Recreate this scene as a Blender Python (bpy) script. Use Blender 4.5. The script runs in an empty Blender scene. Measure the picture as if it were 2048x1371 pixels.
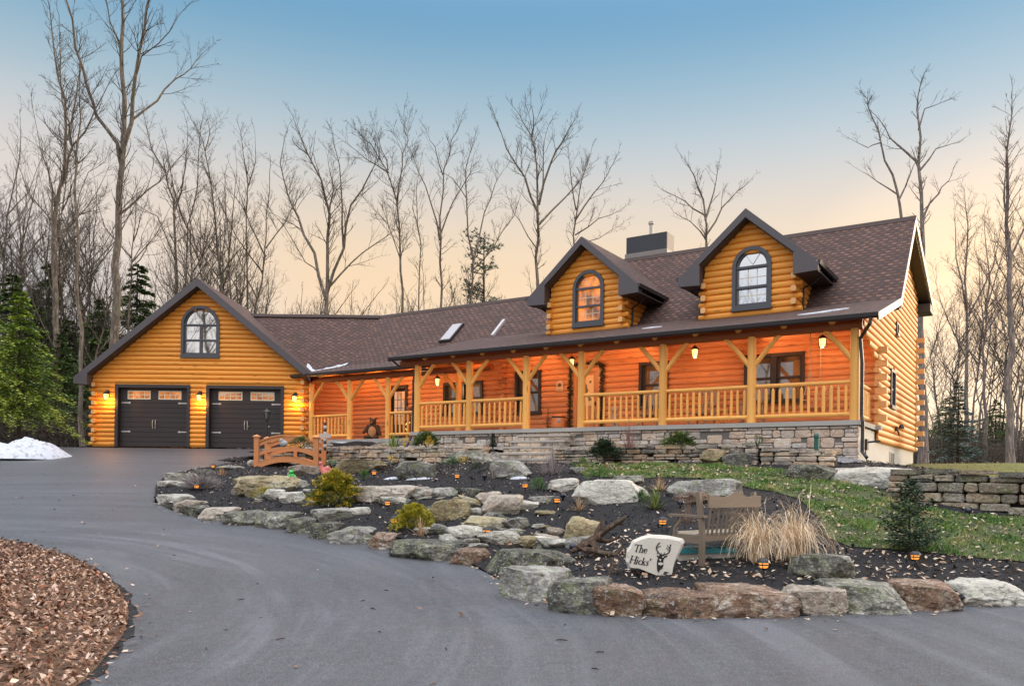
import bpy, bmesh, math, random
import numpy as np
from math import sin, cos, pi, sqrt, radians as R
from mathutils import Vector as V, Matrix as M4, noise as mnoise
from mathutils.geometry import delaunay_2d_cdt

# ------------------------------------------------------------------ camera, world, sun, exposure
scn = bpy.context.scene
COL = scn.collection
FOC, PCX, PCY, ROLL, CAMH = 1620.0, 1024.0, 955.0, 0.012, 1.6   # measured on the 2048 x 1371 photograph

cam = bpy.data.cameras.new('camera')
cam_o = bpy.data.objects.new('camera', cam)
COL.objects.link(cam_o)
cam.sensor_width = 36.0
cam.lens = FOC / 2048 * 36
cam.shift_y = (PCY - 685.5) / 2048
cam.clip_start, cam.clip_end = 0.1, 2000
right = V((cos(ROLL), 0, sin(ROLL))); up = V((-sin(ROLL), 0, cos(ROLL))); fwd = V((0, 1, 0))
m = M4.Identity(4)
for i in range(3):
    m[i][0], m[i][1], m[i][2] = right[i], up[i], -fwd[i]
m.translation = (0, 0, CAMH)
cam_o.matrix_world = m
scn.camera = cam_o

scn.view_settings.view_transform = 'Standard'
scn.view_settings.look = 'None'
scn.view_settings.exposure = 0.25
scn.view_settings.gamma = 1.0

SUN_AZ, SUN_EL = R(66), R(12)          # the glow of the setting sun is low on the right
world = bpy.data.worlds.new('World')
scn.world = world
world.use_nodes = True
wn, wl = world.node_tree.nodes, world.node_tree.links
wn.clear()
w_out = wn.new('ShaderNodeOutputWorld')
w_bg = wn.new('ShaderNodeBackground')
sky = wn.new('ShaderNodeTexSky')
sky.sky_type = 'NISHITA'; sky.sun_disc = False
sky.sun_elevation = SUN_EL; sky.sun_rotation = SUN_AZ
sky.altitude = 200; sky.air_density = 1.0; sky.dust_density = 1.2; sky.ozone_density = 1.6
w_nsky = wn.new('ShaderNodeVectorMath'); w_nsky.operation = 'SCALE'; w_nsky.inputs['Scale'].default_value = 0.03
w_tc = wn.new('ShaderNodeTexCoord')
w_sep = wn.new('ShaderNodeSeparateXYZ')
w_ramp = wn.new('ShaderNodeValToRGB')
w_ramp.color_ramp.interpolation = 'B_SPLINE'
SKY = [(0.00, (.60, .50, .46)), (0.12, (.72, .55, .40)), (0.214, (.79, .54, .30)), (0.27, (.73, .545, .345)), (0.324, (.585, .51, .43)), (0.375, (.415, .465, .48)),
       (0.422, (.27, .385, .45)), (0.467, (.165, .315, .435)), (0.52, (.080, .245, .415)), (0.66, (.55, .68, .86)), (1.0, (2.25, 2.25, 2.35))]
while len(w_ramp.color_ramp.elements) < len(SKY):
    w_ramp.color_ramp.elements.new(0.5)
for e, (p, c) in zip(w_ramp.color_ramp.elements, SKY):
    e.position = p; e.color = (*c, 1)
# the glow of sunset low on the right
w_dir = wn.new('ShaderNodeVectorMath'); w_dir.operation = 'DOT_PRODUCT'
w_dir.inputs[1].default_value = V((sin(R(33)), cos(R(33)), 0.07)).normalized()
w_gr = wn.new('ShaderNodeValToRGB')
w_gr.color_ramp.elements[0].position = 0.95; w_gr.color_ramp.elements[0].color = (0, 0, 0, 1)
w_gr.color_ramp.elements[1].position = 1.0; w_gr.color_ramp.elements[1].color = (.34, .19, .06, 1)
w_add = wn.new('ShaderNodeVectorMath'); w_add.operation = 'ADD'
w_add2 = wn.new('ShaderNodeVectorMath'); w_add2.operation = 'ADD'
# fill light added to the sky over and behind the camera, brightening front faces
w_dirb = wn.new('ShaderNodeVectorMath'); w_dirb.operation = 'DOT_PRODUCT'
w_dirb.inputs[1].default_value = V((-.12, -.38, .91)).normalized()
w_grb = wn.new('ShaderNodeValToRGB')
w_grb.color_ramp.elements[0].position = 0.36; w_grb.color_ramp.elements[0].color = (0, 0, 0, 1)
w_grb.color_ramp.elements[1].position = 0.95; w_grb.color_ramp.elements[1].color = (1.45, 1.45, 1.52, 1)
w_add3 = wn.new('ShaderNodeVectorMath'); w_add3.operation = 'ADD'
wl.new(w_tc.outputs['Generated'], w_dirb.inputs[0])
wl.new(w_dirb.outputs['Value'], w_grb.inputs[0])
wl.new(w_tc.outputs['Generated'], w_sep.inputs[0])
wl.new(w_sep.outputs['Z'], w_ramp.inputs[0])
wl.new(w_tc.outputs['Generated'], w_dir.inputs[0])
wl.new(w_dir.outputs['Value'], w_gr.inputs[0])
wl.new(sky.outputs[0], w_nsky.inputs[0])
w_cool = wn.new('ShaderNodeMix'); w_cool.data_type = 'RGBA'
w_cx = wn.new('ShaderNodeMapRange'); w_cx.inputs['From Min'].default_value = -.22; w_cx.inputs['From Max'].default_value = -.55
w_cz = wn.new('ShaderNodeMapRange'); w_cz.inputs['From Min'].default_value = .40; w_cz.inputs['From Max'].default_value = .22
w_cm = wn.new('ShaderNodeMath'); w_cm.operation = 'MULTIPLY'
wl.new(w_sep.outputs['X'], w_cx.inputs['Value']); wl.new(w_sep.outputs['Z'], w_cz.inputs['Value'])
wl.new(w_cx.outputs[0], w_cm.inputs[0]); wl.new(w_cz.outputs[0], w_cm.inputs[1])
wl.new(w_cm.outputs[0], w_cool.inputs[0]); wl.new(w_ramp.outputs[0], w_cool.inputs[6])
w_cool.inputs[7].default_value = (.56, .53, .54, 1)
wl.new(w_cool.outputs[2], w_add.inputs[0])
wl.new(w_gr.outputs[0], w_add.inputs[1])
wl.new(w_add.outputs[0], w_add2.inputs[0])
wl.new(w_nsky.outputs[0], w_add2.inputs[1])
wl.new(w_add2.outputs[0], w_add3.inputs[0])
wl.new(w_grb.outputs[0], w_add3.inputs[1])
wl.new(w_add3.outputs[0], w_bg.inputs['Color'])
w_bg.inputs['Strength'].default_value = 1.0
wl.new(w_bg.outputs[0], w_out.inputs[0])

sun = bpy.data.lights.new('sun', 'SUN')
sun.energy = 2.6; sun.angle = R(14); sun.color = (1.0, .80, .58)
sun_o = bpy.data.objects.new('sun', sun)
COL.objects.link(sun_o)
sun_o.rotation_euler = V((-sin(SUN_AZ) * cos(SUN_EL), -cos(SUN_AZ) * cos(SUN_EL), -sin(SUN_EL))).to_track_quat('-Z', 'Y').to_euler()

# ------------------------------------------------------------------ measuring the photograph
def ray(px, py):
    a, b = (px - PCX) / FOC, (PCY - py) / FOC
    return V((a * cos(ROLL) - b * sin(ROLL), 1.0, a * sin(ROLL) + b * cos(ROLL)))
def at(px, py, Y):
    return V((0, 0, CAMH)) + ray(px, py) * Y
TH = math.atan2(1048, 1620)
HU = V((cos(TH), -sin(TH), 0)); HV = V((sin(TH), cos(TH), 0)); HN = at(1752, 955, 22.4); HN.z = 0
def W(s, t, z=0.0):
    return HN + HU * s + HV * t + V((0, 0, z))
HOUSE = M4(((HU.x, HV.x, 0, HN.x), (HU.y, HV.y, 0, HN.y), (0, 0, 1, 0), (0, 0, 0, 1)))   # s, t, z -> world

# ------------------------------------------------------------------ mesh helper
WP = {}
rng = random.Random(7)
class MB:
    def __init__(s, xf=None):
        s.v = []; s.f = []; s.uv = []; s.c = []; s.m = []; s.xf = xf
    def add(s, vs, fs, uvs=None, c=0.5, mat=0):
        b = len(s.v)
        s.v += [V(p) for p in vs]
        s.uv += uvs if uvs else [(p[0] + p[1], p[2]) for p in vs]
        s.c += [c] * len(vs)
        s.f += [tuple(b + i for i in f) for f in fs]
        s.m += [mat] * len(fs)
    def box(s, lo, hi, c=None, mat=0, rot=None, piv=None, long=None):
        x0, y0, z0 = lo; x1, y1, z1 = hi
        P = [V(p) for p in ((x0, y0, z0), (x1, y0, z0), (x1, y1, z0), (x0, y1, z0), (x0, y0, z1), (x1, y0, z1), (x1, y1, z1), (x0, y1, z1))]
        if rot is not None:
            pv = V(piv) if piv is not None else (P[0] + P[6]) / 2
            P = [rot @ (p - pv) + pv for p in P]
        d = (x1 - x0, y1 - y0, z1 - z0)
        L = long if long is not None else d.index(max(d))
        c = rng.random() if c is None else c
        off = c * 7
        for f in ((0, 3, 2, 1), (4, 5, 6, 7), (0, 1, 5, 4), (1, 2, 6, 5), (2, 3, 7, 6), (3, 0, 4, 7)):
            base = [(x0, y0, z0), (x1, y0, z0), (x1, y1, z0), (x0, y1, z0), (x0, y0, z1), (x1, y0, z1), (x1, y1, z1), (x0, y1, z1)]
            o = [k for k in range(3) if k != L]
            uv = [(base[i][L] + off, base[i][o[0]] + base[i][o[1]] + off * 3) for i in f]
            s.add([P[i] for i in f], [(0, 1, 2, 3)], uv, c, mat)
    def tube(s, pts, rad, n=8, c=None, mat=0, caps=True, tex=None):
        pts = [V(p) for p in pts]
        if not isinstance(rad, (list, tuple)): rad = [rad] * len(pts)
        c = rng.random() if c is None else c
        off = c * 7; u = 0; b = len(s.v)
        ref = None; vs = []; uv = []
        for i, p in enumerate(pts):
            d = (pts[min(i + 1, len(pts) - 1)] - pts[max(i - 1, 0)])
            d = d.normalized() if d.length > 1e-9 else V((0, 0, 1))
            if ref is None:
                ref = V((0, 0, 1)) if abs(d.z) < .9 else V((1, 0, 0))
            a = d.cross(ref); a = a.normalized() if a.length > 1e-6 else d.orthogonal().normalized()
            ref = a.cross(d)
            if i: u += (p - pts[i - 1]).length
            for k in range(n + 1):
                an = 2 * pi * k / n
                vs.append(p + (a * cos(an) + ref * sin(an)) * rad[i])
                uv.append((u + off, off * 3 + an * max(rad[i], .02)))
        fs = []
        w = n + 1
        for i in range(len(pts) - 1):
            for k in range(n):
                q = i * w + k
                fs.append((q, q + 1, q + w + 1, q + w))
        s.add(vs, fs, uv, c, mat)
        if caps:
            for i in (0, len(pts) - 1):
                r = vs[i * w:i * w + n]
                if i == 0: r = r[::-1]
                s.add(r, [tuple(range(n))], [(off, off)] * n, c, mat)
    def prism(s, poly, a, b, ax=1, c=.5, mat=0, side=None):
        """polygon in the two axes other than ax, drawn out along ax from a to b"""
        o = [k for k in range(3) if k != ax]
        def mk(p, h):
            q = [0, 0, 0]; q[o[0]] = p[0]; q[o[1]] = p[1]; q[ax] = h; return q
        n = len(poly)
        area = sum(poly[i][0] * poly[(i + 1) % n][1] - poly[(i + 1) % n][0] * poly[i][1] for i in range(n))
        flip = (area > 0) == (ax != 1)
        A = [mk(p, a) for p in poly]; B = [mk(p, b) for p in poly]
        if (b > a) == flip: A, B = B, A
        s.add(A, [tuple(range(n))], [(p[0], p[1]) for p in poly], c, mat)
        s.add(B, [tuple(range(n))[::-1]], [(p[0], p[1]) for p in poly], c, mat)
        u = 0
        for i in range(n):
            j = (i + 1) % n
            l = sqrt((poly[i][0] - poly[j][0]) ** 2 + (poly[i][1] - poly[j][1]) ** 2)
            s.add([A[j], A[i], B[i], B[j]], [(0, 1, 2, 3)], [(u + l, a), (u, a), (u, b), (u + l, b)], c, mat if side is None else side)
            u += l
    def sphere(s, p, r, nu=10, nv=6, c=.5, mat=0):
        p = V(p); r = V(r) if hasattr(r, '__len__') else V((r, r, r))
        vs = []; fs = []
        for j in range(nv + 1):
            t = pi * j / nv
            for k in range(nu):
                a = 2 * pi * k / nu
                vs.append(p + V((r.x * sin(t) * cos(a), r.y * sin(t) * sin(a), r.z * cos(t))))
        for j in range(nv):
            for k in range(nu):
                fs.append((j * nu + k, (j + 1) * nu + k, (j + 1) * nu + (k + 1) % nu, j * nu + (k + 1) % nu))
        s.add(vs, fs, None, c, mat)
    def lathe(s, p, prof, n=12, c=.5, mat=0):
        p = V(p); vs = []; fs = []
        for (r, z) in prof:
            for k in range(n):
                a = 2 * pi * k / n
                vs.append(p + V((r * cos(a), r * sin(a), z)))
        for j in range(len(prof) - 1):
            for k in range(n):
                fs.append((j * n + k, j * n + (k + 1) % n, (j + 1) * n + (k + 1) % n, (j + 1) * n + k))
        s.add(vs, fs, None, c, mat)
    def build(s, name, mats, parent=None, smooth=False, loc=None, weld=False):
        if not isinstance(mats, (list, tuple)): mats = [mats]
        vs = [s.xf @ p for p in s.v] if s.xf is not None else s.v
        base = WP.get(parent.name, V((0, 0, 0))) if parent else V((0, 0, 0))
        org = V(loc) if loc is not None else base
        me = bpy.data.meshes.new(name)
        me.from_pydata([tuple(p - org) for p in vs], [], s.f)
        uvl = me.uv_layers.new(name='UVMap')
        li = np.empty(len(me.loops), dtype=np.int32); me.loops.foreach_get('vertex_index', li)
        uvl.data.foreach_set('uv', np.array(s.uv, dtype=np.float32)[li].ravel())
        at_ = me.attributes.new('rnd', 'FLOAT', 'POINT')
        at_.data.foreach_set('value', np.array(s.c, dtype=np.float32))
        for mt in mats: me.materials.append(mt)
        if len(mats) > 1: me.polygons.foreach_set('material_index', np.array(s.m, dtype=np.int32))
        if smooth: me.polygons.foreach_set('use_smooth', [True] * len(s.f))
        me.update()
        o = bpy.data.objects.new(name, me)
        COL.objects.link(o)
        o.location = org - base
        if parent: o.parent = parent
        WP[o.name] = org
        return o

def tag(o, label=None, cat=None, group=None, kind=None):
    for k, val in (('label', label), ('category', cat), ('group', group), ('kind', kind)):
        if val: o[k] = val
    return o
def empty(name, loc, label, cat, group=None):
    o = bpy.data.objects.new(name, None); COL.objects.link(o)
    o.location = loc; o.empty_display_size = .2
    WP[o.name] = V(loc)
    return tag(o, label, cat, group)
def copy_tree(root, loc, rz=0.0, sc=1.0, label=None, group=None):
    r = root.copy(); COL.objects.link(r); r.location = loc; r.rotation_euler = (0, 0, rz)
    r.scale = (sc, sc, sc) if not hasattr(sc, '__len__') else sc
    if label: r['label'] = label
    if group: r['group'] = group
    for ch in list(root.children):
        c = ch.copy(); COL.objects.link(c); c.parent = r
        for g in list(ch.children):
            d = g.copy(); COL.objects.link(d); d.parent = c
    return r

# ------------------------------------------------------------------ materials
class NT:
    def __init__(s, name):
        s.mat = bpy.data.materials.new(name); s.mat.use_nodes = True
        s.t = s.mat.node_tree; s.n = s.t.nodes; s.n.clear()
        s.out = s.n.new('ShaderNodeOutputMaterial')
        s.p = s.n.new('ShaderNodeBsdfPrincipled')
        s.t.links.new(s.p.outputs[0], s.out.inputs[0])
    def node(s, typ, ins=None, **kw):
        n = s.n.new('ShaderNode' + typ)
        for k, val in kw.items(): setattr(n, k, val)
        for k, val in (ins or {}).items():
            if isinstance(val, bpy.types.NodeSocket): s.t.links.new(val, n.inputs[k])
            else: n.inputs[k].default_value = val
        return n
    def link(s, a, b): s.t.links.new(a, b)
    def uv(s, scale=(1, 1, 1)):
        t = s.node('UVMap'); return s.node('Mapping', {'Vector': t.outputs[0], 'Scale': scale}).outputs[0]
    def obj(s, scale=(1, 1, 1)):
        t = s.node('TexCoord'); return s.node('Mapping', {'Vector': t.outputs['Object'], 'Scale': scale}).outputs[0]
    def noise(s, vec, scale=1., detail=3., rough=.55, dist=0.):
        return s.node('TexNoise', {'Vector': vec, 'Scale': scale, 'Detail': detail, 'Roughness': rough, 'Distortion': dist}).outputs[0]
    def ramp(s, fac, stops, mode='LINEAR'):
        r = s.n.new('ShaderNodeValToRGB'); r.color_ramp.interpolation = mode
        while len(r.color_ramp.elements) < len(stops): r.color_ramp.elements.new(.5)
        for e, (p, c) in zip(r.color_ramp.elements, stops):
            e.position = p; e.color = (*c, 1) if hasattr(c, '__len__') else (c, c, c, 1)
        s.link(fac, r.inputs[0]); return r.outputs[0]
    def mix(s, fac, a, b, mode='MIX'):
        n = s.n.new('ShaderNodeMix'); n.data_type = 'RGBA'; n.blend_type = mode
        for k, val in ((0, fac), (6, a), (7, b)):
            if isinstance(val, bpy.types.NodeSocket): s.link(val, n.inputs[k])
            elif k and len(val) == 3: n.inputs[k].default_value = (*val, 1)
            else: n.inputs[k].default_value = val
        return n.outputs[2]
    def math(s, op, a, b=0.):
        n = s.n.new('ShaderNodeMath'); n.operation = op
        for k, val in ((0, a), (1, b)):
            if isinstance(val, bpy.types.NodeSocket): s.link(val, n.inputs[k])
            else: n.inputs[k].default_value = val
        return n.outputs[0]
    def rnd(s): return s.node('Attribute', attribute_name='rnd').outputs['Fac']
    def bump(s, h, strength=.4, dist=.02):
        b = s.node('Bump', {'Height': h, 'Strength': strength, 'Distance': dist})
        s.link(b.outputs[0], s.p.inputs['Normal'])
    def done(s, col=None, rough=.6, **kw):
        if col is not None:
            if isinstance(col, bpy.types.NodeSocket): s.link(col, s.p.inputs['Base Color'])
            else: s.p.inputs['Base Color'].default_value = (*col, 1)
        if isinstance(rough, bpy.types.NodeSocket): s.link(rough, s.p.inputs['Roughness'])
        else: s.p.inputs['Roughness'].default_value = rough
        for k, val in kw.items(): s.p.inputs[k.replace('_', ' ')].default_value = val
        return s.mat

def wood(name, a, b, dark, knots=.75, rough=.55, scale=1.0):
    """stained log: grain along u, knots, a tone of its own for each log"""
    t = NT(name)
    g = t.noise(t.uv((.55 * scale, 9 * scale, 1)), 3.0, 4, .6, .6)
    g2 = t.noise(t.uv((.35 * scale, 2.2 * scale, 1)), 1.6, 2)
    col = t.mix(g2, a, b)
    col = t.mix(t.ramp(g, [(.35, 0.), (.75, .35)]), col, tuple(x * .62 for x in a))
    r = t.rnd()
    col = t.mix(t.ramp(r, [(.0, .0), (.5, .08), (1., .38)]), col, tuple(x * .52 for x in a))
    chk = t.noise(t.uv((.9 * scale, 34 * scale, 1)), 1.0, 2, .5, .4)
    col = t.mix(t.ramp(chk, [(.66, 0.), (.74, .55)]), col, tuple(x * .35 for x in a))
    vor = t.node('TexVoronoi', {'Vector': t.uv((1.2 * scale, 5.5 * scale, 1)), 'Scale': 1.0, 'Randomness': 1.0})
    kn = t.ramp(vor.outputs['Distance'], [(.07, 1.), (.19, 0.)])
    pick = t.node('TexNoise', {'Vector': t.uv((.8 * scale, 3 * scale, 1)), 'Scale': 1.3, 'Detail': 0})
    kn = t.math('MULTIPLY', kn, t.ramp(pick.outputs[0], [(.40, 0.), (.5, knots)]))
    col = t.mix(kn, col, dark)
    t.bump(g, .10, .01)
    return t.done(col, rough)

def plain(name, col, rough=.6, var=.12, scale=4., metal=0., bump=0.):
    t = NT(name)
    n = t.noise(t.obj(), scale, 4, .6)
    c = t.mix(n, tuple(x * (1 - var) for x in col), tuple(min(1, x * (1 + var)) for x in col))
    if bump: t.bump(t.noise(t.obj(), scale * 8, 3), bump, .01)
    return t.done(c, rough, Metallic=metal)

def emit(name, col, strength):
    t = NT(name); t.p.inputs['Emission Color'].default_value = (*col, 1); t.p.inputs['Emission Strength'].default_value = strength
    return t.done(col, .4)

def stone(name, stops, lichen=None, bumps=.9, scale=1., rust=0., warm=0.):
    t = NT(name)
    n1 = t.noise(t.obj(), 2.2 * scale, 6, .62, .3); n2 = t.noise(t.obj((1, 1, 2.2)), 9 * scale, 5, .7)
    k = t.node('ObjectInfo').outputs['Random']
    n1 = t.math('ADD', t.math('MULTIPLY', t.math('SUBTRACT', n1, .5), 2.3), .5)
    f = t.math('ADD', t.math('MULTIPLY', n1, 1.), t.math('MULTIPLY', t.math('SUBTRACT', k, .5), .34))
    f = t.math('ADD', f, t.math('MULTIPLY', t.math('SUBTRACT', t.rnd(), .5), .62))
    f = t.math('ADD', f, t.math('MULTIPLY', t.math('SUBTRACT', n2, .5), .8))
    col = t.ramp(f, stops)
    if warm:
        wr = t.node('TexWhiteNoise', {'W': t.rnd()}, noise_dimensions='1D').outputs['Value']
        col = t.mix(t.ramp(wr, [(.60, 0.), (.72, warm)]), col, (.56, .34, .19))
        col = t.mix(t.ramp(wr, [(.20, warm * .8), (.30, 0.)]), col, (.20, .185, .18))
    if rust:
        col = t.mix(t.ramp(t.noise(t.obj((1, 1, 1)), 2.6, 4, .6, .8), [(.48, 0.), (.64, rust)]), col, (.15, .078, .045))
    if lichen:
        col = t.mix(t.ramp(t.noise(t.obj((1.3, 1.3, 1.3)), 3.5, 5, .65), [(.50, 0.), (.62, lichen)]), col, (.16, .18, .075))
    crack = t.node('TexVoronoi', {'Vector': t.node('VectorMath', {0: t.obj((1, 1, 2.2)), 1: t.node('VectorMath', {0: t.node('TexNoise', {'Vector': t.obj(), 'Scale': 4.}).outputs['Color'], 'Scale': .5}, operation='SCALE').outputs[0]}, operation='ADD').outputs[0], 'Scale': 2.6 * scale}, feature='DISTANCE_TO_EDGE').outputs['Distance']
    spec = t.noise(t.obj(), 26 * scale, 3, .6)
    col = t.mix(t.ramp(spec, [(.54, 0.), (.70, .5)]), col, (.62, .60, .56))
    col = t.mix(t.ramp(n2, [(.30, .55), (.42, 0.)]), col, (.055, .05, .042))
    ck = t.math('MULTIPLY', t.ramp(crack, [(.0, 1.), (.035, 0.)]), t.ramp(n1, [(.35, 0.), (.6, .8)]))
    col = t.mix(ck, col, (.03, .027, .022))
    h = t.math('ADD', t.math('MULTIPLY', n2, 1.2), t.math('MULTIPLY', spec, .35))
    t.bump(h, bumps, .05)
    return t.done(col, .88)

LOG = wood('honey_log', (.79, .285, .025), (.90, .39, .055), (.17, .045, .012))
LOGEND = wood('log_end', (.74, .40, .14), (.82, .48, .20), (.25, .08, .02), .2)
PORCHLOG = wood('porch_log', (.70, .29, .11), (.78, .35, .145), (.14, .035, .012), .7)
POSTW = wood('peeled_post', (.87, .405, .080), (.95, .51, .135), (.20, .06, .02), .6)
BEAMW = wood('porch_beam', (.26, .075, .02), (.32, .10, .028), (.14, .04, .015), .5)  # base colour darkened for the shade on the backlit beam
CEIL = wood('porch_ceiling', (.58, .24, .06), (.66, .30, .09), (.16, .05, .02), .4, .5)
CEDAR = wood('bridge_cedar', (.56, .205, .068), (.66, .27, .10), (.22, .07, .025), .35, .55, 2.)
TEAK = wood('weathered_teak', (.155, .112, .078), (.23, .175, .13), (.08, .055, .035), .4, .7, 2.)
GREYW = wood('weathered_rocker', (.40, .27, .17), (.5, .36, .24), (.15, .09, .05), .4, .7, 2.)
TRIM = plain('brown_trim', (.026, .020, .022), .45, .10)
FASCIA = plain('fascia_metal', (.075, .064, .070), .40, .08, 2.)
SOFFIT = plain('dark_soffit', (.045, .036, .034), .55, .1)
WINFR = plain('window_clad', (.060, .060, .072), .35, .08)
DARKFR = plain('dark_window_clad', (.030, .024, .024), .4, .1)
BLACK = plain('black_metal', (.018, .018, .02), .4, .2)
STEEL = plain('brushed_steel', (.50, .46, .42), .4, .05, metal=.7)
WHITEP = plain('pale_muntin', (.72, .60, .44), .5, .05)
CONC = plain('foundation_concrete', (.60, .56, .50), .85, .10, 1.3, bump=.1)
SLAB = plain('slab_concrete', (.36, .34, .31), .8, .12, 2., bump=.15)

def shingles():
    t = NT('asphalt_shingle')
    uv = t.uv()
    def br(off, w, h, c1, c2):
        return t.node('TexBrick', {'Vector': t.node('Mapping', {'Vector': t.node('UVMap').outputs[0], 'Location': off}).outputs[0],
                      'Color1': c1, 'Color2': c2, 'Mortar': (0, 0, 0, 1), 'Scale': 1.0, 'Mortar Size': .012, 'Bias': 0., 'Brick Width': w, 'Row Height': h})
    sep = t.node('SeparateXYZ', {0: uv})
    row = t.math('FLOOR', t.math('DIVIDE', sep.outputs[1], .145)); saw = t.math('FRACT', t.math('DIVIDE', sep.outputs[1], .145))
    a = br((0, 0, 0), .30, .145, (.0, .0, .0, 1), (1, 1, 1, 1))
    fac = t.node('RGBToBW', {0: a.outputs['Color']}).outputs[0]
    jit = t.node('TexWhiteNoise', {'Vector': t.node('CombineXYZ', {0: row, 1: 0., 2: 0.}).outputs[0]}, noise_dimensions='3D').outputs['Value']
    ph_ = t.math('ADD', t.math('DIVIDE', sep.outputs[0], .27), t.math('ADD', t.math('MULTIPLY', row, .5), t.math('MULTIPLY', jit, .22)))
    tab = t.ramp(t.math('FRACT', ph_), [(.0, 1.), (.46, 1.), (.50, 0.), (.96, 0.), (1., 1.)])
    nz = t.noise(t.uv((1.2, 2.5, 1)), 1.2, 3, .6)
    col = t.ramp(fac, [(.05, (.080, .036, .025)), (.5, (.125, .058, .041)), (1.0, (.19, .090, .062))])
    col = t.mix(t.math('MULTIPLY', tab, .72), col, (.034, .023, .025))
    col = t.mix(t.ramp(nz, [(.45, 0.), (.70, .35)]), col, (.056, .036, .031))
    spk = t.noise(uv, 60, 2)
    col = t.mix(t.ramp(spk, [(.5, 0.), (.75, .12)]), col, (.22, .165, .14))
    col = t.mix(t.ramp(saw, [(.0, .85), (.22, .75), (.30, 0.)]), col, (.020, .015, .016))   # butt edge of every course
    h = t.math('SUBTRACT', t.math('MULTIPLY', fac, .25), saw)
    t.bump(h, .55, .02)
    return t.done(col, .9)
SHING = shingles()

def glass(name, tint, refl, inner=(.02, .018, .016), em=None, es=0.):
    t = NT(name)
    t.done(inner, .5)
    if em:
        n = t.noise(t.obj(), 2.5, 3, .6)
        c = t.mix(t.ramp(n, [(.35, 0.), (.65, 1.)]), tuple(x * .12 for x in em), em)
        t.link(c, t.p.inputs['Emission Color']); t.p.inputs['Emission Strength'].default_value = es
    g = t.node('BsdfGlossy', {'Color': (*tint, 1), 'Roughness': .02})
    mx = t.node('MixShader', {'Fac': refl, 1: t.p.outputs[0], 2: g.outputs[0]})
    t.link(mx.outputs[0], t.out.inputs[0])
    return t.mat
PANE = glass('window_pane', (.72, .75, .78), .72)
PORCHPANE = glass('porch_window_pane', (.7, .7, .7), .22, em=(.9, .33, .07), es=.12)
LITPANE = glass('lit_window_pane', (1, 1, 1), .05, em=(1.0, .27, .02), es=1.0)
GARPANE = glass('garage_door_pane', (.8, .6, .4), .08, em=(.95, .27, .03), es=.85)

# ------------------------------------------------------------------ log walls
COURSE = .187
def logs(mb, z0, z1, span, holes=(), y=0., bulge=.072, zref=None, maxlen=4.6, mat=0, seg=7):
    """half round courses on the plane y (outward is -y); span(z) gives x0, x1; holes: functions z -> (x0, x1) or None"""
    rg = random.Random(int(z0 * 1000) + int(z1 * 77) + len(holes))
    zref = z0 if zref is None else zref
    n = int(math.ceil((z1 - z0) / COURSE - 1e-6))
    for i in range(n):
        za = z0 + i * COURSE; zb = min(za + COURSE, z1)
        zm = (za + zb) / 2
        sp = span(zm)
        if not sp or sp[1] - sp[0] < .04: continue
        spans = [sp]
        for hfn in holes:
            hs = hfn(za, zb)
            if not hs: continue
            ns = []
            for a, b in spans:
                if hs[1] <= a or hs[0] >= b: ns.append((a, b))
                else:
                    if hs[0] > a: ns.append((a, hs[0]))
                    if hs[1] < b: ns.append((hs[1], b))
            spans = ns
        for a, b in spans:
            x = a
            while b - x > 1e-4:
                e = b if b - x < maxlen * 1.3 else x + maxlen * rg.uniform(.6, 1.0)
                c = rg.random(); off = rg.uniform(0, 50)
                vs = []; uv = []
                for xx in (x, e):
                    for k in range(seg + 1):
                        q = k / seg
                        zz = za + (zb - za) * q
                        yy = y - bulge * max(0., 1 - abs(2 * q - 1) ** 2.1) ** .5 + .006
                        vs.append((xx, yy, zz)); uv.append((xx + off, q * .3 + off * 3))
                w = seg + 1
                fs = [(k, w + k, w + k + 1, k + 1) for k in range(seg)]
                mb.add(vs, fs, uv, c, mat)
                ends = (0, 1)
                for s_ in ends:
                    r = list(range(s_ * w, s_ * w + w)); r = r if s_ == 0 else r[::-1]
                    mb.add([vs[k] for k in r], [tuple(range(w))], [(off, off)] * w, c, mat)
                x = e
def rect_hole(x0, x1, z0, z1):
    return lambda za, zb: (x0, x1) if zb > z0 + .01 and za < z1 - .01 else None
def arch_hole(cx, hw, z0, ztop):
    zs = ztop - hw
    def fn(za, zb):
        if zb <= z0 + .01 or za >= ztop - .02: return None
        if zb <= zs: return (cx - hw, cx + hw)
        q = max(0, zb - zs); q = min(q, hw * .999)
        w = sqrt(hw * hw - q * q)
        return (cx - w, cx + w) if w > .05 else None
    return fn
def round_log(mb, a, b, r=.088, n=10, mat_end=None, c=None):
    """short log whose cut end shows"""
    mb.tube([a, b], r, n, c)
# ================================================================== THE HOUSE
house = empty('log_house', W(-9, 2, 2.7), 'honey coloured log house with brown shingle roof, long front porch and two car garage', 'house')
FL = 3.15                                   # porch floor
GZ, GY = 2.70, 33.6                         # garage floor and front face
ROT = lambda a, ax='Y': M4.Rotation(a, 3, ax)

# ---- roof surfaces (heights)
def z_porch(t): return 6.557 + .28 * t
def z_front(t): return 10.0 - 1.03 * (4.08 - t)
def z_rear(t): return 10.0 - .335 * (t - 4.08)
def z_wing(t): return 9.09 - .9 * (4.2 - t)
def z_brz(t): return 6.046 + .28 * t
def z_a(Y): return 6.4 + .9 * (Y - 34.9)
GX0 = -12.96
def z_gar(x): return 9.62 - .82 * abs(x - GX0)
T_K = (6.557 - 10 + 1.03 * 4.08) / (1.03 - .28)      # kink of the main roof
T_W = (6.557 - 9.09 + .9 * 4.2) / (.9 - .28)         # porch roof meets wing roof
T_B = (6.046 - 9.09 + .9 * 4.2) / (.9 - .28)

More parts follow.
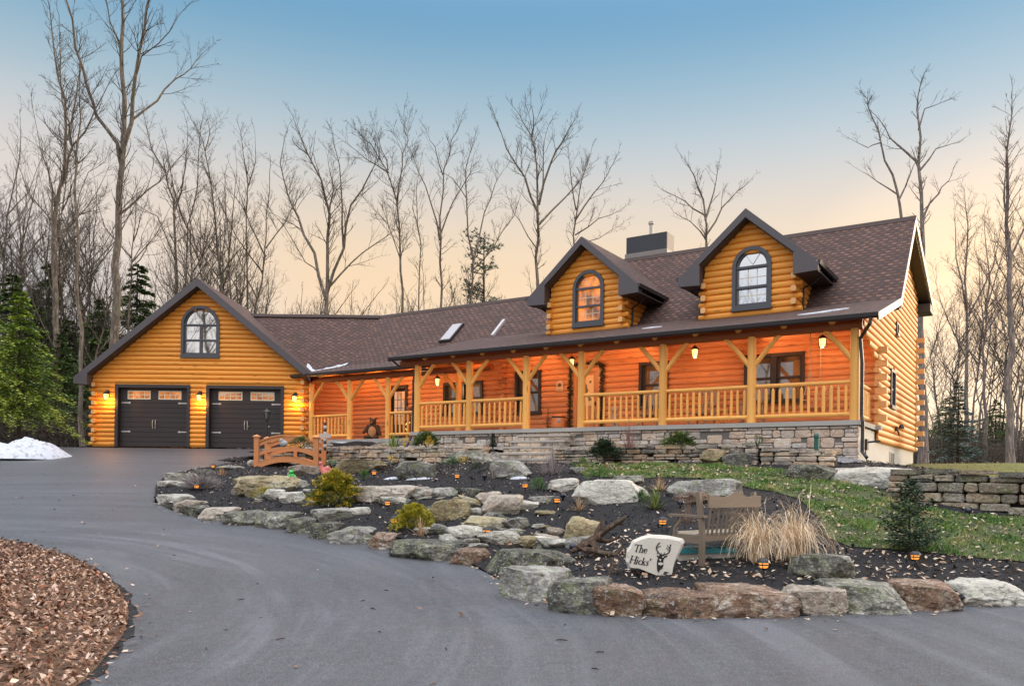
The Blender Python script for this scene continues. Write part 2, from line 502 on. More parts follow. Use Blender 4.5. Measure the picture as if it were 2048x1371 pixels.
def slab(name, quads, thick, xf=None, parent=house, under=CEIL):
    """roof slabs: each quad is 4 corner points (eave a, eave b, top b, top a) on the upper surface; shingles on top"""
    mb = MB(xf)
    for q in quads:
        q = [V(p) for p in q]
        e = (q[1] - q[0]).normalized(); nrm = (q[1] - q[0]).cross(q[3] - q[0]).normalized()
        upv = nrm.cross(e)
        uv = [((p - q[0]).dot(e), (p - q[0]).dot(upv)) for p in q]
        n = len(q)
        mb.add(q, [tuple(range(n))], uv, .5, 0)
        lo = [p - V((0, 0, thick)) for p in q]
        mb.add(lo[::-1], [tuple(range(n))], uv[::-1], .5, 1)
        for i in range(n):
            j = (i + 1) % n
            mb.add([q[j], q[i], lo[i], lo[j]], [(0, 1, 2, 3)], None, .5, 2)
    return mb.build(name, [SHING, under, FASCIA], parent)

# ---- garage ------------------------------------------------------------------
mb = MB()
gx0, gx1 = -17.42, -8.56
def gspan(z):
    h = (9.62 - .06 - z - COURSE / 2) / .82
    a, b = GX0 - h, GX0 + h
    a, b = max(a, gx0), min(b, gx1)
    return (a, b) if b - a > .1 else None
D1 = (-16.47, -13.36); D2 = (-12.70, -9.48)
holes = [rect_hole(D1[0], D1[1], GZ - .1, 5.28), rect_hole(D2[0], D2[1], GZ - .1, 5.28), arch_hole(-12.97, .78, 6.48, 8.54)]
logs(mb, GZ + .02, 9.5, gspan, holes, GY)
garage_wall = mb
# solid backing behind the logs (also the sides)
def backing(mb, x0, x1, zlo, ztop, y0, y1, holes, mat=0):
    """vertical strips between the holes"""
    for (a, b, z0, z1) in holes: mb.box((a, y0, z0), (b, y1, z1), .5, mat)
bk = [(gx0, D1[0], GZ, 5.28), (D1[1], D2[0], GZ, 5.28), (D2[1], gx1, GZ, 5.28), (gx0, gx1, 5.282, 5.75)]
backing(mb, 0, 0, 0, 0, GY + .002, GY + .20, bk)
mb.prism([(gx0, 5.752), (gx1, 5.752), (GX0 + 1.05, 8.35), (GX0 + .82, 8.35), (GX0 + .82, 6.45), (GX0 - .82, 6.45), (GX0 - .82, 8.35), (GX0 - 1.05, 8.35)], GY + .003, GY + .19, 1)
mb.prism([(GX0 - 1.05, 8.37), (GX0 + 1.05, 8.37), (GX0, 9.25)], GY + .003, GY + .19, 1)
# side walls
mb.box((gx0 + .002, GY + .21, GZ), (gx0 + .16, GY + 12, 5.72), .5)
garage_wall.build('garage_wall', [LOG], house)
mb = MB(M4(((0, -1, 0, gx1), (1, 0, 0, 0), (0, 0, 1, 0), (0, 0, 0, 1))))   # local x = world y, outward = +x
logs(mb, GZ + .02, 5.7, lambda z: (GY + .01, GY + 2.2), (), 0)
mb.box((GY + .22, .002, GZ), (GY + 12, .16, 5.7), .5)
mb.build('garage_side_wall', [PORCHLOG], house)
# corner log ends
def corner(mb, x, sgn, z0, z1, y, back=.28, r=.082, out=.20, start=0, inset=.10):
    i = 0; z = z0
    while z + COURSE < z1 + .01:
        zc = z + COURSE / 2
        if (i + start) % 2 == 0:
            mb.tube([(x - sgn * .02, y - .005, zc), (x + sgn * (back - .02), y - .005, zc), (x + sgn * back, y - .005, zc)], [r, r, r * .9], 10)
        else:
            c = rng.random()
            mb.prism([(x - sgn * inset - .075, zc - .062), (x - sgn * inset - .05, zc - .085), (x - sgn * inset + .05, zc - .085), (x - sgn * inset + .075, zc - .062),
                      (x - sgn * inset + .075, zc + .045), (x - sgn * inset + .045, zc + .083), (x - sgn * inset - .045, zc + .083), (x - sgn * inset - .075, zc + .045)],
                     y - out - .03 - .03 * c, y + .02, 1, c, 1, 0)
        z += COURSE; i += 1
mb = MB()
corner(mb, gx0 + .02, -1, GZ + .02, 5.6, GY, .16)
mb.build('log_corner', [LOG, LOGEND], house); mb = MB()
corner(mb, gx1 - .02, 1, GZ + .02, 5.6, GY, .13, start=1)
mb.build('log_corner', [LOG, LOGEND], house)

# roof
y0, y1 = 33.12, 47.0
xl, xr = -17.90, -8.28
slab('garage_roof', [[(xl, y1, z_gar(xl)), (xl, y0, z_gar(xl)), (GX0, y0, z_gar(GX0)), (GX0, y1, z_gar(GX0))],
                     [(xr, y0, z_gar(xr)), (xr, y1, z_gar(xr)), (GX0, y1, z_gar(GX0)), (GX0, y0, z_gar(GX0))]], .10, None, house, SOFFIT)
mb = MB()
def rake(mb, cx, zp, slope, xa, xb, y, depth=.30, th=.05):
    """two barge boards under the edge of a gable roof, meeting at the peak"""
    for x in (xa, xb):
        z = zp - slope * abs(x - cx)
        mb.prism([(cx, zp - .012), (cx, zp - .012 - depth * 1.12), (x, z - depth * 1.02), (x, z - .012)], y, y + th, 1, .5)
rake(mb, GX0, 9.62, .82, xl, xr, y0 - .052)
# boxed return at the low end of the left slope
mb.prism([(xl - .06, z_gar(xl) - .33), (xl + .50, z_gar(xl) - .36), (xl + .50, z_gar(xl) + .13), (xl - .06, z_gar(xl) - .08)], y0 - .058, GY - .02, 1, .5)
mb.build('barge_board', [FASCIA], house)
mb = MB()
for x, sg in ((xl, -1), (xr, 1)):
    z = z_gar(x)
    a = (GX0, 9.62 - .42); b = (x, z - .42)
    mb.prism([(GX0, 9.62 - .31), (x, z - .31), (x, z - .35), (GX0, 9.62 - .35)], y0 + .0, GY + .0, 1, .5)
mb.build('soffit', [SOFFIT], house)
mb = MB()
mb.box((xl - .10, y0, z_gar(xl) - .12), (xl - .02, y1, z_gar(xl) - .01), .5)
mb.build('gutter', [TRIM], house)

# garage doors
def garage_door(x0, x1, arch):
    fr = MB()
    fw = .13
    fr.box((x0 - .0, GY - .095, GZ), (x0 + fw, GY + .22, 5.28), .5); fr.box((x1 - fw, GY - .095, GZ), (x1, GY + .22, 5.28), .5)
    fr.box((x0 + fw + .001, GY - .093, 5.28 - fw), (x1 - fw - .001, GY + .22, 5.279), .5)
    a, b = x0 + fw, x1 - fw; zt = 5.28 - fw; h = (zt - GZ - .02)
    dr = MB(); y = GY + .12
    ph = h / 4
    cw = (b - a)
    wz0, wz1 = zt - ph + .16, zt - .13
    wins = [(a + cw * .115, a + cw * .435), (a + cw * .565, a + cw * .885)]
    for i in range(4):
        z = GZ + .02 + i * ph
        if i < 3:
            for j in range(3):
                dr.box((a + .004, y, z + .006 + j * ph / 3), (b - .004, y + .05, z + (j + 1) * ph / 3 - .012), .4 + .2 * rng.random())
        else:
            dr.box((a + .004, y, z + .006), (b - .004, y + .05, wz0), .5); dr.box((a + .004, y, wz1), (b - .004, y + .05, zt - .005), .5)
            for (p, q) in ((a + .004, wins[0][0]), (wins[0][1], wins[1][0]), (wins[1][1], b - .004)): dr.box((p, y, wz0 + .001), (q, y + .05, wz1 - .001), .5)
    dr.box((a, y + .02, GZ + .02), (b, y + .045, wz0 - .004), .5)
    d = dr.build('garage_door', [TRIM_DOOR], house)
    fr.build('door_frame', [TRIM], d)
    for wi, (p, q) in enumerate(wins):
        w = MB(); w.box((p, y + .03, wz0), (q, y + .04, wz1), .5)
        pane = w.build('window', [GARPANE], d)
        m_ = MB(); t_ = .028
        for (u0, u1, v0, v1) in ((p - .02, q + .02, wz0 - .02, wz0 + .02), (p - .02, q + .02, wz1 - .02, wz1 + .02), (p - .02, p + .02, wz0 + .021, wz1 - .021), (q - .02, q + .02, wz0 + .021, wz1 - .021)):
            m_.box((u0, y - .012, v0), (u1, y + .028, v1), .5)
        for k in (1, 2, 3):
            xx = p + (q - p) * k / 4; m_.box((xx - t_ / 2, y - .006, wz0 + .021), (xx + t_ / 2, y + .026, wz1 - .021), .5)
        zz = wz0 + (wz1 - wz0) * .52
        m_.box((p + .021, y - .005, zz - t_ / 2), (q - .021, y + .025, zz + t_ / 2), .5)
        if arch:                      # slanted head of the carriage lights
            hi, lo = wz1 - .03, wz1 - .13
            l, r_ = (lo, hi) if wi == 0 else (hi, lo)
            m_.prism([(p + .021, l), (q - .021, r_), (q - .021, wz1 - .021), (p + .021, wz1 - .021)], y - .004, y + .024, 1, .5)
        m_.build('muntin', [WHITEP], d)
    for (xa, xb) in ((a + .05, a + .43), (b - .43, b - .05)):
        for z in (wz0 - .17, GZ + .02 + ph * 1.02):
            hh = MB(); hh.box((xa, y - .012, z - .022), (xb, y, z + .022), .5); hh.box((xa + (.30 if xa == a + .05 else .0), y - .014, z - .035), (xa + (.38 if xa == a + .05 else .08), y - .001, z + .035), .5)
            hh.build('strap_hinge', [STEEL], d)
    for s_ in (-.055, .055):
        hd = MB(); xc = (a + b) / 2 + s_; z = GZ + ph * 1.55
        hd.tube([(xc, y, z - .19), (xc, y - .04, z - .16), (xc + s_ * .12, y - .055, z), (xc, y - .04, z + .16), (xc, y, z + .19)], [.02, .018, .015, .018, .02], 8)
        hd.build('pull_handle', [STEEL], d)
    return d
TRIM_DOOR = plain('garage_door_steel', (.024, .016, .0155), .55, .2, 3.)
garage_door(D1[0], D1[1], False)
d2 = garage_door(D2[0], D2[1], True)
for x in (-11.02, -10.14):
    mk = MB(); mk.sphere((x + .0, GY + .11, 4.02 - .42), .035)
    mk.build('door_knob', [STEEL], d2)

# windows ----------------------------------------------------------------------
def arch_poly(cx, hw, z0, zt, n=18):
    zs = zt - hw
    return [(cx + hw, z0)] + [(cx + hw * cos(pi * k / n), zs + hw * sin(pi * k / n)) for k in range(n + 1)] + [(cx - hw, z0)]
def arch_window(xf, cx, hw, z0, zt, y, pane_mat, fr_mat, rows, cols=2, fw=.115, sash=True, muntin=None):
    fr = MB(xf)
    o = arch_poly(cx, hw, z0, zt); i_ = arch_poly(cx, hw - fw, z0 + fw, zt - fw)
    n = len(o)
    for a in range(n):
        b = (a + 1) % n
        quad = [o[a], o[b], i_[b], i_[a]]
        fr.add([(p[0], y - .10, p[1]) for p in quad], [(0, 1, 2, 3)])
        fr.add([(o[b][0], y - .10, o[b][1]), (o[a][0], y - .10, o[a][1]), (o[a][0], y + .15, o[a][1]), (o[b][0], y + .15, o[b][1])], [(0, 1, 2, 3)])
        fr.add([(i_[a][0], y - .10, i_[a][1]), (i_[b][0], y - .10, i_[b][1]), (i_[b][0], y + .12, i_[b][1]), (i_[a][0], y + .12, i_[a][1])], [(0, 1, 2, 3)])
    f2 = .05
    j_ = arch_poly(cx, hw - fw - f2, z0 + fw + f2, zt - fw - f2)
    for a in range(n):
        b = (a + 1) % n
        fr.add([(p[0], y - .03, p[1]) for p in (i_[a], i_[b], j_[b], j_[a])], [(0, 1, 2, 3)])
        fr.add([(j_[a][0], y - .03, j_[a][1]), (j_[b][0], y - .03, j_[b][1]), (j_[b][0], y + .05, j_[b][1]), (j_[a][0], y + .05, j_[a][1])], [(0, 1, 2, 3)])
    ih = hw - fw
    zs = zt - hw
    for z in rows: fr.box((cx - ih + .002, y - .05, z - .035), (cx + ih - .002, y + .05, z + .035), .5)
    if cols == 2: fr.box((cx - .045, y - .047, z0 + fw + .002), (cx + .045, y + .05, rows[0] - .036), .5)
    fr.box((cx - hw - .02, y - .13, z0 - .06), (cx + hw + .02, y - .005, z0 + .012), .5)
    f = fr.build('window', [fr_mat], house)
    pm = MB(xf); pm.add([(p[0], y + .04, p[1]) for p in i_], [tuple(range(len(i_)))])
    pm.build('pane', [pane_mat], f)
    if muntin:
        mm = MB(xf); t_ = .011
        for (x0, x1, z0_, z1_) in muntin: mm.box((x0, y + .028, z0_), (x1, y + .036, z1_), .5)
        for k in (1, 2):        # fan bars in the arch
            a = pi * k / 3
            mm.tube([(cx, y + .03, zs + .06), (cx + (ih - .06) * cos(a), y + .03, zs + (ih - .06) * sin(a))], .009, 6)
        mm.build('muntin', [WHITEP], f)
    return f
arch_window(None, -12.97, .80, 6.46, 8.56, GY, PANE, WINFR, [7.77, 7.14], 2)

def rect_window(xf, x0, x1, z0, z1, y, pane_mat, fr_mat, mull=0, fw=.10, out=.10, grid=None, meet=True):
    fr = MB(xf)
    fr.box((x0, y - out, z0), (x0 + fw, y + .15, z1), .5); fr.box((x1 - fw, y - out, z0), (x1, y + .15, z1), .5)
    fr.box((x0 + fw + .001, y - out + .002, z1 - fw), (x1 - fw - .001, y + .15, z1 - .001), .5)
    fr.box((x0 - .03, y - out - .03, z0 - .03), (x1 + .03, y + .10, z0 + fw * .8), .5)
    secs = [(x0 + fw, x1 - fw)]
    if mull:
        xm = (x0 + x1) / 2
        fr.box((xm - .075, y - out + .01, z0 + fw * .8), (xm + .075, y + .15, z1 - fw - .001), .5)
        secs = [(x0 + fw, xm - .075), (xm + .075, x1 - fw)]
    for (a, b) in secs:
        zm = (z0 + z1) / 2
        if meet: fr.box((a + .001, y - .03, zm - .03), (b - .001, y + .09, zm + .03), .5)
        for (p, q, r_, s_) in ((a, a + .05, z0 + fw, z1 - fw), (b - .05, b, z0 + fw, z1 - fw)): fr.box((p + .001, y - .02, r_), (q - .001, y + .088, s_), .5)
    f = fr.build('window', [fr_mat], house)
    for (a, b) in secs:
        pm = MB(xf); pm.box((a, y + .09, z0 + .05), (b, y + .10, z1 - .05), .5)
        pm.build('pane', [pane_mat], f)
        if grid:
            mm = MB(xf)
            for k in range(1, grid[0]):
                xx = a + (b - a) * k / grid[0]; mm.box((xx - .008, y + .078, z0 + .1), (xx + .008, y + .086, z1 - .1), .5)
            for k in range(1, grid[1]):
                zz = z0 + (z1 - z0) * k / grid[1]; mm.box((a + .05, y + .077, zz - .008), (b - .05, y + .085, zz + .008), .5)
            mm.build('muntin', [WHITEP], f)
    return f

# ---- main house -----------------------------------------------------------------
S0 = -12.44
mb = MB(HOUSE)
hs = [rect_hole(-11.85, -10.79, 3.86, 5.37), rect_hole(-7.1, -6.1, 3.90, 5.37), rect_hole(-3.68, -1.92, 3.92, 5.36), rect_hole(-9.50, -8.50, 3.0, 5.33)]
ZF0 = 2.72
logs(mb, ZF0 + 2 * COURSE + .0, 6.45, lambda z: (S0, 0.0), hs, 0.0, .05)
for (a, b, z0, z1) in ((S0, -11.85, FL, 6.4), (-11.85, -10.79, FL, 3.86), (-11.85, -10.79, 5.37, 6.4), (-10.79, -9.50, FL, 6.4), (-9.5, -8.5, 5.33, 6.4), (-8.5, -7.1, FL, 6.4),
                       (-7.1, -6.1, FL, 3.90), (-7.1, -6.1, 5.37, 6.4), (-6.1, -3.68, FL, 6.4), (-3.68, -1.92, FL, 3.92), (-3.68, -1.92, 5.36, 6.4), (-1.92, -.001, FL, 6.4)):
    mb.box((a, .002, z0), (b, .17, z1), .5)
mb.build('front_wall', [PORCHLOG], house)
rect_window(HOUSE, -11.85, -10.79, 3.86, 5.37, 0, PORCHPANE, DARKFR)
rect_window(HOUSE, -7.1, -6.1, 3.90, 5.37, 0, PORCHPANE, DARKFR)
rect_window(HOUSE, -3.68, -1.92, 3.92, 5.36, 0, PORCHPANE, DARKFR, mull=1)
# front door
dm = MB(HOUSE)
dm.box((-9.36, .03, FL), (-8.64, .075, 5.2), .5, long=2)
for (a, b, z0, z1) in ((-9.26, -8.74, FL + .12, FL + .75),): dm.box((a, .012, z0), (b, .031, z1), .5, long=2)
DOORW = wood('front_door_wood', (.60, .24, .08), (.68, .30, .11), (.2, .07, .03), .3, .4)
door = dm.build('front_door', [DOORW], house)
fm = MB(HOUSE)
fm.box((-9.50, -.07, FL), (-9.37, .15, 5.33), .5); fm.box((-8.63, -.07, FL), (-8.50, .15, 5.33), .5); fm.box((-9.369, -.068, 5.2), (-8.631, .15, 5.329), .5)
fm.build('door_frame', [DOORW], door)
gl = MB(HOUSE); gl.box((-9.22, .016, 4.05), (-8.78, .029, 5.08), .5)
DOORGLASS = plain('etched_door_glass', (.80, .58, .30), .25, .1)
gl.build('door_glass', [DOORGLASS], door)
for (p, q, r_) in (((-9.12, .01, 4.35), (-9.06, .01, 4.85), .05), ((-9.14, .01, 4.55), (-8.98, .01, 4.62), .045), ((-8.9, .01, 4.2), (-8.98, .01, 4.5), .03), ((-8.93, .01, 4.75), (-8.86, .01, 4.8), .03)):
    pass
em = MB(HOUSE)
for (x, z, r_) in ((-9.10, 4.72, .085), (-9.07, 4.58, .10), (-9.12, 4.44, .07), (-8.95, 4.36, .05), (-8.92, 4.26, .06), (-8.90, 4.86, .05)):
    em.lathe((x, .0, z), [(0, 0)], 3); em.prism([(x + r_ * (.8 + .3 * rng.random()) * cos(k * pi / 4), z + r_ * (.8 + .4 * rng.random()) * sin(k * pi / 4)) for k in range(8)], .010, .015, 1)
em.build('etched_ornament', [plain('etched_dark', (.16, .13, .06), .6)], door)
hn = MB(HOUSE); hn.sphere((-8.71, -.03, 4.12), .035); hn.box((-8.725, -.005, 4.05), (-8.695, .03, 4.19), .5)
hn.build('handle', [BLACK], door)

# log ends at the left corner of the main house
mb = MB(HOUSE)
z = ZF0 + 2 * COURSE; i = 0
while z < 5.9:
    zc = z + COURSE / 2
    if i % 2: mb.tube([(S0 + .10, .05, zc), (S0 + .10, -.20, zc), (S0 + .10, -.22, zc)], [.092, .092, .075], 10, .9)
    else: mb.tube([(S0 + .25, -.005, zc), (S0 - .16, -.005, zc), (S0 - .18, -.005, zc)], [.088, .088, .078], 10)
    z += COURSE; i += 1
mb.build('log_corner', [PORCHLOG], house)
mb = MB(HOUSE @ M4(((0, 1, 0, S0), (-1, 0, 0, 0), (0, 0, 1, 0), (0, 0, 0, 1))))   # side wall of the main house facing the wing
logs(mb, ZF0 + 2 * COURSE, 6.4, lambda z: (-2.6, -.05), (), 0.)
mb.build('side_wall', [PORCHLOG], house)

# ---- gable wall -----------------------------------------------------------------
GAB = HOUSE @ M4(((0, -1, 0, 0), (1, 0, 0, 0), (0, 0, 1, 0), (0, 0, 0, 1)))    # local x = t, outward (-y) = +s
TR = 8.40
def gab_top(t):
    return (z_porch(t) if t < T_K else z_front(t) if t < 4.08 else z_rear(t)) - .05
def gspan2(z):
    ze = z + COURSE / 2
    lo = 0.0
    if ze > 4.95: lo = -2.35 * min(1, max(0, ((z - 4.95) / .62))) ** .6
    # under the roof
    ts = np.linspace(lo, TR, 200)
    ok = [t for t in ts if gab_top(t) > ze]
    return (min(ok), max(ok)) if len(ok) > 2 else None
mb = MB(GAB)
gh = [rect_hole(2.05, 2.95, 3.84, 5.0), rect_hole(3.05, 3.45, 6.15, 6.55)]
logs(mb, ZF0, 9.9, gspan2, gh, 0.0, .06, maxlen=9)
for (a, b, z0, z1) in ((.18, 2.05, ZF0, 6.5), (2.05, 2.95, ZF0, 3.84), (2.05, 2.95, 5.0, 6.1), (2.95, TR - .01, ZF0, 6.1), (1.5, TR - .3, 6.56, 7.0)): mb.box((a, .002, z0), (b, .16, z1), .5)
mb.prism([(1.6, 7.01), (TR - .5, 7.01), (TR - .5, 8.1), (4.1, 9.6), (2.4, 7.9)], .003, .15, 1)
mb.build('gable_wall', [LOG], house)
rect_window(GAB, 2.05, 2.95, 3.84, 5.0, 0, PANE, WINFR, fw=.085, out=.09)
rect_window(GAB, 3.05, 3.45, 6.15, 6.55, 0, PANE, WINFR, fw=.06, out=.09, meet=False)
mb = MB(GAB)
z = ZF0 + 2 * COURSE; i = 0
while z < 6.45:                                  # near corner: ends of the porch wall logs stand out of the gable
    zc = z + COURSE / 2
    if i % 2 == 1 and z < 5.2: mb.box((-.09, -.26, zc - .085), (.07, .05, zc + .085), .5, 0)
    elif z < 5.0: mb.tube([(.2, -.0, zc), (-.17, -.0, zc), (-.2, -.0, zc)], [.088, .088, .075], 10)
    z += COURSE; i += 1
mb.build('log_corner', [LOGEND], house); mb = MB(GAB)
z = ZF0; i = 0
while z < 6.75:                                  # far corner
    zc = z + COURSE / 2
    if i % 2 == 1: mb.box((TR - .12, -.30, zc - .085), (TR + .05, .05, zc + .085), .5, 0)
    else: mb.tube([(TR - .3, -.0, zc), (TR + .2, -.0, zc)], .085, 10)
    z += COURSE; i += 1
mb.build('log_corner', [LOGEND], house)
# rear wall, so nothing is open from the side
mb = MB(HOUSE); mb.box((S0, TR - .16, ZF0), (-.02, TR, 7.9), .5); mb.build('rear_wall', [LOG], house)

# foundation
mb = MB(HOUSE)
mb.box((-.30, .05, 1.2), (-.045, TR - .02, ZF0 - .004), .5); mb.box((-.30, -2.50, 1.2), (-.045, .048, 3.0), .5)
f = mb.build('foundation', [CONC], house)
mb = MB(HOUSE); mb.box((-.05, 2.75, 2.10), (-.035, 3.55, 2.50), .5); pw = mb.build('basement_window', [DARKFR], house)
mb = MB(HOUSE)
for (a, b, z0, z1) in ((2.68, 3.62, 2.50, 2.55), (2.68, 2.75, 2.08, 2.50), (3.55, 3.62, 2.08, 2.50), (3.1, 3.14, 2.10, 2.5)): mb.box((-.06, a, z0), (-.02, b, z1), .5)
mb.build('frame', [CONC], pw)

# porch floor slabs
mb = MB(HOUSE)
mb.box((-14.52, -2.62, 3.03), (.03, -.0, FL), .5); mb.box((-14.52, .001, 3.035), (S0 - .0, 1.2, FL - .002), .5)
mb.box((.031, -.30, 3.04), (.15, .0, FL - .003), .5)
mb.build('porch_floor', [SLAB], house)
mb = MB(HOUSE); mb.box((-22.2, -.85, 2.90), (-14.53, 1.24, 3.05), .5)
mb.build('porch_floor', [SLAB], house)

# ---- wing walls (behind the breezeway porch) ------------------------------------
TW = 1.25
mb = MB(HOUSE)
wh = [rect_hole(-16.04, -14.14, 4.05, 5.32), rect_hole(-18.9, -17.88, 3.0, 5.36)]
logs(mb, 3.06, 6.2, lambda z: (-20.9, S0), wh, TW, .055)
for (a, b, z0, z1) in ((-20.9, -18.9, 3.05, 6.2), (-18.9, -17.88, 5.36, 6.2), (-17.88, -16.04, 3.05, 6.2), (-16.04, -14.14, 3.05, 4.05), (-16.04, -14.14, 5.32, 6.2), (-14.14, S0 + .2, 3.05, 6.2)):
    mb.box((a, TW + .002, z0), (b, TW + .16, z1), .5)
mb.build('wing_wall', [PORCHLOG], house)
AW = W(-20.9, TW)
mb = MB()
logs(mb, 3.06, 6.2, lambda z: (-8.7, AW.x + .02), (), AW.y, .055)
mb.box((-8.7, AW.y + .002, 3.0), (AW.x, AW.y + .16, 6.2), .5)
mb.build('wing_wall', [PORCHLOG], house)
rect_window(HOUSE, -16.04, -14.14, 4.05, 5.32, TW, PORCHPANE, DARKFR, mull=1)
mb = MB(HOUSE); mb.box((-18.76, TW + .04, 3.06), (-18.02, TW + .09, 5.22), .5, long=2)
wd = mb.build('side_door', [DARKFR], house)
mb = MB(HOUSE)
mb.box((-18.9, TW - .08, 3.06), (-18.77, TW + .14, 5.36), .5); mb.box((-18.01, TW - .08, 3.06), (-17.88, TW + .14, 5.36), .5); mb.box((-18.769, TW - .078, 5.22), (-18.011, TW + .14, 5.359), .5)
mb.build('door_frame', [DARKFR], wd)
mb = MB(HOUSE); mb.box((-18.66, TW + .02, 3.75), (-18.12, TW + .039, 5.10), .5)
LITDOOR = glass('lit_door_glass', (1, 1, 1), .15, (.4, .25, .12), em=(1., .50, .18), es=.55)
mb.build('door_glass', [LITDOOR], wd)
mb = MB(HOUSE)
for k in (1, 2): mb.box((-18.66 + .18 * k - .01, TW + .008, 3.75), (-18.66 + .18 * k + .01, TW + .019, 5.10), .5)
for k in (1, 2, 3): mb.box((-18.66, TW + .006, 3.75 + .34 * k - .01), (-18.12, TW + .0185, 3.75 + .34 * k + .01), .5)
mb.build('muntin', [DARKFR], wd)

# ---- roofs -----------------------------------------------------------------------
sR, sL = .45, -10.45
slab('main_roof', [[(sL, T_K, z_front(T_K)), (sR, T_K, z_front(T_K)), (sR, 4.08, 10.), (sL, 4.08, 10.)],
                   [(sR, 9.45, z_rear(9.45)), (sL, 9.45, z_rear(9.45)), (sL, 4.08, 10.), (sR, 4.08, 10.)]], .10, HOUSE, house, SOFFIT)
TG = -2.86
slab('porch_roof', [[(-15.2, TG, z_porch(TG)), (sR, TG, z_porch(TG)), (sR, T_K, z_porch(T_K)), (-15.2, T_K, z_porch(T_K))],
                    [(-15.2, T_K, z_porch(T_K)), (sL, T_K, z_porch(T_K)), (sL, T_W, z_porch(T_W)), (-15.2, T_W, z_porch(T_W))]], .09, HOUSE)
inv = HOUSE.inverted()
VB = HN + V((0, 0, 0))
def hloc(x, y, z): return inv @ V((x, y, z))
# valley between the wing (along the house) and the link to the garage (along the garage)
vt = V((W(-22.18, 4.2).x, W(-22.18, 4.2).y, 9.09))
# foot of the valley: where z_a, z_wing and z_brz agree
best = None
for k in range(4000):
    s_ = -24 + k * .002
    P = W(s_, T_B, z_brz(T_B))
    d_ = abs(z_a(P.y) - P.z)
    if best is None or d_ < best[0]: best = (d_, P)
vb = best[1]
sv = hloc(*vb).x; sv2 = hloc(*vt).x
slab('wing_roof', [[(sv, T_B, z_brz(T_B)), (-9.8, T_B, z_brz(T_B)), (-9.8, 4.2, 9.09), (sv2, 4.2, 9.09)],
                   [(-9.8, 8.0, 6.0), (sv2 - 2, 8.0, 6.0), (sv2, 4.2, 9.09), (-9.8, 4.2, 9.09)]], .09, HOUSE)
yt = 34.9 + (9.09 - 6.4) / .9
# link roof plane: bottom follows the kink with the low porch roof
gl_ = V((-8.9, 34.9 + (5.80 - 6.4) / .9, 5.80))
slab('link_roof', [[(-9.2, 34.2, z_a(34.2)), (gl_.x, gl_.y, gl_.z), (vb.x, vb.y, vb.z), (vt.x, vt.y, 9.09), (-13.5, vt.y, 9.09), (-13.5, 36.5, z_a(36.5))],
                   [(vt.x, 41.5, 6.2), (-13.5, 41.5, 6.2), (-13.5, vt.y, 9.09), (vt.x, vt.y, 9.09)]], .09, None)
TBE = -1.02
slab('breezeway_roof', [[(-22.3, TBE, z_brz(TBE)), (-14.9, TBE, z_brz(TBE)), (-12.5, T_B, z_brz(T_B)), (sv - .05, T_B, z_brz(T_B))]], .09, HOUSE)
RIDGE = plain('ridge_shingle', (.060, .040, .036), .95, .25, 6.)
# ridge caps
mb = MB(HOUSE)
mb.prism([(4.08 - .16, 10. - .145), (4.08, 10.035), (4.08 + .16, 10. - .035), (4.08, 9.99)], sL, sR + .01, 0)
mb.prism([(4.2 - .16, 9.09 - .125), (4.2, 9.125), (4.2 + .16, 9.09 - .12), (4.2, 9.08)], sv2, -9.8, 0)
mb.build('ridge_cap', [RIDGE], house)
mb = MB(); mb.prism([(yt - .16, 9.09 - .125), (yt, 9.125), (yt + .16, 9.09 - .12), (yt, 9.08)], -13.0, vt.x, 0)
mb.build('ridge_cap', [RIDGE], house)
# gutters
def gutter(mb, s0, s1, t, z):
    prof = [(t, z - .005), (t, z - .14), (t - .07, z - .155), (t - .12, z - .11), (t - .135, z - .02), (t - .115, z - .005), (t - .11, z - .03), (t - .02, z - .03)]
    mb.prism(prof, s0, s1, 0)
mb = MB(HOUSE); gutter(mb, -15.28, sR + .02, TG, z_porch(TG)); mb.build('gutter', [TRIM], house)
mb = MB(HOUSE); gutter(mb, -22.25, -14.75, TBE, z_brz(TBE)); mb.build('gutter', [TRIM], house)
# rake boards of the right gable, pale edge metal
PALE = plain('pale_rake_metal', (.55, .47, .40), .4, .05)
mb = MB(HOUSE)
x0, x1 = sR - .04, sR + .012
def rk(ta, za, tb, zb, d): mb.prism([(ta, za - .01), (tb, zb - .01), (tb, zb - d), (ta, za - d)], x0, x1, 0)
rk(TG, z_porch(TG), T_K, z_porch(T_K), .20); rk(T_K, z_front(T_K), 4.08, 10., .30); rk(4.08, 10., 9.45, z_rear(9.45), .24)
mb.build('rake_board', [PALE], house)
mb = MB(HOUSE)
mb.prism([(T_K, z_front(T_K) - .31), (4.08, 9.69), (9.45, z_rear(9.45) - .25), (9.45, z_rear(9.45) - .28), (4.08, 9.66), (T_K, z_front(T_K) - .34)], -.0, sR - .05, 0)
mb.box((-.4, TR + .05, z_rear(9.45) - .40), (sR, 9.45, z_rear(9.45) - .12), .5)
mb.build('soffit', [SOFFIT], house)

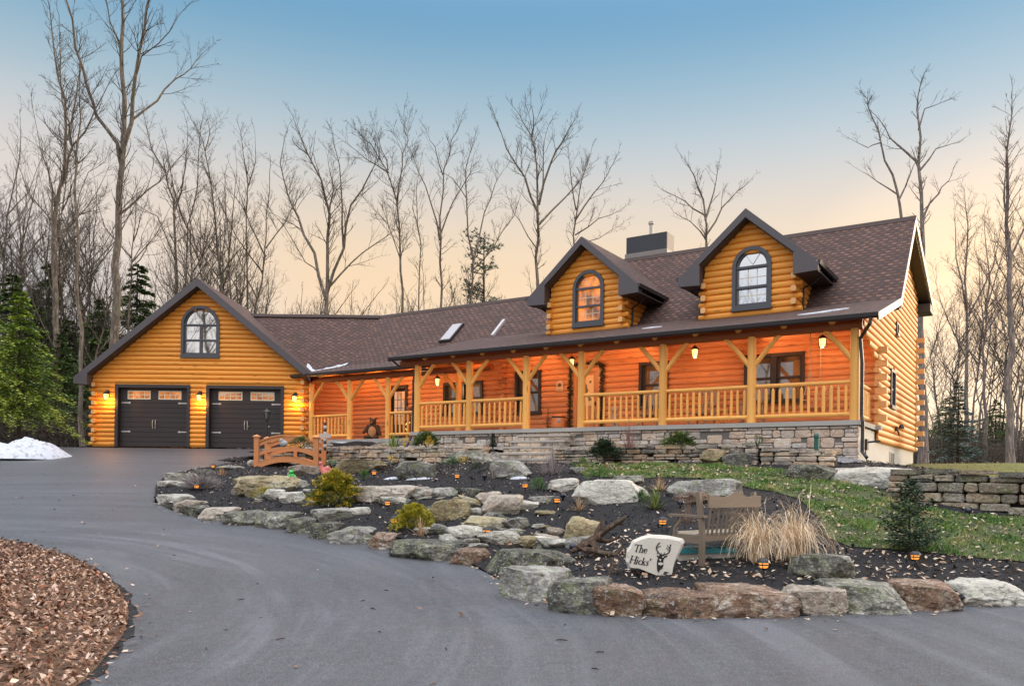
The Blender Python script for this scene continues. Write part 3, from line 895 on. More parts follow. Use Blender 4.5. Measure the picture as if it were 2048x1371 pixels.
# ---- dormers -----------------------------------------------------------------------
ZD = 9.66
def dormer(c, lit):
    hw = 1.37; ov = -.42; eh = 2.03
    sl = .885
    mb = MB(HOUSE)
    def sp(z):
        h = (ZD - .05 - z - COURSE / 2) / sl
        h = min(h, hw)
        return (c - h, c + h) if h > .08 else None
    wc = c + .09; whw = .585; wz0, wzt = 6.76, 8.61
    logs(mb, 6.53, 9.5, sp, [arch_hole(wc, whw - .03, wz0 + .02, wzt - .03)], 0, .06)
    mb.box((c - hw, .002, 6.3), (wc - whw + .05, .14, 7.95), .5); mb.box((wc + whw - .05, .002, 6.3), (c + hw, .14, 7.95), .5)
    mb.prism([(c - hw, 7.952), (wc - whw + .06, 7.952), (wc - .35, 8.50), (wc, 8.60), (wc + .35, 8.50), (wc + whw - .06, 7.952), (c + hw, 7.952), (c, 9.15)], .003, .13, 1)
    mb.box((c - hw, .002, 6.3), (c + hw, .14, 6.80), .5)
    d = mb.build('dormer', [LOG], house)
    for sg in (-1, 1):
        mb = MB(HOUSE @ M4(((0, -sg, 0, c + sg * hw), (sg, 0, 0, 0), (0, 0, 1, 0), (0, 0, 0, 1))))
        if sg > 0: logs(mb, 6.53, 8.05, lambda z: (.05, 2.2), (), 0., .06)
        else: logs(mb, 6.53, 8.05, lambda z: (-2.2, -.05), (), 0., .06)
        mb.build('side_wall', [LOG], d)
    mb = MB(HOUSE)
    corner(mb, c - hw, -1, 6.53, 7.95, 0., .18, start=0, inset=.02)
    mb.build('log_corner', [LOG, LOGEND], d); mb = MB(HOUSE)
    corner(mb, c + hw, 1, 6.53, 7.95, 0., .18, start=0, inset=.02)
    mb.build('log_corner', [LOG, LOGEND], d)
    zl = ZD - sl * eh
    t1 = 3.85
    slab('dormer_roof', [[(c - eh, t1, zl), (c - eh, ov, zl), (c, ov, ZD), (c, t1, ZD)], [(c + eh, ov, zl), (c + eh, t1, zl), (c, t1, ZD), (c, ov, ZD)]], .08, HOUSE, d, SOFFIT)
    mb = MB(HOUSE)
    rake(mb, c, ZD, sl, c - eh, c + eh, ov - .045, .23, .045)
    for sg in (-1, 1):
        a = c + sg * (eh + .05); b = c + sg * (hw + .02)
        mb.prism([(a, zl - .30), (b, zl - .33), (b, zl + .30), (a, zl - .06)], ov - .05, ov + .02, 1)
    mb.build('barge_board', [FASCIA], d)
    mb = MB(HOUSE)
    for sg in (-1, 1):
        a = c + sg * (eh + .02); b = c + sg * (hw + .03)
        mb.prism([(a, zl - .30), (b, zl - .33), (b, zl + .30), (a, zl - .07)], ov + .021, -.06, 1)
        mb.prism([(a, zl - .24), (b, zl - .25), (b, zl - .29), (a, zl - .28)], -.059, 2.4, 1)
        mb.prism([(c, ZD - .25), (b, ZD - .25 - sl * abs(b - c)), (b, ZD - .29 - sl * abs(b - c)), (c, ZD - .29)], ov + .022, .02, 1)
    mb.build('soffit', [SOFFIT], d)
    for sg in (-1, 1):
        a = c + sg * (eh + .03); mb = MB(HOUSE)
        mb.prism([(a, zl - .02), (a, zl - .13), (a + sg * .07, zl - .13), (a + sg * .09, zl - .02)], ov - .04, 2.1, 1)
        mb.build('gutter', [TRIM], d)
    for sg in (-1, 1):
        a = c + sg * (eh - .05); mb = MB(HOUSE)
        mb.tube([(a, .35, zl - .10), (a, .35, zl - .27), (c + sg * (hw + .42), .45, zl - .42), (c + sg * (hw + .10), .5, zl - .55), (c + sg * (hw + .09), .5, 6.72)], .032, 8)
        mb.build('downspout', [TRIM], d)
    mu = []
    gx = [wc - .135, wc + .135]
    zr = wzt - whw - .02
    zm = (wz0 + zr) / 2 + .02
    for x in gx: mu.append((x - .011, x + .011, wz0 + .16, zm - .05)); mu.append((x - .011, x + .011, zm + .05, zr - .05))
    for z in ((wz0 + .16 + zm) / 2, (zm + zr) / 2): mu.append((wc - whw + .17, wc + whw - .17, z - .011, z + .011))
    arch_window(HOUSE, wc, whw, wz0, wzt, 0, LITPANE if lit else PANE, WINFR, [zr, zm], 1, .11, muntin=mu)
    return d
dormer(-9.07, True)
dormer(-3.58, False)

# ---- chimney, skylight, sun tube -----------------------------------------------------
mb = MB(HOUSE); mb.box((-9.62, 4.25, 9.4), (-7.98, 4.95, 10.88), .5)
ch = mb.build('chimney', [plain('chimney_metal', (.022, .024, .030), .5, .1)], house)
mb = MB(HOUSE); mb.box((-9.66, 4.21, 9.93), (-7.94, 4.99, 10.24), .5)
mb.build('flashing', [plain('flashing', (.20, .17, .155), .5, .1)], ch)
mb = MB(HOUSE); mb.box((-7.979, 4.26, 10.241), (-7.955, 4.94, 10.87), .5); mb.build('side_panel', [plain('weathered_chase', (.24, .20, .17), .6, .15)], ch)
mb = MB(HOUSE); mb.tube([(-8.75, 4.6, 10.87), (-8.75, 4.6, 11.36)], .07, 10); mb.tube([(-8.75, 4.6, 11.36), (-8.75, 4.6, 11.46)], .11, 10)
mb.build('flue_pipe', [plain('galvanised', (.45, .40, .36), .45, .1)], ch)
def on_wing(s, t, h=0.): return V((s, t, z_wing(t) + h))
mb = MB(HOUSE)
q = [on_wing(-16.9, 1.98), on_wing(-16.32, 1.98), on_wing(-16.32, 2.92), on_wing(-16.9, 2.92)]
h = V((0, -.06, .08))
mb.add(q + [p + h for p in q], [(4, 5, 6, 7), (0, 1, 5, 4), (1, 2, 6, 5), (2, 3, 7, 6), (3, 0, 4, 7)])
sk = mb.build('skylight', [TRIM], house)
mb = MB(HOUSE); mb.add([p + h * 1.15 + V((.05 * a, .045 * b, .04 * b)) for p, a, b in zip(q, (1, -1, -1, 1), (1, 1, -1, -1))], [(0, 1, 2, 3)])
mb.build('pane', [plain('skylight_glass', (.36, .335, .36), .12, .05)], sk)
mb = MB(HOUSE)
q = [on_wing(-14.34, 2.02), on_wing(-14.22, 2.02), on_wing(-14.22, 2.86), on_wing(-14.34, 2.86)]
mb.add(q + [p + h for p in q], [(4, 5, 6, 7), (0, 1, 5, 4), (1, 2, 6, 5), (2, 3, 7, 6), (3, 0, 4, 7)])
mb.build('skylight', [plain('narrow_skylight_metal', (.50, .46, .46), .3, .05)], house)

# ---- porch posts, beams, braces, railings ------------------------------------------------
def post(s, t, z0, z1, r=.115, both=(1, 1), bz=None):
    mb = MB(HOUSE)
    mb.tube([(s, t, z0), (s, t, (z0 + z1) / 2), (s, t, z1)], [r, r * .96, r * .92], 12)
    p = mb.build('porch_post', [POSTW], house)
    zb = z1 - .78 if bz is None else bz
    for sg, on in zip((-1, 1), both):
        if not on: continue
        mb = MB(HOUSE)
        mb.tube([(s + sg * .06, t, zb), (s + sg * .40, t, zb + .42), (s + sg * .74, t, zb + .80)], [.068, .065, .068], 8)
        mb.build('brace', [POSTW], p)
    return p
PT = -2.36
posts = [-14.42, -12.19, -9.95, -7.97, -5.32, -2.77, -.16]
for i, s_ in enumerate(posts):
    post(s_, PT, FL, 5.48, .125, (i > 0, i < len(posts) - 1))
BT = -.6
for i, s_ in enumerate((-21.55, -19.37, -17.34, -13.95)):
    post(s_, BT, 3.05 if i < 3 else FL, 5.42, .115, (i > 0, 1 if i < 3 else 0))
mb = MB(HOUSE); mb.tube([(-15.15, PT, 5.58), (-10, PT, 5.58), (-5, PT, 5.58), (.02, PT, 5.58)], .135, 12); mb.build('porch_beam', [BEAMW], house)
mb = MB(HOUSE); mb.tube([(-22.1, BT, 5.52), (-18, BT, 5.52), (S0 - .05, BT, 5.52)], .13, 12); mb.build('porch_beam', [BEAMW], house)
# round joist ends sticking out below the eave
mb = MB(HOUSE)
s_ = -14.0
while s_ < -.2:
    mb.tube([(s_, -.05, 6.12), (s_, PT - .17, 5.68), (s_, PT - .19, 5.67)], [.085, .085, .07], 10); s_ += 1.21
s_ = -20.9
while s_ < -15:
    mb.tube([(s_, 1.2, 6.12), (s_, BT - .19, 5.66), (s_, BT - .21, 5.655)], [.08, .08, .065], 10); s_ += 1.25
mb.build('rafter', [POSTW], house)

def railing(xf, a, b, t, z, n, end=.11):
    """local x from a to b"""
    mb = MB(xf)
    mb.tube([(a + end - .02, t, z + .99), ((a + b) / 2, t, z + .985), (b - end + .02, t, z + .99)], [.052, .056, .05], 10)
    mb.tube([(a + end - .02, t, z + .17), ((a + b) / 2, t, z + .172), (b - end + .02, t, z + .17)], [.055, .06, .055], 10)
    r = mb.build('railing', [POSTW], house)
    L = b - a - 2 * end
    for k in range(n):
        x = a + end + L * (k + .5) / n
        w = rng.uniform(.034, .047); dz = rng.uniform(-.012, .012); lean = rng.uniform(-.008, .008)
        m_ = MB(xf)
        m_.tube([(x, t, z + .215), (x, t, z + .27), (x + lean, t, z + .60), (x + lean, t, z + .85 + dz), (x + lean, t, z + .92 + dz)], [w * .8, w, w * .98, w * .95, w * .35], 8)
        m_.build('baluster', [POSTW], r)
railing(HOUSE, posts[0], posts[1], PT, FL, 10)
railing(HOUSE, posts[1], posts[2], PT, FL, 10)
railing(HOUSE, posts[3], posts[4], PT, FL, 13)
railing(HOUSE, posts[4], posts[5], PT, FL, 13)
railing(HOUSE, posts[5], posts[6], PT, FL, 13)
railing(GAB, PT, -.10, .16, FL, 10, .10)
railing(HOUSE, -21.55, -19.37, BT, 3.05, 10)
railing(HOUSE, -17.34, -15.72, BT, 3.05, 7, .10)

# downspouts of the porches
mb = MB(HOUSE)
mb.tube([(.28, TG - .06, 5.66), (.28, TG - .06, 5.50), (-.03, PT - .05, 5.22), (.02, PT - .06, 4.6), (.02, PT - .06, 3.28), (.10, -2.72, 3.10), (.10, -2.72, 2.35), (.22, -2.85, 2.2)], .045, 8)
mb.build('downspout', [TRIM], house)
mb = MB(HOUSE)
mb.tube([(-15.5, TBE - .06, 5.66), (-15.0, TBE - .1, 5.5), (-14.68, PT + .2, 5.3), (-14.64, PT + .02, 5.0), (-14.64, PT + .02, 3.1), (-14.64, -2.7, 2.6)], .04, 8)
mb.build('downspout', [TRIM], house); mb = MB(HOUSE)
mb.tube([(-15.45, -2.6, z_porch(-2.6) - .1), (-15.45, -2.2, 5.55), (-15.2, -1.2, 5.60)], .035, 8)
mb.build('downspout', [TRIM], house)
# floodlight and hose bib on the gable
mb = MB(GAB); mb.box((3.05, -.12, 3.18), (3.2, -.05, 3.32), .5); mb.tube([(3.12, -.12, 3.22), (3.12, -.18, 3.05)], .03, 8); mb.lathe((3.2, -.22, 3.30), [(.0, .08), (.06, .08), (.09, -.04), (.0, -.05)], 10)
mb.build('floodlight', [BLACK], house)
mb = MB(HOUSE); mb.box((-.03, -2.05, 2.42), (.10, -1.83, 2.70), .5); mb.tube([(.05, -1.9, 2.62), (.35, -1.7, 2.66)], .025, 8); mb.tube([(.05, -2.0, 2.42), (.1, -2.05, 2.1), (.05, -1.85, 2.05)], .015, 6)
mb.build('utility_box', [BLACK], house)
# ================================================================== THE LIE OF THE LAND
_gy = np.array([-60, 0, 4, 7, 10, 14, 19, 24, 29, 33.2, 36, 60, 400.])
_gz = np.array([-.3, -.05, -.01, .02, .09, .34, .79, 1.40, 2.08, 2.66, 2.70, 2.75, 3.2])
_yy = np.linspace(-60, 400, 4601); _zz = np.interp(_yy, _gy, _gz)
_k = np.hanning(25); _k /= _k.sum()
_zz = np.convolve(np.pad(_zz, 12, mode='edge'), _k, 'valid')
def g(y): return float(np.interp(y, _yy, _zz))
def on_drive(px, py):
    d = ray(px, py); lo, hi = 2., 60.
    for k in range(400):
        Y = 2. + k * .1
        P = at(px, py, Y)
        if P.z < g(Y): break
    return P
# garden surface through measured points (photo x, photo y, distance)
CTRL = [(1200, 1172, 10.35), (1300, 1165, 10.4), (1300, 1090, 12.3), (1300, 1020, 14.3), (1300, 962, 16.9), (1300, 930, 20.6),
        (1000, 1120, 12.6), (1000, 1060, 14.2), (1000, 1000, 16.4), (1000, 950, 19.4), (1000, 926, 23.4), (1120, 1000, 15.9), (1120, 940, 20.),
        (800, 1064, 14.4), (800, 1000, 16.9), (800, 952, 20.), (820, 927, 25.), (700, 930, 26.3), (700, 960, 20.2),
        (600, 1050, 15.6), (600, 1000, 18.2), (600, 955, 22.6), (655, 934, 26.2), (507, 932, 26.3), (580, 930, 27.2), (620, 900, 29.5),
        (400, 1000, 19.6), (400, 968, 22.), (500, 1030, 17.0), (500, 975, 20.8),
        (1500, 1175, 10.2), (1500, 1090, 12.2), (1500, 1010, 14.8), (1500, 955, 17.6), (1520, 934, 19.6),
        (1700, 1170, 10.4), (1700, 1090, 12.4), (1700, 1020, 14.8), (1700, 975, 17.0),
        (1850, 1160, 10.7), (1850, 1090, 12.5), (1850, 1030, 14.8), (2048, 1140, 11.2), (2048, 1080, 13), (2048, 1032, 14.7), (2200, 1120, 12.), (2200, 1030, 15.2)]
_P = [at(*c) for c in CTRL] + [on_drive(*q) + V((0, 0, dz)) for q, dz in (((312, 975), .10), ((330, 955), .06), ((372, 943), .05), ((425, 935), .05), ((470, 928), .06), ((500, 917), .08), ((309, 1004), .10), ((345, 1021), .12), ((445, 1043), .14), ((565, 1056), .16), ((710, 1082), .18), ((858, 1110), .20))] + [at(1650, 908, 20.3), at(1724, 926, 20.), at(1600, 912, 20.2), at(1770, 928, 22.), V((16, 14.5, .95)), V((16, 12.5, .5)), V((-4.2, 30.5, 2.5)), V((-8, 30.5, 2.35)), V((4., 23.2, 2.15))]
_xy = np.array([(p.x, p.y) for p in _P]); _zv = np.array([p.z for p in _P])
def _phi(r2): return .5 * r2 * np.log(r2 + 1e-9)
def _fit():
    d2 = ((_xy[:, None] - _xy[None]) ** 2).sum(-1)
    n = len(_xy); A = np.zeros((n + 3, n + 3))
    A[:n, :n] = _phi(d2) + np.eye(n) * .35
    A[:n, n] = 1; A[:n, n + 1:] = _xy; A[n, :n] = 1; A[n + 1:, :n] = _xy.T
    return np.linalg.solve(A, np.concatenate([_zv, [0, 0, 0]]))
_w = _fit()
def Hn(xy):
    xy = np.asarray(xy, dtype=float).reshape(-1, 2)
    d2 = ((xy[:, None] - _xy[None]) ** 2).sum(-1)
    return _phi(d2) @ _w[:-3] + _w[-3] + xy @ _w[-2:]
def H(x, y): return float(Hn([(x, y)])[0])
def hit(px, py, y0=5., y1=32.):
    """point of the garden seen at a photo position"""
    Ys = np.arange(y0, y1, .08)
    d = ray(px, py)
    P = np.array([(d.x * Y, Y) for Y in Ys])
    z = CAMH + d.z * Ys
    h = Hn(P)
    k = np.argmax(z < h) if (z < h).any() else len(Ys) - 1
    return V((P[k][0], P[k][1], h[k]))
TERR = 2.46          # planting strip on top of the dry stone wall
def hitz(px, py, z):
    d = ray(px, py); Y = (z - CAMH) / d.z
    return V((d.x * Y, Y, z))

def sheet(name, outline, zf, step, mat, uvs=1., edge_drop=0., inner=None):
    """surface filling an outline, following zf"""
    out = []
    n = len(outline)
    for i in range(n):
        a = V((outline[i][0], outline[i][1])); b = V((outline[(i + 1) % n][0], outline[(i + 1) % n][1]))
        m_ = max(1, int((b - a).length / step))
        for k in range(m_): out.append(a.lerp(b, k / m_))
    xs = [p.x for p in out]; ys = [p.y for p in out]
    pts = list(out)
    ox = np.array([(p.x, p.y) for p in out])
    gx, gy = np.meshgrid(np.arange(min(xs) + step * .5, max(xs), step), np.arange(min(ys) + step * .5, max(ys), step))
    P = np.stack([gx.ravel(), gy.ravel()], 1)
    P = P + (np.random.RandomState(3).rand(*P.shape) - .5) * step * .5
    ins = np.zeros(len(P), bool)
    j = len(ox) - 1
    for i in range(len(ox)):
        xi, yi = ox[i]; xj, yj = ox[j]
        c = ((yi > P[:, 1]) != (yj > P[:, 1])) & (P[:, 0] < (xj - xi) * (P[:, 1] - yi) / (yj - yi + 1e-12) + xi)
        ins ^= c; j = i
    P = P[ins]
    vs = pts + [V((p[0], p[1])) for p in P]
    r = delaunay_2d_cdt(vs, [], [tuple(range(len(pts)))], 1, 1e-5)
    vv, ff = r[0], r[2]
    z = zf(np.array([(p.x, p.y) for p in vv]))
    mb = MB()
    mb.add([V((p.x, p.y, zz)) for p, zz in zip(vv, z)], [tuple(f) for f in ff], [(p.x, p.y) for p in vv])
    o = mb.build(name, mat, None, True)
    me = o.data
    if me.polygons and sum(p.normal.z for p in me.polygons) < 0:
        me.flip_normals()
    return o
gn = lambda P: np.interp(P[:, 1], _yy, _zz)

# ---------------------------------------------------------------- ground materials
def asphalt():
    t = NT('asphalt')
    pos = t.node('NewGeometry').outputs['Position']
    rel = t.node('VectorMath', {0: pos, 1: (-10.5, 7.0, 0)}, operation='SUBTRACT').outputs[0]
    sp = t.node('SeparateXYZ', {0: rel})
    rad = t.math('SQRT', t.math('ADD', t.math('POWER', sp.outputs[0], 2.), t.math('POWER', sp.outputs[1], 2.)))
    ang = t.math('ARCTAN2', sp.outputs[1], sp.outputs[0])
    vec = t.node('CombineXYZ', {0: t.math('MULTIPLY', rad, 1.5), 1: t.math('MULTIPLY', ang, 1.6), 2: 0.}).outputs[0]
    tr = t.noise(vec, 1.0, 5, .65, .9)
    vec2 = t.node('CombineXYZ', {0: t.math('MULTIPLY', rad, 6.), 1: t.math('MULTIPLY', ang, 2.2), 2: 3.}).outputs[0]
    tr2 = t.noise(vec2, 1.0, 4, .65, 1.1)
    big = t.noise(pos, .35, 3)
    fine = t.noise(pos, 70, 3, .7)
    mid = t.noise(pos, 9, 4, .6)
    col = t.ramp(tr, [(.36, (.046, .047, .055)), (.54, (.068, .070, .081)), (.68, (.110, .113, .131))])
    col = t.mix(t.ramp(tr2, [(.58, 0.), (.76, .34)]), col, (.18, .185, .208))
    col = t.mix(t.ramp(big, [(.40, 0.), (.66, .38)]), col, (.036, .037, .043))
    col = t.mix(t.ramp(mid, [(.4, 0.), (.75, .25)]), col, (.16, .165, .178))
    col = t.mix(t.ramp(fine, [(.52, 0.), (.74, .50)]), col, (.38, .385, .40))
    col = t.mix(t.ramp(fine, [(.30, .60), (.45, 0.)]), col, (.035, .036, .040))
    spk2 = t.node('TexVoronoi', {'Vector': pos, 'Scale': 42.}).outputs['Distance']
    col = t.mix(t.ramp(spk2, [(.05, .75), (.16, 0.)]), col, (.30, .305, .34))
    sp3 = t.noise(pos, 24, 2, .6)
    col = t.mix(t.ramp(sp3, [(.26, .7), (.38, 0.)]), col, (.030, .030, .036))
    col = t.mix(t.ramp(t.noise(pos, .8, 5, .65), [(.50, 0.), (.68, .35)]), col, (.080, .074, .080))
    t.bump(fine, .5, .008)
    return t.done(col, .55)
ASPHALT = asphalt()
def soil(name, a, b, c, scale=14., bump=1.):
    t = NT(name); pos = t.node('NewGeometry').outputs['Position']
    v = t.node('TexVoronoi', {'Vector': t.node('Mapping', {'Vector': pos, 'Scale': (1, 1.6, 1)}).outputs[0], 'Scale': scale * 1.6})
    n = t.noise(pos, scale, 5, .7); big = t.noise(pos, 1.1, 3)
    col = t.ramp(n, [(.3, a), (.55, b), (.72, c)])
    col = t.mix(t.ramp(big, [(.4, 0.), (.7, .4)]), col, a)
    col = t.mix(t.ramp(v.outputs['Distance'], [(.0, .0), (.5, .5)]), col, a)
    t.bump(t.math('ADD', n, v.outputs['Distance']), bump, .05)
    return t.done(col, .95)
MULCH = soil('black_mulch', (.012, .011, .013), (.028, .025, .029), (.065, .058, .062), 17.)
TURF = soil('turf_soil', (.05, .065, .022), (.085, .105, .035), (.15, .13, .065), 9., .6)
LITTERG = soil('leaf_litter', (.10, .055, .032), (.22, .12, .07), (.36, .22, .14), 10.)
WOODG = soil('woodland_floor', (.035, .026, .018), (.075, .055, .038), (.13, .10, .07), 2.2)
YARD = soil('yard_grass', (.12, .125, .035), (.21, .20, .06), (.30, .26, .09), 5., .4)
def snowmat():
    t = NT('snow'); n = t.noise(t.obj(), 3.2, 6, .7); d = t.noise(t.obj(), 6, 6, .75)
    col = t.mix(n, (.52, .55, .63), (.72, .74, .80))
    col = t.mix(t.ramp(d, [(.52, 0.), (.66, .85)]), col, (.22, .19, .16))
    t.bump(t.math('ADD', n, d), .9, .05)
    return t.done(col, .75)
SNOWM = snowmat()
GRAVEL = soil('white_gravel', (.10, .10, .11), (.55, .56, .62), (.85, .86, .92), 12.)

# ---------------------------------------------------------------- outlines
EDGE_PX = [(309, 1004), (322, 1010), (345, 1021), (396, 1036), (445, 1043), (500, 1050), (565, 1056), (610, 1064), (655, 1072), (710, 1082), (770, 1093), (858, 1110), (896, 1119), (942, 1130), (981, 1150),
           (1010, 1168), (1050, 1188), (1090, 1204), (1173, 1223), (1276, 1231), (1437, 1234), (1598, 1233), (1694, 1227), (1819, 1219), (1932, 1211), (2060, 1202), (2300, 1188)]
EDGE = [on_drive(*p) for p in EDGE_PX]
BACK_PX = [(312, 975), (330, 955), (372, 943), (425, 935), (470, 928), (500, 917)]
BACK = [on_drive(*p) for p in BACK_PX]
tip = [(p.x, p.y) for p in EDGE]
backl = [(p.x, p.y) for p in BACK]
PORT = [(-10.2, 27.0), (-9.7, 30.), (-8.62, 33.0)]                    # asphalt edge from the bridge to the garage corner
bed_outline = tip + [(22, 14.8), (22, 16.2), (12.6, 17.2), (12.2, 19.0), (W(.6, .6).x, W(.6, .6).y), (W(-.2, .6).x, W(-.2, .6).y), (W(-.2, -2.3).x, W(-.2, -2.3).y), (W(-1.3, -2.3).x, W(-1.3, -2.3).y), (W(-1.3, -4.).x, W(-1.3, -4.).y), (W(-22.5, -4.2).x + .5, W(-22.5, -4.2).y - 2.), (W(-22.3, -.9).x, W(-22.3, -.9).y)] + PORT[::-1] + backl[::-1]
drv = [(-40, -8)] + [(40, -8), (40, 9.)] + [(EDGE[-1].x, EDGE[-1].y)] + [(p[0], p[1]) for p in tip[::-1]][1:] + backl + PORT + [(-8.5, 33.9), (-17.6, 33.9), (-19.5, 32.), (-20.5, 27.), (-22., 24.), (-40, 20)]
LEAF_PX = [(-160, 1062), (-60, 1070), (0, 1082), (60, 1093), (130, 1113), (190, 1143), (232, 1175), (254, 1210), (256, 1240), (243, 1275), (218, 1310), (190, 1341), (160, 1371), (90, 1430), (-60, 1500)]
LEAF = [on_drive(*p) for p in LEAF_PX]
_sm = []
for i in range(len(LEAF) - 1):
    p0_, p1_, p2_, p3_ = LEAF[max(0, i - 1)], LEAF[i], LEAF[i + 1], LEAF[min(len(LEAF) - 1, i + 2)]
    for k in range(4):
        u_ = k / 4; _sm.append(p1_ * 1. + (p2_ - p0_) * (.5 * u_) + (p0_ * 2 - p1_ * 5 + p2_ * 4 - p3_) * (.5 * u_ * u_) + (p1_ * 3 - p0_ - p2_ * 3 + p3_) * (.5 * u_ ** 3))
LEAF = _sm + [LEAF[-1]]
leaf_outline = [(p.x, p.y) for p in LEAF] + [(-14, 3.6), (-20, 8), (-18, 15.)]

# base terrain: woods, hidden under the near sheets, plus the yard on the right
def base_z(P):
    x, y = P[:, 0], P[:, 1]
    z = np.interp(y, _yy, _zz) - .25
    side = np.clip((x - 9.) / 4., 0, 1) * np.clip((y - 16.) / 5., 0, 1)
    z = z * (1 - side) + side * (1.70 + np.clip((y - 16.6) / 5., 0, 1) * .36 + np.clip((y - 21.) / 9., 0, 1) * .10)
    far = np.clip((y - 34.) / 10., 0, 1)
    z = np.where(y > 34, z + far * .22, z)
    left = np.clip((-x - 18.) / 4., 0, 1) * np.clip((y - 18) / 6., 0, 1)
    z = z + left * .27
    hill = np.clip((y - 62.) / 40., 0, 1); hill = hill * hill * (3 - 2 * hill)
    z = z + hill * (3.2 + 1.3 * np.sin(x * .05) + .7 * np.sin(x * .13 + 1))
    return z
def grid_sheet(name, xs, ys, zf, mat):
    X, Y = np.meshgrid(xs, ys); P = np.stack([X.ravel(), Y.ravel()], 1); z = zf(P)
    nx, ny = len(xs), len(ys)
    mb = MB()
    fs = [(j * nx + i, j * nx + i + 1, (j + 1) * nx + i + 1, (j + 1) * nx + i) for j in range(ny - 1) for i in range(nx - 1)]
    mb.add([V((p[0], p[1], zz)) for p, zz in zip(P, z)], fs, [tuple(p) for p in P])
    return mb.build(name, mat, None, True)
xs = np.concatenate([np.arange(-300, -60, 20.), np.arange(-60, 60, 1.5), np.arange(60, 301, 20.)])
ys = np.concatenate([np.arange(-120, -20, 10.), np.arange(-20, 45, 1.25), np.arange(45, 130, 4.), np.arange(130, 520, 30.)])
tag(grid_sheet('ground', xs, ys, base_z, WOODG), kind='structure')
# lawn behind and beside the house
yard = [(9.6, 19.8), (12.2, 17.6), (15, 16.9), (24, 16.2), (40, 18), (42, 40), (20, 41), (14.8, 37), (15.2, 30.5), (10.6, 22.5)]
def yard_z(P): return base_z(P) + .09
tag(sheet('yard', yard, yard_z, .8, YARD), kind='structure')
tag(sheet('driveway', drv, lambda P: gn(P) + 0., .7, ASPHALT), kind='structure')
tag(sheet('mulch_bed', bed_outline, lambda P: Hn(P), .28, MULCH), kind='structure')
def rim(P):
    ox = np.array(leaf_outline[:len(LEAF)])
    d = np.sqrt(((P[:, None] - ox[None]) ** 2).sum(-1)).min(1)
    return gn(P) + .012 + .16 * np.clip(d / 1.6, 0, 1)
tag(sheet('leaf_bed', leaf_outline, rim, .25, LITTERG), kind='structure')
EDGEM = soil('crumbled_asphalt_edge', (.020, .020, .023), (.038, .038, .042), (.07, .068, .07), 20.)
_lo = [V((p.x, p.y, 0)) for p in LEAF[:-3]]; strip_o = []; strip_i = []
for i, p in enumerate(_lo):
    t_ = (_lo[min(i + 1, len(_lo) - 1)] - _lo[max(i - 1, 0)]).normalized(); n_ = V((-t_.y, t_.x, 0)); w_ = .075 + .03 * sin(i * 1.3) + .02 * sin(i * 3.7)
    strip_o.append((p.x + n_.x * w_, p.y + n_.y * w_)); strip_i.append((p.x - n_.x * .15, p.y - n_.y * .15))
tag(sheet('driveway_edge', strip_o + strip_i[::-1], lambda P: gn(P) + .006, .12, EDGEM), kind='structure')
# lawn on the slope
LAWN_PX = [(1150, 932), (1240, 928), (1330, 927), (1450, 928), (1540, 938), (1640, 955), (1750, 978), (1840, 1010), (1900, 1028), (2048, 1036), (2420, 1042),
           (2420, 1120), (2048, 1127), (1960, 1118), (1860, 1106), (1780, 1100), (1700, 1095), (1650, 1075), (1640, 1040), (1600, 1000), (1550, 985), (1500, 978), (1400, 958), (1330, 955), (1270, 958), (1215, 955), (1165, 950)]
lawn = [hit(*p) for p in LAWN_PX]
lawn_outline = [(p.x, p.y) for p in lawn]
tag(sheet('lawn', lawn_outline, lambda P: Hn(P) + .015, .25, TURF), kind='structure')
# planting strip between dry wall and porch
DW = -4.15
def strip(s0, s1, t0, t1): return [(W(s0, t0).x, W(s0, t0).y), (W(s1, t0).x, W(s1, t0).y), (W(s1, t1).x, W(s1, t1).y), (W(s0, t1).x, W(s0, t1).y)]
def terr_z(P):
    d = (P - np.array([HN.x, HN.y])) @ np.array([HU.x, HU.y])
    return TERR - np.clip((d + 3.5) / 4., 0, 1) * .16 + .03 * np.sin(P[:, 0] * 5) * np.sin(P[:, 1] * 4)
tag(sheet('planting_strip', strip(-21.3, -10.2, DW + .1, -.8), terr_z, .4, MULCH), kind='structure')
tag(sheet('planting_strip', strip(-7.9, -1.0, DW + .1, -2.45), terr_z, .4, MULCH), kind='structure')

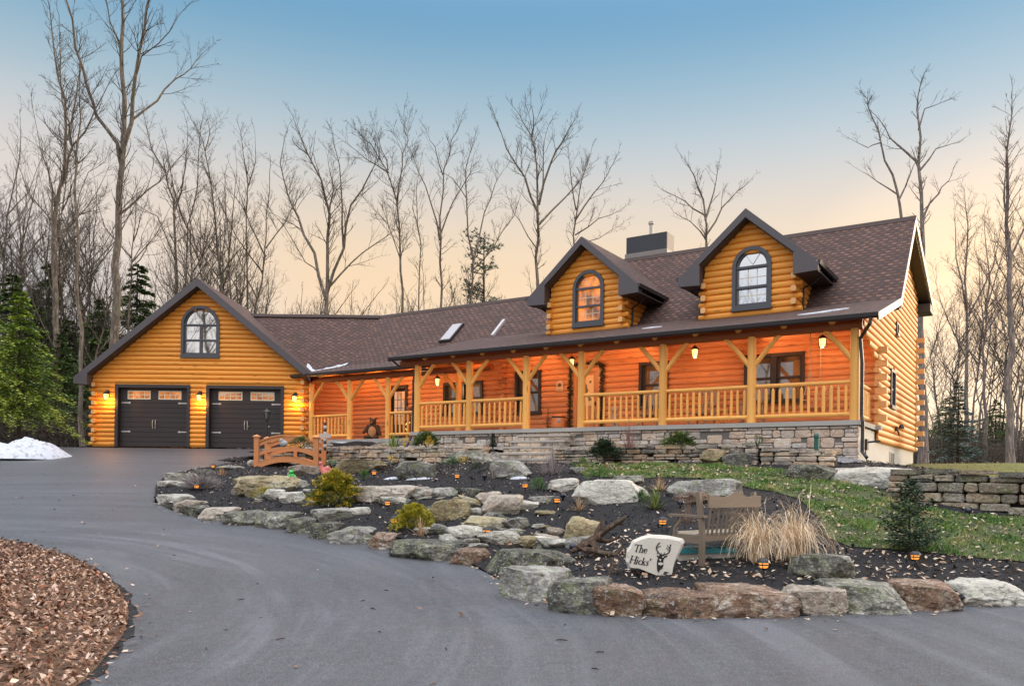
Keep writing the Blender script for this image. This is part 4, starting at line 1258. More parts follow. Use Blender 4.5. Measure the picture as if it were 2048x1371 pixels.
# ---------------------------------------------------------------- stone walls
STONES = [(.0, (.10, .085, .07)), (.22, (.27, .22, .18)), (.42, (.43, .36, .295)), (.60, (.57, .475, .385)), (.80, (.64, .46, .30)), (1.0, (.72, .63, .54))]
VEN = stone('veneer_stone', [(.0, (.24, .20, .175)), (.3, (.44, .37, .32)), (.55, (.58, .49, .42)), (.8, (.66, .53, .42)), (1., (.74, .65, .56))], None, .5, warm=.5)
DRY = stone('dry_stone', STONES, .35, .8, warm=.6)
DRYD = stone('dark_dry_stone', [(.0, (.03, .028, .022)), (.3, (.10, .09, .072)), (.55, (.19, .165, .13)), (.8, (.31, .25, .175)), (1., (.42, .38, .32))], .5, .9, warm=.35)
MORTAR = plain('mortar', (.15, .135, .12), .95, .15)
DARKGAP = plain('wall_gap', (.018, .015, .012), .95, .2)
def stone_block(mb, x0, x1, z0, z1, y, dep, jit, rg, mat=0):
    """cushion faced block, front toward -y"""
    bx, bz = (x1 - x0), (z1 - z0)
    cr = min(bx, bz) * rg.uniform(.10, .24)
    J = lambda: rg.uniform(-jit, jit)
    ring = [(x0 + cr, z0), (x1 - cr, z0), (x1, z0 + cr), (x1, z1 - cr), (x1 - cr, z1), (x0 + cr, z1), (x0, z1 - cr), (x0, z0 + cr)]
    ring = [(a + J(), b + J() * .6) for a, b in ring]
    cx, cz = (x0 + x1) / 2, (z0 + z1) / 2
    yo = rg.uniform(-.5, .5) * dep * .5
    def lay(f, yy): return [(cx + (a - cx) * f, yy, cz + (b - cz) * f) for a, b in ring]
    L = [lay(1.0, y + .10), lay(1.0, y - dep * .45 + yo), lay(.94, y - dep * .85 + yo), lay(.70, y - dep + yo + rg.uniform(-.01, .01))]
    vs = sum(L, []); n = 8
    fs = [(i * n + k, i * n + (k + 1) % n, (i + 1) * n + (k + 1) % n, (i + 1) * n + k) for i in range(3) for k in range(n)]
    vs.append((cx, y - dep * 1.0 + yo, cz)); fs += [(3 * n + k, 3 * n + (k + 1) % n, 4 * n) for k in range(n)]
    mb.add(vs, fs, None, rg.random(), mat)
def stone_courses(mb, x0, x1, z0f, z1f, y, dep, rg, hmin=.09, hmax=.22, wmin=.18, wmax=.55, gap=.010, jit=.012, mat=0, yf=None):
    """random coursed rubble: rows of differing height, now and then two courses deep"""
    z = min(z0f(x0), z0f(x1)) ; top = max(z1f(x0), z1f(x1))
    taken = []
    while z < top - .03:
        h = min(rg.uniform(hmin, hmax), top - z)
        if top - (z + h) < hmin * .6: h = top - z
        x = x0 + rg.uniform(-.2, 0)
        while x < x1:
            w = rg.uniform(wmin, wmax); e = min(x + w, x1)
            if x1 - e < wmin * .6: e = x1
            xa = max(x, x0); xm = (xa + e) / 2
            za, zb = max(z, z0f(xm)), min(z + h, z1f(xm))
            blocked = any(t[0] < xm < t[1] and t[2] > za + .02 for t in taken)
            if zb - za > .035 and e - xa > .05 and not blocked:
                zt = zb
                if rg.random() < .22 and h < hmax * .75 and z + h * 2 < z1f(xm):
                    zt = min(zb + h * .9, z1f(xm)); taken.append((xa, e, zt))
                if rg.random() < .2 and (zt - za) > .14:
                    zs = za + (zt - za) * rg.uniform(.4, .6)
                    stone_block(mb, xa + gap, e - gap, za + gap, zs - gap * .5, (yf(xm) if yf else y), dep, jit, rg, mat); stone_block(mb, xa + gap, e - gap, zs + gap * .5, zt - gap, (yf(xm) if yf else y), dep, jit, rg, mat)
                else:
                    stone_block(mb, xa + gap, e - gap, za + gap, zt - gap, (yf(xm) if yf else y), dep, jit, rg, mat)
            x = e
        z += h
rg = random.Random(5)
mb = MB(HOUSE)
stone_courses(mb, -14.42, -.02, lambda x: 2.10, lambda x: 3.022, -2.52, .045, rg, .10, .21, .18, .5, .008, .010)
mb.box((-14.42, -2.52, 2.05), (-.05, -2.40, 3.021), .5, 1)
mb.build('stone_veneer', [VEN, MORTAR], house)
mb = MB(HOUSE)
stone_courses(mb, -22.1, -14.6, lambda x: 2.5, lambda x: 2.895, -.80, .05, rg, .09, .18, .2, .5, .008)
mb.box((-22.1, -.80, 2.4), (-14.5, -.6, 2.894), .5, 1)
mb.build('stone_veneer', [VEN, MORTAR], house)

def dry_wall(name, s0, s1, zb, zt, t, label, rgs, bulge=None, big=1.0):
    rg = random.Random(rgs)
    mb = MB(HOUSE)
    stone_courses(mb, s0, s1, zb, zt, t, .12, rg, .07 * big, .17 * big,   .22 * big, .65 * big, .006, .018, 0, bulge)
    n = 24
    for i in range(n):
        a = s0 + (s1 - s0) * i / n; b = s0 + (s1 - s0) * (i + 1) / n; m_ = (a + b) / 2
        y = (bulge(m_) if bulge else t) + .03
        mb.box((a, y, min(zb(a), zb(b)) - .2), (b, y + .25, min(zt(a), zt(b)) - .05), .5, 1)
    # cap stones lying flat on top
    x = s0
    while x < s1 - .2:
        w = rg.uniform(.35, .85); e = min(x + w, s1)
        y = (bulge((x + e) / 2) if bulge else t)
        z = zt((x + e) / 2)
        h = rg.uniform(.05, .085)
        ring = [(x + .02, y - .12), (x + w * .3, y - .15), (e - .03, y - .11), (e - .01, y + .1), (e - .05, y + .32), (x + w * .4, y + .36), (x + .03, y + .3)]
        ring = [(a + rg.uniform(-.02, .02), b + rg.uniform(-.03, .03)) for a, b in ring]
        mb.prism(ring, z - .01, z + h, 2, rg.random(), 0)
        x = e
    o = mb.build(name, [DRY, DARKGAP], None, False, W((s0 + s1) / 2, t, zb((s0 + s1) / 2)))
    return tag(o, label, 'stone wall', 'dry stone retaining walls')
wig = lambda t0, a: (lambda x: t0 + a * sin(x * 1.3) + a * .5 * sin(x * 3.1))
dry_wall('dry_stone_wall', -16.2, -10.1, lambda x: 1.86, lambda x: 2.50 + .03 * sin(x * 2), DW, 'low dry stone wall between the wooden bridge and the porch steps', 3, wig(DW, .08))
dry_wall('dry_stone_wall', -7.9, -2.05, lambda x: 1.86, lambda x: 2.44 + .03 * sin(x * 2), DW, 'low tan dry stone wall under the porch, right of the steps', 8, wig(DW, .07))
dry_wall('dry_stone_wall', -20.6, -16.25, lambda x: 1.9, lambda x: 2.50 - .22 * sin(x * 1.7) ** 2, DW + .25, 'tumbled mossy flat stone wall right behind the wooden bridge', 12, wig(DW + .25, .22), .8)
dry_wall('dry_stone_wall', -1.98, -.25, lambda x: 1.80, lambda x: 2.36 - (x + 1.9) * .06, DW, 'short stack of flat stones left of the long boulders', 15, wig(DW, .05), .9)

# wall on the right, along the lawn
p0 = hit(1838, 1003); p1 = hit(2060, 1030)
a0 = V((p0.x, p0.y, 0)); a1 = V((p1.x, p1.y, 0)); d = (a1 - a0).normalized(); a1 = a1 + d * 6
RW = M4(((d.x, -d.y, 0, a0.x), (d.y, d.x, 0, a0.y), (0, 0, 1, 0), (0, 0, 0, 1)))
LRW = (a1 - a0).length
mb = MB(RW); rg = random.Random(21)
zb = lambda x: H((a0 + d * x).x, (a0 + d * x).y) - .06
zt = lambda x: 1.78 - .02 * x + .03 * sin(x * 2.3)
rwy = wig(0, .07)
stone_courses(mb, -.55, LRW, zb, zt, 0, .15, rg, .07, .20, .20, .80, .007, .020, 0, rwy)
for i in range(24):
    a = -.5 + (LRW + .5) * i / 24; b = -.5 + (LRW + .5) * (i + 1) / 24
    mb.box((a, rwy((a + b) / 2) + .035, min(zb(a), zb(b)) - .2), (b, .5, min(zt(a), zt(b)) - .05), .5, 1)
x = -.5
while x < LRW - .2:
    e = min(x + rg.uniform(.5, 1.0), LRW); y = rwy((x + e) / 2); z = zt((x + e) / 2)
    ring = [(x + .02, y - .15), ((x + e) / 2, y - .19), (e - .03, y - .14), (e, y + .2), ((x + e) / 2, y + .42), (x + .03, y + .35)]
    mb.prism([(a + rg.uniform(-.03, .03), b + rg.uniform(-.03, .03)) for a, b in ring], z - .01, z + rg.uniform(.06, .10), 2, rg.random(), 0)
    x = e
tag(mb.build('dry_stone_wall', [DRYD, DARKGAP], None, False, a0 + V((0, 0, 1.1))), 'long dark dry stone wall holding the yard at the right edge', 'stone wall', 'dry stone retaining walls')

# stone steps up to the porch
st = empty('stone_steps', W(-9, -3.6, 2.0), 'broad stone steps rising to the porch between two low walls', 'steps')
TREAD = plain('step_tread_stone', (.40, .36, .32), .85, .2, 3., bump=.3)
RISER = stone('step_riser_stone', STONES, None, .5)
nst = 5
for i in range(nst):
    ztop = 2.16 + (FL - .02 - 2.16) * i / nst
    t0 = -4.35 + i * .36
    mb = MB(HOUSE); mb.box((-10.10 + .04 * i, t0 - .03, ztop - .055), (-7.92 - .03 * i, t0 + .40, ztop), .5)
    tr = mb.build('tread', [TREAD], st)
    mb = MB(HOUSE); rg = random.Random(i)
    stone_courses(mb, -10.06 + .04 * i, -7.96 - .03 * i, lambda x: ztop - .30, lambda x: ztop - .058, t0 + .02, .03, rg, .10, .16, .3, .6, .006, .008)
    mb.box((-10.06 + .04 * i, t0 + .02, ztop - .32), (-7.96 - .03 * i, t0 + .36, ztop - .057), .5)
    mb.build('riser', [RISER], st)
# ================================================================== ROCKS
RK = {
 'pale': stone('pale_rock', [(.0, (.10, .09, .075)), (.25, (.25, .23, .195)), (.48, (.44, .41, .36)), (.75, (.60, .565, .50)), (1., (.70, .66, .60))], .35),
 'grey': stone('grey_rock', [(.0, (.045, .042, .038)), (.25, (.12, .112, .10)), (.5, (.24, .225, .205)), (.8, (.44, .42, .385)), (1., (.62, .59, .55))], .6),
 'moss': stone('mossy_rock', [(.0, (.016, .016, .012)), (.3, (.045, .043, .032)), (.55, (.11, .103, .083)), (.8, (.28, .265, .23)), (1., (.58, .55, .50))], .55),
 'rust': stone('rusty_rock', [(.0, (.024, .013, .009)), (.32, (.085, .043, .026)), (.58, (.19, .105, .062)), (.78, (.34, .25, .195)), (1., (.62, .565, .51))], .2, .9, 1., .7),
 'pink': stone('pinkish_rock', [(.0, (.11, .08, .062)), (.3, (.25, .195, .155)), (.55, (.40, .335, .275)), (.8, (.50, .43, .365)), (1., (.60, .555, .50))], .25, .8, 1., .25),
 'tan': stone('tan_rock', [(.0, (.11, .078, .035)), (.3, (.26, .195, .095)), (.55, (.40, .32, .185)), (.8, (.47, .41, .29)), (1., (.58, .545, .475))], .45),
}
SNOWCAP = None
def rock_mesh(seed, w, d, h, sq=.5, rough=.10, lean=0., taper=.0, sub=4, block=False):
    rg = random.Random(seed)
    bm = bmesh.new(); bmesh.ops.create_icosphere(bm, subdivisions=sub, radius=1.0)
    planes = []
    for k in range(15):
        n = V((rg.gauss(0, 1), rg.gauss(0, 1), rg.gauss(0, .8))).normalized()
        planes.append((n, rg.uniform(.62, .96) * (1 + .22 * sq)))
    planes.append((V((rg.uniform(-.2, .2), rg.uniform(-.25, .05), 1)).normalized(), rg.uniform(.70, .84)))
    if block:
        planes = [(V((rg.gauss(0, 1), rg.gauss(0, 1), rg.gauss(0, 1))).normalized(), rg.uniform(.98, 1.36)) for k in range(24)]
        planes += [(V((rg.uniform(-.12, .12), rg.uniform(-.2, .05), 1)).normalized(), rg.uniform(.86, .95)), (V((rg.uniform(-.5, .5), -1, rg.uniform(-.1, .35))).normalized(), rg.uniform(.84, 1.)), (V((rg.uniform(-.6, .6), -1, rg.uniform(-.5, .1))).normalized(), rg.uniform(.9, 1.08))]
        sq = 1.2
    off = V((rg.uniform(-50, 50), rg.uniform(-50, 50), rg.uniform(-50, 50)))
    asp = V((w, d, h)) * 1.0
    big = max(w, d, h)
    for vtx in bm.verts:
        p = vtx.co.copy()
        mx = max(abs(p.x), abs(p.y), abs(p.z))
        p = p.lerp(p / mx, min(1, sq * .8))
        for n, dd in planes:
            q = p.dot(n) - dd
            if q > 0: p -= n * q * .96
        wp = V((p.x * asp.x, p.y * asp.y, p.z * asp.z))
        f = mnoise.fractal(wp * (2.3 / big) + off, .8, 2.1, 4)
        f2 = mnoise.noise(V((wp.x * 5, wp.y * 5, wp.z * 11)) / big * .9 + off)
        f3 = abs(mnoise.noise(wp * (9 / big) + off))
        p *= 1 + rough * f * .9 + rough * .45 * f2 - rough * .5 * f3
        p.x *= 1 - taper * p.z
        vtx.co = V((p.x * w / 2 + lean * p.z * h / 2, p.y * d / 2, p.z * h / 2))
    zs = [v_.co.z for v_ in bm.verts]; xs_ = [v_.co.x for v_ in bm.verts]
    zlo, zhi = min(zs), max(zs); xlo, xhi = min(xs_), max(xs_)
    for v_ in bm.verts:
        v_.co.z = (v_.co.z - zlo) / (zhi - zlo) * h
        v_.co.x = ((v_.co.x - xlo) / (xhi - xlo) - .5) * w
    me = bpy.data.meshes.new('rock'); bm.to_mesh(me); bm.free()
    me.polygons.foreach_set('use_smooth', [True] * len(me.polygons))
    at_ = me.attributes.new('rnd', 'FLOAT', 'POINT'); at_.data.foreach_set('value', [rg.uniform(.35, .65)] * len(me.vertices))
    try: me.set_sharp_from_angle(angle=R(24))
    except Exception: pass
    return me
_rk = [100]
def rock(box, mat, label, name='boulder', group=None, cat='boulder', ground='bed', dep=.75, sq=.5, hf=.86, yaw=None, sink=.25, lean=0., rough=.095, Y=None, taper=0., sub=4, grow=1.04, block=False):
    x0, y0, x1, y1 = box; xc = (x0 + x1) / 2
    P = on_drive(xc, y1) if ground == 'drive' else (at(xc, y1, Y) if Y else hit(xc, y1))
    k = P.y / FOC
    w = (x1 - x0) * k * grow; h = (y1 - y0) * k * hf
    d = w * dep if isinstance(dep, float) and dep < 3 else dep
    d = min(max(d, h * .8), 1.1)
    _rk[0] += 1
    me = rock_mesh(_rk[0], w, d, h * (1 + sink), sq, rough, lean, taper, sub, block)
    o = bpy.data.objects.new(name, me); COL.objects.link(o)
    me.materials.append(RK[mat])
    if yaw is None: yaw = math.atan2(P.x, P.y) * -1 + random.Random(_rk[0]).uniform(-.12, .12)
    n = V((-sin(yaw), cos(yaw), 0))
    o.location = P + n * d * .42 - V((0, 0, h * sink)); o.rotation_euler = (0, 0, yaw)
    return tag(o, label, cat, group)
def tangent(x):
    for a, b, pa, pb in zip(EDGE, EDGE[1:], EDGE_PX, EDGE_PX[1:]):
        if pa[0] <= x <= pb[0]: return math.atan2(b.y - a.y, b.x - a.x)
    return 0.
CURB = 'edging rocks along the driveway'
for (b, mt, lb, kw) in [
    ((314, 952, 338, 978), 'pink', 'small squarish pale block standing at the tip of the bed', dict(yaw=.2, sq=.9)),
    ((306, 977, 352, 1011), 'pale', 'steep pale grey rock at the rounded tip of the curb', dict(yaw=-.7, sq=.6)),
    ((332, 989, 378, 1023), 'pink', 'tan and brown rock, second behind the curb tip', dict(yaw=-.55)),
    ((362, 1000, 398, 1031), 'moss', 'small green lichened rock between two tan curb rocks', dict(yaw=-.5)),
    ((388, 1003, 448, 1040), 'pink', 'pinkish brown rock below the grey lavender bush', dict(yaw=-.42)),
    ((440, 1008, 508, 1050), 'moss', 'dark sided long rock with a flat pale top, left of the green tuft', dict(yaw=-.35, sq=.8)),
    ((500, 1010, 570, 1056), 'moss', 'dark mossy block with a broad pale top below the green tuft', dict(yaw=-.33, sq=.8)),
    ((564, 1020, 620, 1066), 'moss', 'grey green block with an upright face, left of the dark pair', dict(yaw=-.33, sq=.8)),
    ((612, 1030, 664, 1078), 'moss', 'dark mossy block right below the flat grey slab', dict(yaw=-.36, sq=.6)),
    ((657, 1041, 738, 1088), 'grey', 'grey white speckled curb rock below the golden shrub', dict(yaw=-.3, sq=.7)),
    ((732, 1051, 783, 1098), 'rust', 'rounded pink brown curb rock left of the low path light', dict(yaw=-.3)),
    ((774, 1066, 902, 1119), 'moss', 'long dark mossy curb rock below the low golden bush', dict(yaw=-.38, sq=.8)),
    ((897, 1083, 952, 1131), 'rust', 'narrow brown curb rock with a black stain', dict(yaw=-.55, sq=.8)),
    ((945, 1089, 1088, 1152), 'moss', 'grey green slab with fluted end jutting back into the mulch', dict(yaw=-.85, sq=.9, dep=1.1)),
    ((984, 1118, 1104, 1200), 'grey', 'big pale rock with a bright green moss patch on its face', dict(yaw=-.6, sq=.6)),
    ((1087, 1141, 1206, 1226), 'grey', 'streaked grey brown rock left of the gap at the sign', dict(yaw=-.32, sq=.5)),
    ((1187, 1157, 1286, 1231), 'rust', 'blocky rust brown rock with a white rim, below the name stone', dict(yaw=-.06, sq=.8)),
    ((1280, 1178, 1442, 1236), 'rust', 'low long brown rock between two taller rusty ones', dict(yaw=0., sq=.8)),
    ((1422, 1167, 1604, 1236), 'rust', 'very long dark rust rock below the straw grass', dict(yaw=0., sq=.8)),
    ((1590, 1167, 1700, 1231), 'pink', 'sloping grey purple rock below the grey green boulder', dict(yaw=.03, sq=.6)),
    ((1680, 1156, 1826, 1229), 'moss', 'square grey rock with a green lichen panel on its face', dict(yaw=.05, sq=.9)),
    ((1814, 1155, 1940, 1222), 'rust', 'rough red brown and white rock near the right edge', dict(yaw=.07, sq=.7)),
    ((1929, 1153, 2062, 1213), 'pale', 'white grey curb rock cut by the right picture edge', dict(yaw=.08, sq=.6)),
    ((352, 938, 398, 962), 'pale', 'rough white curb rock on the far side behind the lavender bush', dict(yaw=.9)),
    ((336, 957, 372, 972), 'pale', 'flat white curb stone beside the square tip block', dict(yaw=.9)),
    ((396, 934, 432, 950), 'grey', 'flat curb stone on the far side beside a path light', dict(yaw=.6)),
    ((440, 926, 486, 940), 'grey', 'low flat curb stone farthest back, left of the bridge', dict(yaw=.4)),
]:
    kw.setdefault('dep', .8); kw.setdefault('rough', .075); kw['sub'] = 5 if b[1] > 1050 else 4; kw['grow'] = 1.22 if b[2] < 1000 else 1.08; kw['block'] = True; kw.setdefault('hf', .70 if b[2] < 1000 else .80); kw['dep'] = 1.15 if b[2] < 1000 else .95; kw.setdefault('sink', .42)
    rock(b, mt, lb, 'edging_rock', CURB, 'edging rock', 'bed' if b[3] < 975 else 'drive', **kw)

BLD = 'boulders in the rock garden'
for (b, mt, lb, kw) in [
    ((675, 912, 778, 945), 'tan', 'long smooth tan boulder right of the bridge', dict(sq=.3)),
    ((792, 915, 877, 959), 'grey', 'domed white and green boulder with snow at its foot', dict(sq=.2, rough=.09)),
    ((980, 914, 1063, 958), 'grey', 'humped grey boulder with an orange stain below the steps', dict(sq=.2, lean=-.2)),
    ((704, 965, 840, 1004), 'pink', 'long pinkish slab right of the golden shrub', dict(sq=.5, lean=-.3)),
    ((780, 969, 860, 994), 'grey', 'thin grey slab behind the long pinkish slab', dict(sq=.7)),
    ((758, 990, 824, 1009), 'pale', 'white rock in front of the long pinkish slab', dict()),
    ((848, 993, 942, 1042), 'tan', 'big rounded brown boulder right of the low golden bush', dict(sq=.6, rough=.09)),
    ((866, 972, 916, 994), 'grey', 'grey stone above the big rounded brown boulder', dict()),
    ((843, 976, 872, 996), 'pink', 'small brown stone at the end of the thin grey slab', dict()),
    ((914, 974, 968, 991), 'moss', 'dark thin slab in the upper row of the dry creek', dict(sq=.7)),
    ((947, 979, 1004, 1012), 'pink', 'tan wedge rock leaning behind the large tan slab', dict()),
    ((960, 982, 1042, 1032), 'pink', 'large tan slab leaning in the middle of the rock garden', dict(sq=.6, lean=.3)),
    ((1014, 998, 1078, 1021), 'pale', 'white cushion shaped slab right of the large tan slab', dict()),
    ((1056, 989, 1114, 1009), 'grey', 'flat grey slab beside a path light and a black spotlight', dict()),
    ((924, 1029, 1020, 1063), 'tan', 'curved brown ledge rock over the dark hollow', dict(sq=.4)),
    ((1004, 1030, 1062, 1060), 'grey', 'lichened grey wedge right of the brown ledge', dict()),
    ((1008, 1055, 1052, 1068), 'grey', 'thin flat stone under the lichened wedge', dict()),
    ((893, 1049, 978, 1076), 'pale', 'flat white slab in front of the brown ledge', dict(sq=.7)),
    ((952, 1061, 1042, 1090), 'pale', 'flat white slab behind the path light near the curb', dict(sq=.7)),
    ((860, 1046, 896, 1068), 'grey', 'small grey rock right of the dry grass tuft', dict()),
    ((1040, 1070, 1102, 1090), 'pale', 'little white rock at the left end of the thin ledge', dict()),
    ((1093, 1076, 1182, 1092), 'pale', 'thin white ledge stone left of the driftwood', dict(sq=.8)),
    ((1129, 1025, 1204, 1082), 'tan', 'egg shaped orange tan boulder behind the driftwood', dict(sq=.3, lean=.25)),
    ((1146, 952, 1302, 1009), 'pale', 'huge pale grey sloping boulder in the middle of the bed', dict(sq=.5, lean=-.4, dep=.5, taper=.25)),
    ((1097, 951, 1162, 982), 'pale', 'pale block touching the left end of the huge boulder', dict(sq=.7)),
    ((1227, 947, 1292, 970), 'grey', 'flat grey stone sunk at the lawn edge above the huge boulder', dict(sq=.8)),
    ((1332, 949, 1480, 1000), 'grey', 'large white boulder with black lichen behind the bench', dict(sq=.5, dep=.5)),
    ((1348, 980, 1424, 1010), 'rust', 'rusty rock under the large lichened boulder behind the bench', dict()),
    ((1579, 1103, 1705, 1162), 'moss', 'grey green boulder right of the straw grass', dict(sq=.4)),
    ((1572, 921, 1672, 960), 'moss', 'long dark boulder at the top of the lawn', dict(sq=.6, dep=.5)),
    ((1652, 926, 1842, 974), 'pale', 'longest white boulder lying below the house corner', dict(sq=.6, dep=.45)),
    ((1398, 894, 1450, 924), 'tan', 'golden mossy boulder set in the dry stone wall', dict(Y=20.2)),
    ((1444, 898, 1512, 930), 'grey', 'grey boulder at the right end of the tan dry stone wall', dict(Y=19.9)),
    ((470, 943, 606, 988), 'tan', 'layered flat ledge rock in front of the bridge', dict(sq=.6, rough=.14, dep=.8)),
    ((476, 950, 508, 972), 'tan', 'tan rock at the left of the layered ledge', dict()),
    ((488, 974, 524, 993), 'tan', 'small tan rock below the layered ledge', dict()),
    ((462, 974, 490, 990), 'pink', 'small pink rock beside the sparse green grass', dict()),
    ((528, 974, 572, 1000), 'pale', 'white rock behind the low green tuft', dict()),
    ((555, 978, 608, 1006), 'pale', 'white and pink rock left of the golden shrub', dict()),
    ((570, 957, 614, 976), 'grey', 'grey slab below the green frog', dict()),
    ((578, 925, 642, 950), 'pink', 'broad stone under the right end of the bridge', dict(sq=.6)),
    ((888, 893, 1004, 928), 'moss', 'big mossy boulder built into the dry stone wall', dict(Y=24.0, sq=.3)),
    ((624, 1011, 708, 1042), 'grey', 'flat tilted grey slab below the golden shrub', dict(sq=.7)),
    ((700, 1012, 742, 1032), 'pale', 'white rock tip beside the flat tilted slab', dict()),
    ((495, 917, 522, 930), 'pink', 'reddish flat stone at the left foot of the bridge', dict(sq=.8)),
    ((1138, 931, 1172, 946), 'grey', 'small grey rock left of the lawn', dict()),
    ((905, 1010, 945, 1030), 'grey', 'shadowed small stone inside the dark hollow', dict()),
    ((940, 1012, 966, 1030), 'pale', 'small round pale stone in the dry creek', dict()),
]:
    rock(b, mt, lb, 'boulder', BLD, **kw)
for (b, Y, mt, lb) in [((1944, 938, 2022, 951), 22., 'pale', 'flat white stone lying in the yard behind the wall'), ((2024, 942, 2075, 953), 22., 'grey', 'flat grey stone in the yard at the right picture edge'),
                       ((1828, 936, 1893, 951), 16.6, 'tan', 'flat brown slab on the left end of the yard wall')]:
    rock(b, mt, lb, 'flat_stone', 'flat stones by the yard', 'stone', Y=Y, sq=.8)

# loose flat stones filling the dry creek and the ledges
SMALL = 'small loose stones of the rock garden'
sm = [rock_mesh(900 + i, 1., .8, .42, .5, .10) for i in range(6)]
for i, me in enumerate(sm): me.materials.append(RK[('grey', 'pale', 'pink', 'tan', 'moss', 'pale')[i]])
rs = random.Random(31)
spots = [(rs.uniform(845, 1110), rs.uniform(985, 1092)) for k in range(34)] + [(rs.uniform(500, 640), rs.uniform(962, 1006)) for k in range(20)] + [(rs.uniform(690, 860), rs.uniform(984, 1008)) for k in range(10)] + [(rs.uniform(640, 830), rs.uniform(918, 930)) for k in range(8)] + [(rs.uniform(1030, 1190), rs.uniform(1076, 1092)) for k in range(8)]
for k, (px, py) in enumerate(spots):
    P = hit(px, py); o = bpy.data.objects.new('small_stone', sm[k % 6]); COL.objects.link(o)
    q = rs.uniform(.16, .52); o.scale = (q * rs.uniform(.9, 1.5), q, q * rs.uniform(.5, 1.)); o.location = P - V((0, 0, q * .10)); o.rotation_euler = (rs.gauss(0, .12), rs.gauss(0, .12), rs.uniform(0, 6.28))
    tag(o, 'small loose flat stone lying among the bigger boulders of the rock garden', 'stone', SMALL)

# ================================================================== STUFF ON THE GROUND
npr = np.random.RandomState(11)
def scatter(outline, n):
    o = np.array(outline); lo, hi = o.min(0), o.max(0); res = []
    while len(res) < n:
        P = lo + npr.rand(n * 2, 2) * (hi - lo)
        ins = np.zeros(len(P), bool); j = len(o) - 1
        for i in range(len(o)):
            xi, yi = o[i]; xj, yj = o[j]
            c = ((yi > P[:, 1]) != (yj > P[:, 1])) & (P[:, 0] < (xj - xi) * (P[:, 1] - yi) / (yj - yi + 1e-12) + xi)
            ins ^= c; j = i
        res += P[ins].tolist()
    return np.array(res[:n])
def leafcol(name, stops, rough=.8, trans=0.):
    t = NT(name)
    return t.done(t.ramp(t.rnd(), stops), rough)
DEADLEAF = leafcol('dead_leaf', [(0., (.055, .024, .014)), (.35, (.165, .075, .042)), (.65, (.31, .175, .11)), (.87, (.52, .36, .265)), (.94, (.64, .51, .42)), (1., (.34, .06, .012))])
PALELEAF = leafcol('pale_dead_leaf', [(0., (.20, .11, .07)), (.4, (.42, .29, .19)), (.8, (.58, .45, .34)), (1., (.66, .56, .46))])
def leaves(name, P, zf, size, mat, tilt=.5, lift=.01):
    n = len(P); z = zf(P)
    mb = MB()
    for (x, y), zz in zip(P, z):
        s_ = size * rng.uniform(.4, 1.65); a = rng.uniform(0, 2 * pi)
        u = V((cos(a), sin(a), rng.gauss(0, tilt * .5))) * s_; w = V((-sin(a), cos(a), rng.gauss(0, tilt))) * s_ * rng.uniform(.35, .6)
        c = V((x, y, zz + lift + rng.random() * size * .5)); cu = V((0, 0, rng.uniform(-.2, .5) * s_))
        k = rng.random()
        mb.add([c - u * .5, c - u * .1 + w * .5 + cu * .5, c + u * .5 + cu, c - u * .1 - w * .5 + cu * .6], [(0, 1, 2), (0, 2, 3)], None, k)
    return tag(mb.build(name, mat), kind='stuff')
lo_ = [(x, y) for x, y in leaf_outline]
vis = [p for p in scatter(lo_, 90000)]
vis = np.array([p for p in vis if p[1] > 4.5 and p[0] > -p[1] * 1.15])
leaves('fallen_leaves', vis, rim, .047, DEADLEAF, .8)
mul = scatter([(x, y) for x, y in bed_outline if x < 13], 3800)
leaves('leaf_scraps', mul, Hn, .055, PALELEAF, .35, .012)
near_px = [(1130, 1110), (1290, 1060), (1420, 1130), (1600, 1130), (1700, 1100), (2040, 1120), (2048, 1150), (1700, 1168), (1300, 1165), (1150, 1140)]
nearp = [hit(*p) for p in near_px]
leaves('leaf_scraps', scatter([(p.x, p.y) for p in nearp], 900), Hn, .060, PALELEAF, .35, .012)
lw = scatter(lawn_outline, 1900)
leaves('leaf_scraps', lw, Hn, .06, PALELEAF, .4, .035)
dr_ = scatter([(-8, 6), (10, 6), (12, 9.5), (2, 11), (-8, 18), (-13, 30), (-17, 30), (-12, 12)], 170)
dr_ = np.array([p for p in dr_ if not (H(p[0], p[1]) > g(p[1]) + .02 and p[1] > 9.8 and p[0] > -8)])
leaves('leaf_scraps', dr_, gn, .055, DEADLEAF, .2, .006)
ed = []
for a, b in zip(EDGE, EDGE[1:]):
    for k in range(11):
        q = a.lerp(b, rng.random()); ed.append((q.x + rng.gauss(0, .05), q.y - abs(rng.gauss(0, .16)) - .03))
leaves('leaf_scraps', np.array(ed), gn, .06, PALELEAF, .25, .006)
spl = []
for a, b in zip(LEAF, LEAF[1:]):
    for k in range(3):
        q = a.lerp(b, rng.random()); o_ = abs(rng.gauss(0, .12)); spl.append((q.x + o_ * .8 + .02, q.y + o_ * .5))
leaves('leaf_scraps', np.array(spl), gn, .055, DEADLEAF, .3, .008)
STICKM = leafcol('twig_litter', [(0, (.010, .009, .009)), (.8, (.05, .035, .025)), (1, (.22, .16, .11))], .9)
mb = MB()
for k in range(75):
    y = rng.uniform(5.5, 22); x = rng.uniform(-.6, .6) * y
    if (y > 9.4 and x > -8.5 + (22 - y) * .2 and H(x, y) > g(y) - .05) or (x < -4 and y < 12.5 and (x + 9) ** 2 + (y - 8.5) ** 2 < 30): continue
    a = rng.uniform(0, 6.3); L = rng.uniform(.015, .06); p = V((x, y, g(y) + .008)); d = V((cos(a), sin(a), 0)) * L
    mb.tube([p - d, p + d * .2 + V((0, 0, .006)), p + d], [.004, .006, .003], 4)
tag(mb.build('twig_litter', STICKM), kind='stuff')
